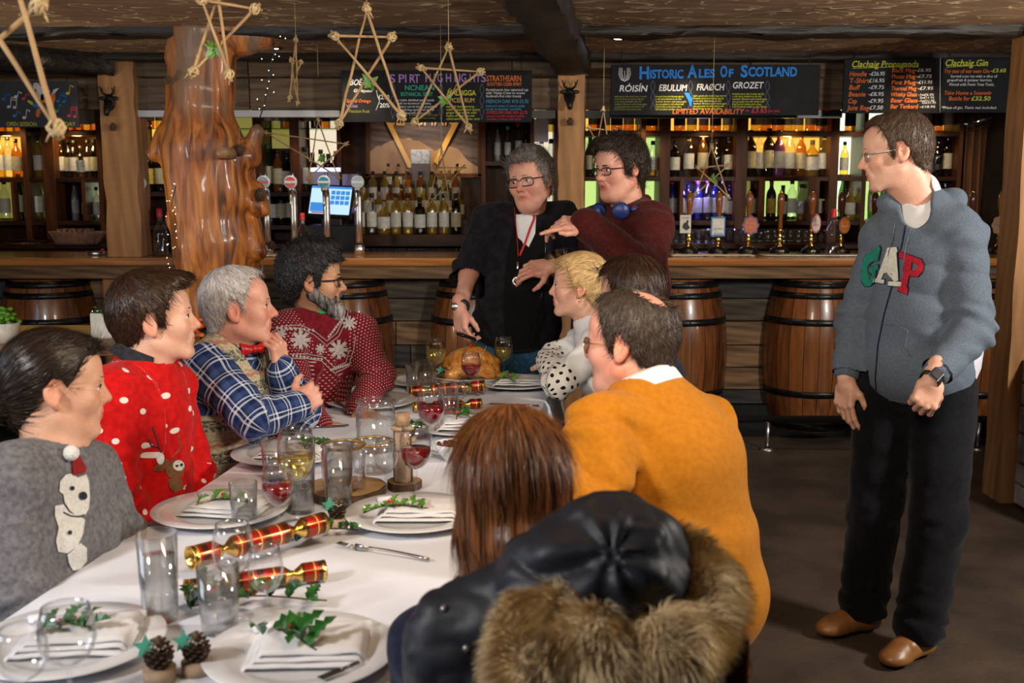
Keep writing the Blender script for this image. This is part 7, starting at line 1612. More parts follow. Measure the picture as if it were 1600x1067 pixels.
pat={'puv':bone_uv([(j['sl'],j['el'],(0,-1,0)),(j['el'],j['wl'],(0,-1,0)),(j['sr'],j['er'],(0,-1,0)),(j['er'],j['wr'],(0,-1,0))])}
def cuff_mi(V,Q):
 c=V[Q].mean(1);r_=np.zeros(len(c),int)
 for s in 'lr':
  e,w,sh=A_(j['e'+s]),A_(j['w'+s]),A_(j['s'+s]);d1=np.linalg.norm(c-e,axis=1);t=(c-e)@(w-e)/((w-e)@(w-e));dd=np.linalg.norm(c-e-np.clip(t,0,1)[:,None]*(w-e),axis=1);r_|=((dd<.075)&(((c-e)@(sh-e))/np.linalg.norm(sh-e)<.045)).astype(int)
 return r_.tolist()
o=top(p,j,['cotton_white','polka'],'shirt',.012,.007,head_c=hc,neck_open=.062,seed=7.0,attrs=pat,mi=cuff_mi,arm_r=(.050,.044,.034),tk=dict(bust=.045,chest=(.15,.10),waist=(.14,.11),shr=.05))
collar(p,j['neck']+Vector((-.005,0,.022)),hc-j['neck'],.060,.034,'cotton_white',open_dir=(-.9,-.35,0),flare=.02,gap=.45);collar(p,j['neck']+Vector((0,0,.018)),hc-j['neck'],.068,.022,'navy_cloth','apron_strap',open_dir=(-.9,-.35,0),flare=.012,gap=.8,drop=0)
d_=seated(j,R_F);trousers(p,j,'navy_cloth',g=.02,name='skirt');shoes(p,j,'leather_black',dirs=d_);add_hand(p,j['wl'],(-.1,.8,.1),(-.4,-.1,.9),-1,.5,.9);add_hand(p,j['wr'],(.25,-.8,.2),(-.5,-.3,.8),1,.8,.9);finish_person(p,'skin_fair')
# ================================================================== 8: brunette half hidden behind the balding man
p=Person('person of whom only smooth dark brown hair shows between the blonde and balding diners',(.52,3.52,0),fem=1)
hc=at(985,462,3.55);j=dict(pelvis=Vector((.56,3.52,.56)),neck=hc+Vector((.02,0,-.17)),sl=hc+Vector((.08,-.16,-.23)),sr=hc+Vector((.05,.18,-.23)),el=hc+Vector((-.02,-.26,-.46)),wl=hc+Vector((-.2,-.16,-.5)),er=hc+Vector((-.02,.24,-.46)),wr=hc+Vector((-.2,.14,-.5)))
F=p.head(hc,62,-4,0,j['neck']+Vector((0,0,.01)),1.0,.0035);wh=(0,-.02,.12)
tail=lambda P:smin(s_ell(P,(0,-.075,-.06),(.085,.045,.13)),s_ell(P,(0,-.03,-.02),(.09,.06,.10)),.03)
V,Q,fl=hair_shell(p.g,.016,.014,.016,[(-0.16,-0.2),(-0.05,-.19),(0.0,-0.10),(0.02,-0.06),(0.035,0.03),(0.05,0.075),(0.12,0.09)],.002,wh,8,tail);p.hair('hair_brunette',V,Q,fl,st=strands(V,Q,fl,wh,2200,.06,.0011,.002,10,jit=.05))
top(p,j,'navy_cloth','jumper',.012,.005,head_c=hc,tk=dict(bust=.04,chest=(.15,.10),shr=.05),h=.009);d_=seated(j,R_F);trousers(p,j,'denim_navy');shoes(p,j,'leather_black',dirs=d_);add_hand(p,j['wl'],(-1,0,0),(0,0,1),-1,.3,.9,.0035);add_hand(p,j['wr'],(-1,0,0),(0,0,1),1,.3,.9,.0035);finish_person(p,'skin_fair')
# ================================================================== 9: balding man in the mustard jumper
p=Person('balding person in a mustard jumper and white collar, back to the camera',(.40,2.52,0),fat=.7,jaw=.3,nose=.2)
hc=at(984,536,2.60);j=dict(pelvis=Vector((.40,2.52,.56)),neck=at(1012,622,2.56),sl=at(938,682,2.42),sr=at(1098,672,2.72),el=at(925,815,2.26),wl=at(840,800,2.40),er=at(1120,815,2.86),wr=at(1000,820,3.0),bend=Vector((.05,-.04,0)))
F=p.head(hc,62,-4,0,j['neck']+Vector((0,0,.0)),1.03)
def bald(P):return-s_ell(P,(.008,-.068,.118),(.052,.060,.052))
V,Q,fl=hair_shell(p.g,.009,.012,.013,[(-0.13,-0.075),(-0.07,-0.066),(-0.045,-0.045),(-0.03,0.0),(-0.012,0.034),(0.006,0.030),(0.012,-0.02),(0.022,-0.018),(0.03,0.03),(0.05,0.10),(0.12,0.13)],.003,(0,-.03,.12),12,cut_fn=bald,k=.003);p.hair('hair_balding',V,Q,fl,st=strands(V,Q,fl,(0,-.01,.12),4600,.026,.0009,.004,11,jit=.35,keep=lambda x:s_ell(x,(.008,-.068,.118),(.047,.055,.047))>0))
p.glasses('gold',.026,.019,.0014,lens='lens_dark',round_=True)
o=top(p,j,'knit_mustard','jumper',.018,.013,head_c=hc,neck_open=.078,seed=9.0,arm_r=(.070,.058,.042),fsc=(7,7,3),tk=dict(chest=(.185,.135),waist=(.19,.15),hip=(.19,.155),shr=.07),extra=lambda P,d:smin(d,s_ell(P,A_(j['pelvis'])+(.02,0,.02),(.20,.17,.16)),.06))
collar(p,j['neck']+(hc-j['neck']).normalized()*.018,(hc-j['neck']),.075,.042,'cotton_white',open_dir=(-.85,.5,0),flare=.014,gap=.3,thick=.006)
d_=seated(j,R_F);trousers(p,j,'denim_navy',r=(.10,.07,.055));shoes(p,j,'leather_black',dirs=d_);add_hand(p,j['wl'],(-1,.1,-.1),(0,0,1),-1,.35);add_hand(p,j['wr'],(-1,0,0),(0,0,1),1,.35);finish_person(p,'skin_ruddy')
# ================================================================== 10: brown-haired woman in the foreground
p=Person('person with long glossy chestnut hair seen from behind in the foreground',(.02,1.76,0),fem=1)
hc=at(797,750,1.78);j=dict(pelvis=Vector((.10,1.72,.56)),neck=hc+Vector((.02,-.03,-.17)),sl=hc+Vector((-.13,-.12,-.25)),sr=hc+Vector((.13,.10,-.25)),el=hc+Vector((-.17,.0,-.47)),wl=hc+Vector((-.22,.2,-.46)),er=hc+Vector((.10,.22,-.45)),wr=hc+Vector((-.10,.30,-.46)))
F=p.head(hc,6,-8,0,j['neck']+Vector((0,0,.01)),.97);wh=(0,-.01,.12);Fi=F.inverted()
tl=lambda P:smin(smin(s_ell(P,(0,-.050,-.05),(.098,.066,.13)),s_cap(P,(.055,-.045,-.10),(.060,-.06,-.26),.048,.022),.03),smin(s_cap(P,(-.055,-.035,-.08),(-.068,-.055,-.27),.046,.020),s_cap(P,(0,-.085,-.1),(-.01,-.09,-.26),.05,.025),.03),.02)
def longhair(P):
 d=s_ell(P,(0,-.014,.036),(.094,.109,.098));d=smin(d,s_ell(P,(0,.046,.058),(.07,.046,.052)),.03);d=smin(d,tl(P),.04);th=np.arctan2(P[:,0],-P[:,1]+.02);n=vnoise(np.stack([th*7,P[:,2]*5,P[:,1]*3],1)+4)*.6+vnoise(np.stack([th*22,P[:,2]*6,P[:,1]*5],1))*.4
 zl=np.interp(P[:,1],[-.16,.02,.04,.055,.065,.075,.12],[-.4,-.4,-.2,-.08,.03,.08,.095]);d=d-.013*(n-.5)*np.clip((.14-P[:,2])*9,.1,1);return smax(d,(zl-P[:,2])*.8,.008)
V,Q=sdf_mesh(longhair,(-.14,-.19,-.32),(.14,.13,.16),.0036)
def fl10(P):th=np.arctan2(P[:,0],-P[:,1]+.02);return np.stack([th*2.2,P[:,2]*.35,np.clip(P[:,2]-.08,0,1)*2],1)
def keep_(x):return x[:,1]<.06
s1=strands(V,Q,fl10,(0,.03,.16),6500,.085,.0009,.0016,12,gravity=.75,jit=.05,segs=5,keep=keep_);Vw=[(xf(F,V),Q),(xf(F,s1[0]),s1[1])];VV,QQ=join_np(Vw);k_=s1[0].reshape(-1,18,3);off=np.repeat(np.random.RandomState(2).rand(len(k_))*.25,18)
fa=np.concatenate([fl10(V),fl10(s1[0])+np.stack([off,off*0,off],1)]);np_mesh('hair',VV,QQ,'hair_chestnut',p.root,attrs={'flow':fa})
top(p,j,'navy_cloth','jumper',.010,.005,head_c=hc,tk=dict(chest=(.14,.10),waist=(.13,.10),shr=.048),h=.008,arm_r=(.048,.040,.034));d_=seated(j,R_F);trousers(p,j,'denim_navy');shoes(p,j,'leather_black',dirs=d_)
add_hand(p,j['wl'],(-.5,.8,0),(0,0,1),-1,.35,.9);add_hand(p,j['wr'],(-.8,.5,0),(0,0,1),1,.35,.9);finish_person(p,'skin_fair')
# ================================================================== 11: standing man in the grey hoodie
p=Person('standing person in a blue-grey lettered hoodie, black jeans and tan shoes at the right',(1.34,3.62,0),nose=.5,age=.3,fat=-.2,mouth=.1)
hc=at(1399,239,3.66);j=dict(pelvis=at(1432,588,3.66),neck=at(1440,322,3.66),sr=at(1384,372,3.74),sl=at(1500,366,3.56),er=at(1338,500,3.80),wr=at(1322,592,3.70),el=at(1520,520,3.50),wl=at(1458,588,3.38))
F=p.head(hc,80,-9,3,j['neck']+Vector((0,0,.01)),1.04);p.brows('brow_fair',.003)
V,Q,fl=hair_shell(p.g,.012,.010,.012,[(-0.13,-0.075),(-0.07,-0.064),(-0.045,-0.045),(-0.03,0.0),(-0.012,0.034),(0.006,0.030),(0.014,-0.01),(0.024,-0.008),(0.032,0.045),(0.05,0.092),(0.12,0.105)],.003,(0,-.05,.12),11);p.hair('hair_crop',V,Q,fl,st=strands(V,Q,fl,(0,-.05,.12),3800,.022,.0009,.004,13,jit=.4))
p.glasses('steel',.025,.0135,.0012)
def hood(P,d):
 n=A_(j['neck']);h1=s_cap(P,n+A_((-.105,.015,.01)),n+A_((.0,.115,.025)),.030,.036);h1=smin(h1,s_cap(P,n+A_((.0,.115,.025)),n+A_((.115,.01,.018)),.036,.034),.03);h1=smin(h1,s_cap(P,n+A_((.115,.01,.018)),n+A_((.09,-.07,-.03)),.032,.022),.03);h1=smin(h1,s_cap(P,n+A_((-.105,.015,.01)),n+A_((-.055,-.075,-.06)),.028,.018),.03);h1=smin(h1,s_ell(P,n+A_((.075,.085,-.035)),(.11,.07,.07)),.03)
 d=smin(d,h1,.016);d=smax(d,-s_cap(P,n+A_((-.045,-.075,-.03)),n+A_((-.05,-.05,.12)),.040,.07),.01);return smin(d,s_ell(P,A_(j['pelvis'])+A_((0,0,.04)),(.172,.135,.16)),.05)
o=top(p,j,'jersey_blue','hoodie',.020,.008,head_c=hc,neck_open=.066,seed=11.0,h=.0058,arm_r=(.060,.048,.033),extra=hood,hem=-.095,ak=.018,short={'l':.90,'r':.92},tk=dict(chest=(.160,.120),waist=(.150,.12),hip=(.165,.13),shr=.062),fsc=(8,8,11));bv=surf_bvh(o)
G=[[(1362,392),(1375,384),(1378,389),(1374,408),(1368,408),(1366,402),(1362,405),(1357,417),(1355,432),(1358,437),(1361,436),(1361,446),(1352,447),(1347,438),(1347,418),(1353,401)],[(1361,418),(1374,413),(1375,420),(1371,422),(1370,440),(1361,446),(1361,436),(1364,432),(1364,425),(1361,426)]]
A1=[[(1388,388),(1402,387),(1404,393),(1402,395),(1405,438),(1398,440),(1396,425),(1385,424)],[(1388,388),(1394,388),(1394,396),(1379,436),(1372,435),(1386,396)],[(1381,418),(1398,419),(1398,427),(1379,426)],[(1367,434),(1384,437),(1383,443),(1366,440)],[(1390,439),(1410,440),(1409,448),(1389,446)]]
P1=[[(1414,396),(1426,400),(1424,420),(1417,452),(1407,450),(1413,420)],[(1420,398),(1440,405),(1444,414),(1442,424),(1434,432),(1420,430),(1421,422),(1430,422),(1434,416),(1431,411),(1420,407)],[(1406,444),(1420,449),(1418,461),(1404,454)],[(1407,394),(1416,396),(1414,405),(1406,402)]]
def grow(polys,k):return[[(sum(x for x,y in q)/len(q)+(x-sum(a for a,b in q)/len(q))*1.0+k*math.copysign(1,x-sum(a for a,b in q)/len(q)),y+k*math.copysign(1,y-sum(b for a,b in q)/len(q)))for x,y in q]for q in polys]
for nm,q,mt in(('letter_g',G,'felt_green'),('letter_a',A1,'felt_cream'),('letter_p',P1,'felt_red')):
 e=motif(bv,grow(q,1.2),'letter_backing','navy_cloth',o,.0035,2.5);motif(bv,q,'letter',mt,o,.0065,2.5)
seam(bv,[(1415,352),(1410,380),(1396,440),(1382,490),(1372,540),(1368,590),(1370,628)],.0030,'zip','denim_navy',o,.001);seam(bv,[(1399,350),(1396,375),(1388,405)],.0026,'drawstring','jersey_cuff',o,.005);seam(bv,[(1424,358),(1416,385),(1411,420),(1412,440)],.0026,'drawstring','jersey_cuff',o,.005)
seam(bv,[(1376,505),(1400,508),(1418,516),(1414,540),(1424,560)],.0022,'pocket_seam','jersey_cuff',o,.0005)
seam(bv,[(1350,612),(1370,622),(1410,628),(1450,628),(1500,622)],.0018,'hem_seam','jersey_cuff',o,.0005)
n=A_(j['neck']);garment(p,'undershirt',lambda P:smax(smax(smin(torso_fn(j,.004)(P),s_cap(P,n,n+A_((-.012,-.008,.05)),.066,.064),.02),np.linalg.norm(P-n,axis=1)-.13,.01),-s_cap(P,n+A_((-.02,-.03,.035)),A_(hc),.050,.08),.006),*bounds([n],.15),'cotton_white',.005)
pel=j['pelvis'];aR=onz(1352,962,.07);aL=onz(1440,1000,.07);j['hr']=pel+Vector((-.075,.055,-.06));j['hl']=pel+Vector((.075,-.045,-.06));j['ar']=Vector((aR.x,aR.y+.03,.095));j['al']=Vector((aL.x,aL.y+.03,.095));j['kr']=j['hr']*.48+j['ar']*.52+Vector((-.01,-.03,.0));j['kl']=j['hl']*.48+j['al']*.52+Vector((.015,-.03,0))
trousers(p,j,'denim_black',g=.016,r=(.098,.074,.068),amp=.006,h=.0065);shoes(p,j,'leather_tan',dirs={'r':(-.93,-.35,0),'l':(-.80,-.60,0)},sz=1.04)
add_hand(p,j['wr'],(-.05,-.1,-1),(-.85,-.5,0),-1,[(.25,.3,.2),(.35,.4,.2),(.45,.5,.3),(.5,.5,.3)],1.05,forearm=j['wr']*.87+j['er']*.13,thumb=(.35,.4));add_hand(p,j['wl'],(-.35,-.15,-1),(-.2,-1,.1),-1,[(1.1,1.5,.9),(1.2,1.5,.9),(1.2,1.5,.9),(1.2,1.5,.9)],1.06,forearm=j['wl']*.87+j['el']*.13,thumb=(.15,.9))
for s in 'lr':cw,ce=j['w'+s],j['e'+s];a_=(ce-cw).normalized();m=MB();m.tube([cw+a_*.000,cw+a_*.004,cw+a_*.03,cw+a_*.055],[.034,.041,.045,.050],24);m.build('cuff','jersey_cuff',o)
w=j['wl']-(j['el']-j['wl']).normalized()*.014;ax=(j['el']-j['wl']).normalized();m=MB();m.lathe([(.031,-.012),(.032,0),(.031,.012)],w,26,mat=ax.to_track_quat('Z','Y').to_matrix());st_=m.build('watch_strap','strap_dark',p.root,solid=.003)
q=Vector((-.15,-1,.35));q=(q-ax*q.dot(ax)).normalized();B=basis(ax,q);m=MB();m.box(w+q*.036,(.032,.038,.010),B);fc=m.build('watch_face','black_plastic',st_,bevel=.003);m=MB();m.box(w+q*.0345,(.036,.042,.008),B);m.build('watch_case','steel',st_,bevel=.003)
# folded papers in the back pocket
c0=at(1512,600,3.66);mk('paper_white',(.78,.76,.84),(.66,.64,.74),scale=20,rough=.8);m=MB();pq=[at(1500,628,3.70),at(1512,600,3.62),at(1520,560,3.60),at(1536,548,3.66),at(1532,575,3.70),at(1516,612,3.72)];m.add(pq,[tuple(range(6))]);tag(m.build('folded_papers','paper_white',solid=.006),'folded white papers in the back pocket of the hoodie man','papers')
finish_person(p,'skin_fair')
# ------------------------------------------------------------------ the table, its cloth, and the seats
TZ=0.752;TD=Vector((.134,.991,0));TN=Vector((-.991,.134,0));TR=Vector((.19,4.50,0));TLn,TW=3.15,.80
def tp(a,b,z=TZ):v=TR-TD*a+TN*b;return Vector((v.x,v.y,z))
mk('linen',(0.80,0.82,0.90),(0.73,0.75,0.83),scale=5,rough=0.85,bump=0.25,bscale=6,sheen=.2);mk('table_wood',(.12,.07,.04),(.07,.04,.02),scale=3,stretch=(1,4,4),tex='wood')
r=empty('dining_table',tp(TLn/2,TW/2,0),'long dining table under the white cloth','table');B3=Matrix((TN,TD,Vector((0,0,1)))).transposed()
m=MB();m.box(tp(TLn/2,TW/2,TZ-.022),(TW,TLn,.035),B3);m.build('tabletop','table_wood',r,bevel=.003)
for a in(.12,TLn-.12):
 for b in(.08,TW-.08):m=MB();m.box(tp(a,b,(TZ-.04)/2),(.06,.06,TZ-.04),B3);m.build('leg','table_wood',r)
per=[];nA,nB=120,34
for i in range(nA):per.append((TLn*(1-i/nA),0,-1,0,TLn*i/nA))
for i in range(nB):per.append((0,TW*i/nB,0,1,TLn+TW*i/nB))
for i in range(nA):per.append((TLn*i/nA,TW,1,0,TLn+TW+TLn*i/nA))
for i in range(nB):per.append((TLn,TW*(1-i/nB),0,-1,2*TLn+TW+TW*i/nB))
def cl(u,v):
 i=int(round(u*len(per)))%len(per);a,b,_,_,s=per[i];oa=-1 if a==0 and 0<b<TW else(1 if a==TLn and 0<b<TW else 0);ob=-1 if b==0 else(1 if b==TW else 0)
 if v==0:return tp(a,b,TZ+.0015)
 k=(v-.08)/.92 if v>.08 else 0;w=(.016*math.sin(s*21)+.012*math.sin(s*37+1))*k+.012+.03*k;n=TD*(1 if a<=0.001 else(-1 if a>=TLn-.001 else 0))+TN*(1 if b>=TW-.001 else(-1 if b<=.001 else 0));n=n.normalized()if n.length else n
 return tp(a,b,TZ-.006-.25*k)+n*(w if v>0 else 0)*(1 if v>.08 else .5)
m=MB();m.grid(cl,len(per),9,closed_u=True);nn_=60;na=len(m.v)
def topz(a,b):return TZ+.0035+.0012*mnoise.noise(Vector((a*5,b*7,0)))+.0016*max(0,mnoise.noise(Vector((a*1.3+b*6,b*1.2,3))))
m.grid(lambda u,v:tp(TLn*v,TW*u,TZ+.0015)if u in(0,1)or v in(0,1)else tp(TLn*v,TW*u,topz(TLn*v,TW*u)),40,140)
tag(m.build('tablecloth','linen'),'white linen tablecloth hanging over the edges of the long dining table','tablecloth')
s0=empty('stool',(0,0,0),None,'stool','stools round the table');m=MB();m.lathe([(0,.395),(.15,.395),(.165,.405),(.165,.418),(.15,.425),(0,.425)],n=28);m.build('seat','dark_wood',s0)
for k in range(4):a=PI/4+k*PI/2;m=MB();m.tube([(math.cos(a)*.12,math.sin(a)*.12,.40),(math.cos(a)*.16,math.sin(a)*.16,0)],.015,8);m.build('leg','dark_wood',s0)
SP=Proto(s0)
for x,y,l in((-1.10,2.30,'under the woman in the bear jumper'),(-1.08,2.98,'under the man in the red jumper'),(-1.0,3.42,'under the man in the check shirt'),(-.82,4.03,'under the bearded man'),(.48,4.08,'under the blonde woman'),(.58,3.52,'under the brunette'),(.42,2.52,'under the man in mustard')):SP.put((x,y,0),'round dark wooden stool '+l)
r=empty('dining_chair',(.12,1.66,0),'dark wooden chair under the chestnut-haired woman, hidden by the parka','chair');m=MB();m.bx(-.10,.34,1.50,1.90,.40,.43);m.build('seat','dark_wood',r,bevel=.004)
for x in(-.08,.32):
 for y in(1.52,1.88):m=MB();m.bx(x-.018,x+.018,y-.018,y+.018,0,.40);m.build('leg','dark_wood',r)
m=MB();m.bx(-.08,.34,1.47,1.495,.43,.93);m.build('backrest','dark_wood',r,bevel=.006)
# ------------------------------------------------------------------ parka with fur-trimmed hood over the chair back
mk('parka_black',(.016,.019,.027),(.010,.012,.018),scale=6,rough=.52,bump=.5,bscale=9,spec=.35);mk_hair('fur_tan',(1.0,.84,.54),(.45,.29,.14),rough=.7,hs=6);mk('snap',(.3,.3,.32),rough=.3,metal=.8)
q_=lambda px,py,Y:A_(at(px,py,Y))
def parka(P):
 d=s_chain(P,[q_(672,1004,1.43),q_(735,930,1.47),q_(830,868,1.49),q_(900,800,1.50)],[.022,.022,.020,.018],.03);d2=s_chain(P,[q_(694,1044,1.45),q_(765,985,1.46),q_(850,905,1.47),q_(915,850,1.47)],[.045,.055,.06,.055],.03);d=smin(d,d2,.02)
 d=smin(d,s_rbox(P,q_(815,1110,1.46),(.165,.045,.17),.045),.05);d=smin(d,s_cap(P,q_(712,1070,1.45),q_(760,1330,1.45),.05,.06),.05);d=smin(d,s_rbox(P,q_(960,1110,1.45),(.15,.05,.14),.05),.05)
 h1=s_ell(P,q_(950,868,1.43),(.105,.085,.090));h1=smin(h1,s_ell(P,q_(900,905,1.42),(.11,.08,.075)),.04);h1=smin(h1,s_ell(P,q_(1000,890,1.41),(.055,.07,.08)),.04);d=smin(d,h1,.02)
 c=q_(958,868,1.34);rr=np.linalg.norm(P-c,axis=1);d=d+folds(P,.011,(13,18,18),3.0)+.006*(ridge(P*A_((24,30,30))+2)**2-.4)+.004*np.sin(np.arctan2(P[:,2]-c[2],P[:,0]-c[0])*7+3*vnoise(P*9))*np.exp(-(rr/.12)**2);return d
lo,hi=bounds([q_(620,1067,1.43),q_(1130,760,1.45)],.07);lo[2]=.55;lo[1]-=.09;hi[1]+=.06;V,Q=sdf_mesh(parka,lo,hi,.0052);V=relax(V,Q,1,.4)
r=empty('parka',(.1,1.45,0),'black parka with a fur-trimmed hood hanging behind the chestnut-haired woman','coat');co=np_mesh('coat_shell',V,Q,'parka_black',r);bv=surf_bvh(co)
fp=[(1046,822),(1084,872),(1100,925),(1086,972),(1045,1000),(1000,1020),(950,1040),(930,1085)];fp2=[(840,1090),(838,1030),(835,985),(862,972),(905,985),(935,1015)];fr_=[.016,.024,.032,.036,.042,.045,.045,.045]
def fur(P):
 return smin(s_chain(P,[q_(x,y,(1.46,1.45,1.43,1.40)[i]if i<4 else 1.36)for i,(x,y)in enumerate(fp)],fr_,.03),s_chain(P,[q_(x,y,1.345)for x,y in fp2],[.05,.045,.034,.034,.04,.045],.03),.02)+.010*(vnoise(P*30)-.5)
lo,hi=bounds([q_(780,1120,1.34),q_(1140,770,1.38)],.06);V,Q=sdf_mesh(fur,lo,hi,.006);N_=vnormals(V,Q);rs=np.random.RandomState(4);n=26000;idx=rs.choice(len(V),n);p0=V[idx];nn=N_[idx]
cl_=np.stack([vnoise(p0*28+3),vnoise(p0*28+40),vnoise(p0*28+80)],1)-.5;ctr=q_(945,900,1.36);outw=p0-ctr;outw/=np.linalg.norm(outw,axis=1)[:,None]
dr=nn*.55+outw*.45+cl_*1.3+rs.randn(n,3)*.12;dr/=np.linalg.norm(dr,axis=1)[:,None];L_=.014+.022*rs.rand(n);s=np.cross(dr,(0.1,1,.1));s/=np.linalg.norm(s,axis=1)[:,None];s=s*(.00075);g_=A_((0,0,-1))*(L_*.25)[:,None]
rows=[p0-s,p0+s,p0+dr*(L_*.55)[:,None]-s*.8,p0+dr*(L_*.55)[:,None]+s*.8,p0+dr*L_[:,None]+g_-s*.15,p0+dr*L_[:,None]+g_+s*.15]
VV=np.stack(rows,1).reshape(-1,3);b=np.arange(n)[:,None]*6;QQ=np.concatenate([b+np.array([[0,1,3,2]]),b+np.array([[2,3,5,4]])]);VA,QA=join_np([(V,Q),(VV,QQ)])
fl_=np.concatenate([V*4,np.repeat(p0*4,6,0)+np.tile(A_([[0,0,0],[0,0,0],[.02,.0,.0],[.02,0,0],[.05,0,0],[.05,0,0]]),(n,1))+np.repeat(rs.rand(n,1)*.25,6,0)]);np_mesh('fur_trim',VA,QA,'fur_tan',r,attrs={'flow':fl_})
for px,py in((694,951),(729,1013),(770,1059)):
 h,nv=cam_hit(bv,px,py)
 if h is not None:m=MB();m.ball(h,.006,10);m.build('snap_button','snap',r)
 # ------------------------------------------------------------------ tableware
mk('porcelain',(.80,.81,.83),(.76,.77,.80),rough=.15,coat=.3);mk('cutlery',(.45,.45,.47),(.35,.35,.37),rough=.2,metal=1);mk('napkin',(.80,.79,.80),(.72,.71,.74),scale=12,rough=.9,bump=.3,bscale=30)
mk('holly_leaf',(.035,.16,.03),(.015,.08,.015),scale=25,rough=.22,coat=.4);mk('holly_light',(.14,.30,.04),(.06,.18,.02),scale=25,rough=.25,coat=.3);mk('holly_stem',(.05,.035,.02),rough=.6);mk('berry',(.65,.01,.01),(.5,.005,.005),rough=.15,coat=.5)
mk_glass('glass_table',(.98,.985,.985),(.45,.48,.52));mk_glass('wine_red',(.45,.005,.02),(.3,.2,.2),diff=(.26,.003,.012),dmix=.6);mk_glass('wine_white',(.93,.84,.42),(.75,.65,.4),diff=(.6,.48,.12),dmix=.12);mk_glass('water',(.97,.985,.985),(.8,.83,.85));mk_glass('wine_rose',(.9,.42,.25),(.6,.5,.4),diff=(.5,.15,.06),dmix=.15)
ZC=TZ+.005
pl=empty('dinner_plate',(0,0,0),None,'plate','white dinner plates');m=MB();m.lathe([(0,.004),(.095,.004),(.105,.007),(.125,.014),(.165,.020),(.1665,.0215),(.165,.023),(.124,.0175),(.104,.011),(.09,.008),(0,.008)],n=64);m.build('dish','porcelain',pl);PLP=Proto(pl)
def folded(name,w,h,rz,c,parent=None,seed=0,label=None):
 rt=empty(name,c,label,'napkin','white folded napkins',rz);m=MB()
 for L in range(3):
  k=1-.06*L;m.grid(lambda u,v:Vector(c)+Vector(((u-.5)*w*k+.006*L,(v-.5)*h*k+.004*L,.006+.0075*L+.004*mnoise.noise(Vector((u*4+seed,v*4,L)))+.010*math.sin(PI*v)*(L/2)-(.012*(1 if u in(0,1)else 0)))),16,12)
 m.build('folds','napkin',rt,solid=.0035);m=MB();m.tube([Vector(c)+Vector((-.5*w+w*i/8,.5*h,.012+.003*math.sin(i)))for i in range(9)],.009,8);m.build('rolled_edge','napkin',rt);return rt
def leaf(mb,base,d,up,L,W):
 d,up=Vector(d).normalized(),Vector(up).normalized();s=d.cross(up).normalized();up=s.cross(d);o=[];n=4
 pts=[(0,0)]
 for i in range(n):t=(i+.5)/n;w=math.sin(PI*(.12+.8*t));pts+=[(t-.10,w*.62),(t+.02,w*1.12)]
 pts.append((1.12,0));side=lambda k:[Vector(base)+d*L*x+s*k*W*y+up*(W*.55*y+L*.16*math.sin(x*3))for x,y in pts]
 a,b=side(1),side(-1);mid=[Vector(base)+d*L*t+up*L*.16*math.sin(t*3)for t in[x for x,y in pts]];n0=len(pts);mb.add(a+mid+b,[(i,i+1,n0+i+1,n0+i)for i in range(n0-1)]+[(n0+i,n0+i+1,2*n0+i+1,2*n0+i)for i in range(n0-1)])
def holly(px,py,L,rz,label,n=7,light=False,z=ZC+.03,berries=2,seed=0,group=None,LS=.038):
 c=onz(px,py,z);rt=empty('holly_sprig',c,label,'holly',group);rr=random.Random(seed+px);m=MB();d=Vector((math.cos(rz),math.sin(rz),0));s_=Vector((-d.y,d.x,0));P=[c+d*L*(t-.5)+s_*.012*math.sin(t*5)+Vector((0,0,.004+.012*math.sin(t*3)))for t in np.linspace(0,1,8)];m.tube(P,.0018,6);m.build('stem','holly_stem',rt)
 for i in range(n):
  t=(i+.6)/n;p=P[min(7,int(t*7))];a=rr.uniform(.5,1.3)*(1 if i%2 else-1);dd=(d*math.cos(a)+s_*math.sin(a)+Vector((0,0,rr.uniform(.1,.9)))).normalized();m=MB();leaf(m,p,dd,(rr.uniform(-.4,.4),-.5,1),LS*rr.uniform(.8,1.2),LS*.30);m.build('leaf','holly_light' if light else 'holly_leaf',rt,solid=.0006)
 for i in range(berries):p=P[3]+Vector((rr.uniform(-.012,.012),rr.uniform(-.012,.012),.008));m=MB();m.ball(p,.0048,10);m.build('berry','berry',rt)
settings=[(108,1015,1,'nearest on the left, before the bear-jumper woman',0.2,.15),(470,1032,1,'nearest the camera at the bottom centre',.15,.30),(345,806,1,'before the man in the red jumper',-.1,.0),(645,812,1,'before the chestnut-haired woman',.1,.1),(450,716,1,'before the man in the check shirt',0,.2),(580,633,0,'with cutlery on it before the bearded man',0,0),(668,600,0,'at the far left corner of the table',0,0),(806,604,1,'at the far right corner before the blonde woman',.05,.1),(722,672,1,'just behind the chestnut hair',.2,.1)]
for px,py,nap,lab,rz,off in settings:
 c=onz(px,py,ZC);PLP.put((c.x,c.y,ZC),'round white plate '+lab)
 if nap:folded('napkin',.21,.15,rz-.1,Vector((c.x+.01,c.y+.01,ZC+.012)),seed=px,label='folded white napkin on the plate '+lab.replace('the plate ',''))
holly(112,990,.10,.3,'dark holly sprig on the napkin nearest the bottom left corner',7,LS=.045);holly(455,1005,.13,-.5,'dark holly sprig on the napkin at the bottom centre',8,LS=.05);holly(352,790,.13,.2,'holly sprig with one tall leaf on the plate before the red-jumper man',5,True,seed=5);holly(620,800,.16,.25,'branching holly sprig on the plate before the chestnut-haired woman',12,True,LS=.028)
holly(485,703,.05,1.2,'small dark holly sprig on the plate before the check-shirt man',5,berries=0);holly(792,597,.10,-.6,'pale green holly sprig on the far right corner plate',6,True,berries=1,LS=.036);holly(722,655,.05,.8,'upright holly leaves on the plate behind the chestnut hair',4,LS=.04,z=ZC+.04)
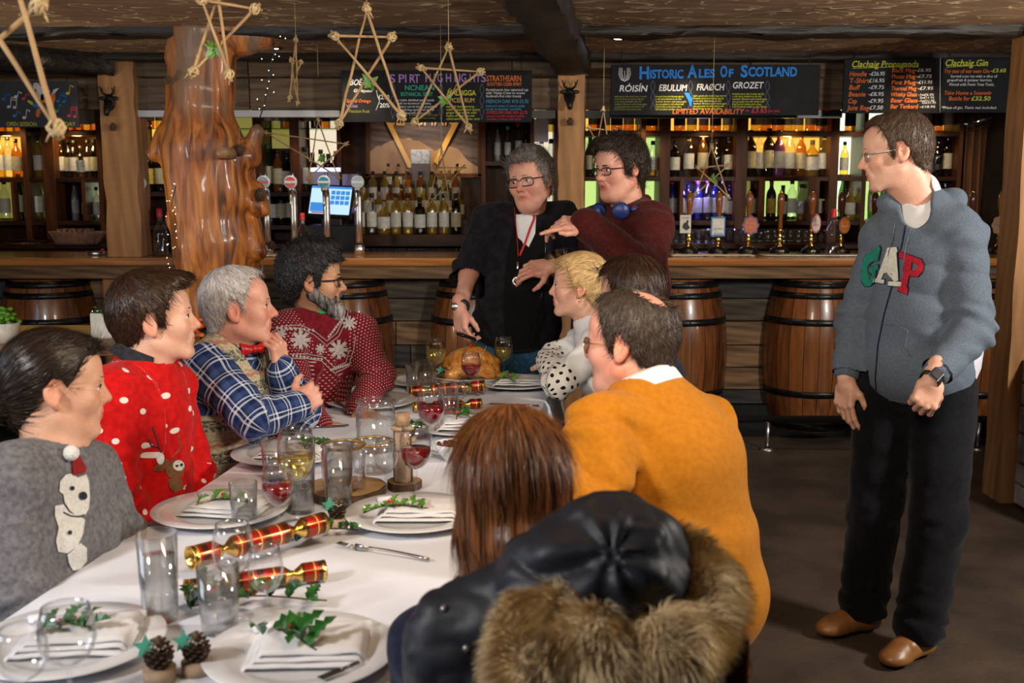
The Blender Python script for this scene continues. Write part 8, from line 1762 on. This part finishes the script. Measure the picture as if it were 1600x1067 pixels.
holly(405,945,.26,.15,'long holly garland with berries between the near glasses',13,z=ZC+.006,berries=4,LS=.045);holly(510,838,.15,.6,'dark holly cluster right of the crossed crackers',12,z=ZC+.006,LS=.03);holly(315,940,.09,1.4,'upright holly leaf between the two near tumblers',4,LS=.05,z=ZC+.01);holly(648,675,.06,1.2,'small holly bunch beside the wooden snowman',8,z=ZC+.03,LS=.028,berries=0)
def wine_glass(px,py,hpx,liquid,lab,wide=1.0,level=.5):
 c=onz(px,py,ZC);D=(c-CAM).length;H=hpx/FPX*D*1.02;k=H/.19;r=empty('wine_glass',(c.x,c.y,ZC),lab,'glass');R_=.040*k*wide;c0=(c.x,c.y,ZC);b0,b1=.085*k,H
 pr=[(b0+(b1-b0)*t,R_*w)for t,w in((0,.08),(.05,.42),(.15,.72),(.3,.93),(.45,1.0),(.65,.98),(.85,.90),(1,.80))]
 m=MB();m.lathe([(.036*k,0),(.037*k,.0015),(.012*k,.006*k),(.0045*k,.015*k),(.0035*k,.045*k),(.0045*k,.08*k)]+[(w,z)for z,w in pr]+[(pr[-1][1]*.97,b1),(pr[-2][1]*.97,pr[-2][0])],c0,28);m.build('bowl_and_stem','glass_table',r)
 m=MB();m.tube([Vector((c.x+pr[-1][1]*math.cos(a),c.y+pr[-1][1]*math.sin(a),ZC+b1))for a in np.linspace(0,2*PI,29)[:-1]],.0007,5,closed=True);m.build('rim','glass_table',r)
 if liquid:
  zl=b0+(b1-b0)*level;m=MB();q=[(w*.95,z)for z,w in pr if z<zl];wl=np.interp(zl,[z for z,w in pr],[w for z,w in pr])*.95;m.lathe([(0,b0+.001)]+q+[(wl,zl),(0,zl)],c0,24);m.build('wine',liquid,r)
def tumbler(px,py,hpx,wpx,liquid,lab,level=.6,red=False):
 c=onz(px,py,ZC);D=(c-CAM).length;H=hpx/FPX*D*1.03;R_=wpx/2/FPX*D;r=empty('tumbler',(c.x,c.y,ZC),lab,'glass');c0=(c.x,c.y,ZC);m=MB();m.lathe([(0,.0),(R_*.82,0),(R_*.86,.003),(R_,H),(R_*.96,H),(R_*.82,.012),(0,.012)],c0,30);m.build('glass_wall','glass_table',r)
 m=MB();m.tube([Vector((c.x+R_*.98*math.cos(a),c.y+R_*.98*math.sin(a),ZC+H))for a in np.linspace(0,2*PI,29)[:-1]],.0009,5,closed=True);m.build('rim','glass_table',r)
 if liquid:zl=.013+(H-.013)*level;m=MB();m.lathe([(0,.013),(R_*.80,.013),(R_*(.80+.14*level),zl),(0,zl)],c0,28);m.build('drink',liquid,r)
for a in((437,842,112,'wine_red','nearest red wine glass, before the red-jumper man',1.0,.55),(466,818,144,'wine_white','tall white wine glass between two red wine glasses',.92,.5),(650,786,118,'wine_red','red wine glass standing before the chestnut-haired woman\'s plate',.98,.5),(674,708,98,'wine_red','red wine glass in the middle of the table beside the snowman',1.02,.55),(736,618,66,'wine_red','red wine glass in front of the roast turkey',1.1,.5),(681,604,74,'wine_white','white wine glass left of the roast turkey',1.0,.6),(787,594,66,'wine_white','white wine glass right of the roast turkey',1.02,.6),(604,780,92,None,'small empty stemmed glass beside the wooden snowman',.92,0),(368,962,138,None,'empty stemmed glass with a large bowl near the crossed crackers',1.0,0),(418,982,122,None,'empty stemmed glass over the holly garland',1.0,0),(716,652,56,None,'small empty stemmed glass before the far crackers',1.0,0),(112,1112,150,None,'large empty stemmed glass before the bottom-left plate',1.2,0),(42,1128,132,None,'empty stemmed glass at the bottom left corner',1.2,0),(610,905-100,1,None,'',1,0))[:-1]:wine_glass(*a)
for a in((251,968,126,58,'water','tall tumbler of water nearest the woman in the bear jumper',.72),(344,985,96,62,'water','short tumbler of water in the holly garland',.55),(530,794,98,46,'water','tall tumbler of water beside the storage jars',.55),(382,822,66,42,None,'small empty tumbler on the red-jumper man\'s setting',0),(430,748,58,40,None,'empty tumbler behind the white wine glass',0),(575,628,36,34,'wine_red','short tumbler of red drink before the bearded man',.75),(664,607,42,30,'water','water tumbler left of the far crackers',.5),(646,612,42,24,None,'slim empty tumbler at the far left setting',0),(701,662,58,34,'wine_rose','tumbler of pink drink beside the far crackers',.6),(472,800,100,44,'water','tall tumbler behind the nearest red wine glass',.4)):tumbler(*a)
# crackers
g=NG('tartan_foil',.28,0);x,y,z=g.sep(g.tc);an=g.m_('MULTIPLY',g.m_('ARCTAN2',z,y),.022);c=g.mixc(g.band(x,22,.30),(.52,.012,.008),(.10,.02,.01));c=g.mixc(g.m_('MULTIPLY',g.band(an,30,.28),.6),c,(.05,.10,.02));c=g.mixc(g.band(g.m_('ADD',x,.01),22,.07),c,(.85,.55,.12));c=g.mixc(g.band(g.m_('ADD',an,.01),30,.07),c,(.85,.55,.12));g.out(c);g.b.inputs['Metallic'].default_value=.5;g.b.inputs['Specular IOR Level'].default_value=.6
mk('gold_foil',(.85,.58,.16),(.7,.42,.08),scale=60,rough=.18,metal=1,bump=.4)
ck=empty('christmas_cracker',(0,0,0),None,'cracker','tartan crackers')
def along(prof,mt,nm):m=MB();m.lathe(prof,(0,0,0),28,mat=Matrix.Rotation(R(90),3,'Y'));return m.build(nm,mt,ck)
along([(.021,-.062),(.0225,-.058),(.0225,.058),(.021,.062)],'tartan_foil','barrel')
for s in(-1,1):along([(.021,s*.062),(.009,s*.078),(.008,s*.084),(.020,s*.10)],'gold_foil','gathered_neck');along([(.020,s*.10),(.0225,s*.104),(.0225,s*.152)],'tartan_foil','end_tube');along([(.0228,s*.146),(.0232,s*.155),(.020,s*.155),(.020,s*.105)],'gold_foil','gold_edge')
CP=Proto(ck)
def cracker(px0,py0,px1,py1,z0,z1,lab):
 a,b=onz(px0,py0,z0),onz(px1,py1,z1);d=b-a;CP.put(tuple((a+b)/2),'tartan foil cracker '+lab,sc_=d.length/.31,rot=d.to_track_quat('X','Z').to_euler())
cracker(297,872,506,816,ZC+.050,ZC+.052,'lying on top of the crossed pair nearest the camera');cracker(288,922,508,890,ZC+.024,ZC+.024,'lying underneath the crossed pair nearest the camera');cracker(640,612,758,602,ZC+.02,ZC+.045,'lying upright-most across the far pair before the turkey');cracker(646,636,752,630,ZC+.02,ZC+.02,'with open gold end under the far pair')
# pine-cone place holders
mk('pale_log',(.50,.36,.24),(.36,.24,.15),scale=20,rough=.8);mk('bark',(.14,.085,.05),(.07,.04,.025),scale=25,rough=.9,bump=.6);mk('star_green',(.10,.48,.34),(.07,.40,.28),scale=60,rough=.8);mk('endgrain',(.58,.38,.18),(.36,.20,.08),scale=5,rough=.7,tex='wood',stretch=(1,1,.2))
for px,py,s,lab in((250,1062,1.0,'with a green star, nearest the bottom left plate'),(308,1050,.95,'beside the napkin at the bottom centre'),(527,822,.9,'right of the crossed crackers'),(474,792,.85,'behind the nearest red wine glass'),(695,600,.95,'left of the red wine at the turkey'),(640,690,.8,'behind the red wine and snowman')):
 c=onz(px,py,ZC);r=empty('pine_cone_holder',(c.x,c.y,ZC),'small pine cone place holder '+lab,'decoration','pine cone place holders');m=MB();m.lathe([(0,0),(.026*s,0),(.027*s,.022*s),(0,.022*s)],c,20);m.build('log_base','pale_log',r);m=MB();pinecone_mesh(m,c+Vector((0,0,.02*s)),.024*s,.055*s);m.build('cone','cone_brown',r)
 m=MB();o=c+Vector((-.018*s,-.01,.062*s));m.prism([(math.cos(PI/2+k*PI/5)*(.022 if k%2==0 else .010)*s,math.sin(PI/2+k*PI/5)*(.022 if k%2==0 else .010)*s)for k in range(10)],o,(.95,.2,0),(0,.1,1),-.001,.001);m.build('star_card','star_green',r)
 m=MB()
 for k in range(12):a=k*2.4;m.ball(c+Vector((math.cos(a)*.013*s,math.sin(a)*.013*s-.004,(.06+.002*(k%5))*s)),.0028*s,6)
 m.build('frost','cone_tip',r)
 # log slices, jars, wooden snowman
def slice_(px,py,R_,h,lab):
 c=onz(px,py,ZC);r=empty('log_slice',(c.x,c.y,ZC),lab,'log slice');wob=lambda a,z:1+.03*math.sin(a*3)+.015*math.sin(a*11);m=MB();m.lathe([(R_,0),(R_*1.01,h*.5),(R_,h)],c,60,wob=wob);m.build('bark_ring','bark',r);m=MB();m.lathe([(0,h),(R_*.97,h+.0005)],c,60,wob=wob);m.build('cut_face','endgrain',r);return c
c=slice_(540,772,.105,.022,'large bark-edged log slice under the storage jars');c2=slice_(632,762,.046,.020,'small log slice under the wooden snowman')
mk('jar_band',(.45,.30,.10),(.3,.18,.05),rough=.3,metal=.6)
def jar(x,y,z,R_,H,lab,band='jar_band'):
 r=empty('storage_jar',(x,y,z),lab,'jar');c=(x,y,z);m=MB();m.lathe([(0,0),(R_*.9,0),(R_,.008),(R_,H*.86),(R_*.90,H*.93),(R_*.90,H),(R_*.87,H),(R_*.96,H*.84),(R_*.96,.01),(0,.008)],c,36);m.build('jar_wall','glass_table',r);m=MB();m.tube([Vector((x+R_*.96*math.cos(a),y+R_*.96*math.sin(a),z+H))for a in np.linspace(0,2*PI,37)[:-1]],.004,8,closed=True);m.build('rim_band',band,r)
jar(c.x+.00,c.y-.02,ZC+.023,.058,.115,'wide storage jar with a golden rim standing on the large log slice');q=onz(583,735,ZC);jar(q.x,q.y,ZC,.060,.085,'low storage jar with golden band behind the first jar');q=onz(583,712,ZC);jar(q.x,q.y+.07,ZC,.060,.155,'tall clear storage jar left of the snowman\'s cork hat','glass_table')
r=empty('wooden_snowman',(c2.x,c2.y,ZC+.02),'carved wooden snowman with a cork top hat standing on a small log slice','ornament');x,y,z=c2.x-.003,c2.y,ZC+.02
def hl(z0,R_,H,nm):m=MB();m.lathe([(0,0),(R_,0),(R_*1.03,H*.5),(R_,H),(0,H)],(x,y,z0),24);o=m.build(nm,'bark',r);m=MB();a=Matrix.Rotation(R(-28),3,'Z');m.box(Vector((x,y,z0+H/2))+a@Vector((R_*.35,-R_*.62,0)),(R_*1.5,R_*.9,H*.98),a);m.build('pale_face','pale_log',o,bevel=.004);return o
hl(z,.026,.085,'lower_body');hl(z+.086,.024,.055,'head');m=MB();m.lathe([(0,0),(.031,0),(.031,.008),(0,.008)],(x,y,z+.142),24);m.build('hat_brim','pale_log',r);m=MB();m.lathe([(0,0),(.019,0),(.021,.035),(0,.036)],(x,y,z+.15),24);m.build('cork_hat','cork',r)
m=MB();nd=Vector((math.sin(R(28)),-math.cos(R(28)),0));sd=Vector((nd.y,-nd.x,0))*-1
for dx,dz,q in((-.006,.03,.0016),(.006,.03,.0016),(0,-.02,.0022),(0,-.04,.0022)):m.ball(Vector((x,y,z+.09+dz))+nd*.029+sd*dx,q,8)
m.tube([Vector((x,y,z+.11))+nd*.027,Vector((x,y,z+.109))+nd*.042],[.003,.0008],8);m.tube([Vector((x,y,z+.10-.002*math.sin(PI*t)))+nd*.0285+sd*(t-.5)*.014 for t in np.linspace(0,1,7)],.0007,5);m.build('face_marks','holly_stem',r)
# bowl of cranberries
c=onz(708,718,ZC);r=empty('bowl',(c.x,c.y,ZC),'small white bowl of dark cranberries beside the chestnut hair','bowl');m=MB();m.lathe([(0,0),(.028,0),(.030,.006),(.052,.035),(.058,.052),(.055,.052),(.048,.036),(.026,.01),(0,.008)],c,40);m.build('dish','porcelain',r)
mk('cranberry',(.10,.008,.012),(.05,.004,.006),rough=.2);m=MB();rr=random.Random(5)
for k in range(60):a,q=rr.uniform(0,6.28),.045*math.sqrt(rr.random());m.ball(c+Vector((q*math.cos(a),q*math.sin(a),.040+rr.uniform(0,.008))),.006,8)
tag(m.build('cranberries','cranberry'),'heap of dark cranberries filling the small white bowl','cranberries',kind='stuff')
# turkey
mk('roast_skin',(.92,.42,.08),(.40,.11,.015),scale=22,rough=.25,coat=.4,bump=.8,bscale=60,ramp=(.32,.62));mk('string_pale',(.7,.6,.4),rough=.8)
c=onz(742,590,ZC);c.y=min(c.y,4.40);r=empty('serving_platter',(c.x,c.y,ZC),'large oval white platter under the roast turkey','platter');m=MB();m.lathe([(0,.006),(.11,.006),(.16,.022),(.175,.026),(.175,.029),(.15,.024),(.11,.010),(0,.010)],c,56,mat=Matrix.Diagonal((1.05,.62,1)));m.build('dish','porcelain',r)
tc_=c+Vector((-.01,.01,.075))
def turkey(P):
 q=P-A_(tc_);d=s_ell(q,(0,0,0),(.105,.075,.066));d=smin(d,s_ell(q,(.0,-.012,.030),(.075,.055,.040)),.03)
 for s in(-1,1):d=smin(d,s_cap(q,(.02*s+.03,-.055,-.01),(.085*s,-.060,-.035),.036,.022),.012);d=smin(d,s_cap(q,(.085*s,-.060,-.035),(.118*s,-.050,-.040),.012,.012),.008);d=smin(d,s_cap(q,(s*.095,.01,.0),(s*.10,-.035,-.03),.024,.016),.012)
 return d+.004*(vnoise(P*40)-.5)+.003*np.sin(P[:,0]*60+4*vnoise(P*12))*(q[:,2]>0)
V,Q=sdf_mesh(turkey,A_(tc_)-.16,A_(tc_)+.14,.004);r=empty('roast_turkey',(tc_.x,tc_.y,ZC+.01),'golden roast turkey on the platter at the far end of the table','turkey');np_mesh('bird',V,Q,'roast_skin',r);m=MB()
for dx in(-.02,.02):m.tube([tc_+Vector((dx+.04*math.sin(t),-.075*math.cos(t),.072*math.sin(t)*1.0))for t in np.linspace(.1,1.9,14)],.0016,5)
m.build('string','string_pale',r);m=MB()
for k in range(4):leaf(m,tc_+Vector((.01,-.02,.066)),(math.cos(k*1.4),math.sin(k*1.4)*.5,.5),(0,0,1),.035,.010)
m.build('garnish_leaf','holly_leaf',r,solid=.0006);m=MB();m.ball(tc_+Vector((-.002,-.03,.082)),.008,12);m.ball(tc_+Vector((.010,-.028,.079)),.006,10);m.build('garnish_berry','berry',r)
a,b=at(716,521,4.66),at(742,530,4.45);m=MB();m.tube([a,a+(b-a)*.35],.009,8);kn=empty('carving_knife',a,'carving knife with a black handle in the lanyard man\'s right hand','knife');m.build('handle','black_plastic',kn);m=MB();m.box((a+b)/2+(b-a)*.2,((b-a).length*.75,.002,.016),(b-a).to_track_quat('X','Z').to_matrix());m.build('blade','cutlery',kn)
# cutlery
def fork(px0,py0,px1,py1,lab):
 a,b=onz(px0,py0,ZC+.006),onz(px1,py1,ZC+.006);d=(b-a).normalized();s=Vector((-d.y,d.x,0));L=(b-a).length;r=empty('fork',a,lab,'fork');m=MB();m.tube([a+d*L*t+Vector((0,0,.006*math.sin(t*PI)))for t in np.linspace(.35,1,8)],[.002,.002,.0022,.0026,.003,.0036,.0042,.004],8,flat=2 if False else 1.0);m.build('handle','cutlery',r);m=MB()
 m.tube([a+d*L*.34,a+d*L*.26,a+d*L*.20],[.003,.008,.009],8,flat=.4)
 for k in(-1.5,-.5,.5,1.5):m.tube([a+d*L*.21+s*k*.0045,a+s*k*.0045+Vector((0,0,.004))],.0012,5)
 m.build('tines','cutlery',r)
def knife(px0,py0,px1,py1,lab,z=ZC+.004):
 a,b=onz(px0,py0,z),onz(px1,py1,z);d=(b-a).normalized();L=(b-a).length;r=empty('table_knife',a,lab,'knife');m=MB();m.tube([a,a+d*L*.45],[.004,.003],8);m.build('handle','cutlery',r);m=MB();q=Matrix((d,Vector((-d.y,d.x,0)),Vector((0,0,1)))).transposed();m.box(a+d*L*.72,(L*.56,.016,.0016),q);m.build('blade','cutlery',r)
fork(528,850,670,874,'fork lying on the cloth between the chestnut-haired woman and the crackers');knife(842,634,765,630,'table knife on the cloth at the far right corner');knife(548,645,520,622,'knife resting on the plate before the bearded man',ZC+.025);knife(470,668,545,664,'knife on the cloth before the bearded man\'s elbow');knife(690,600,640,596,'knife on the far left corner plate',ZC+.025);knife(560,1035,500,1060,'knife half under the napkin at the bottom centre',ZC+.025)
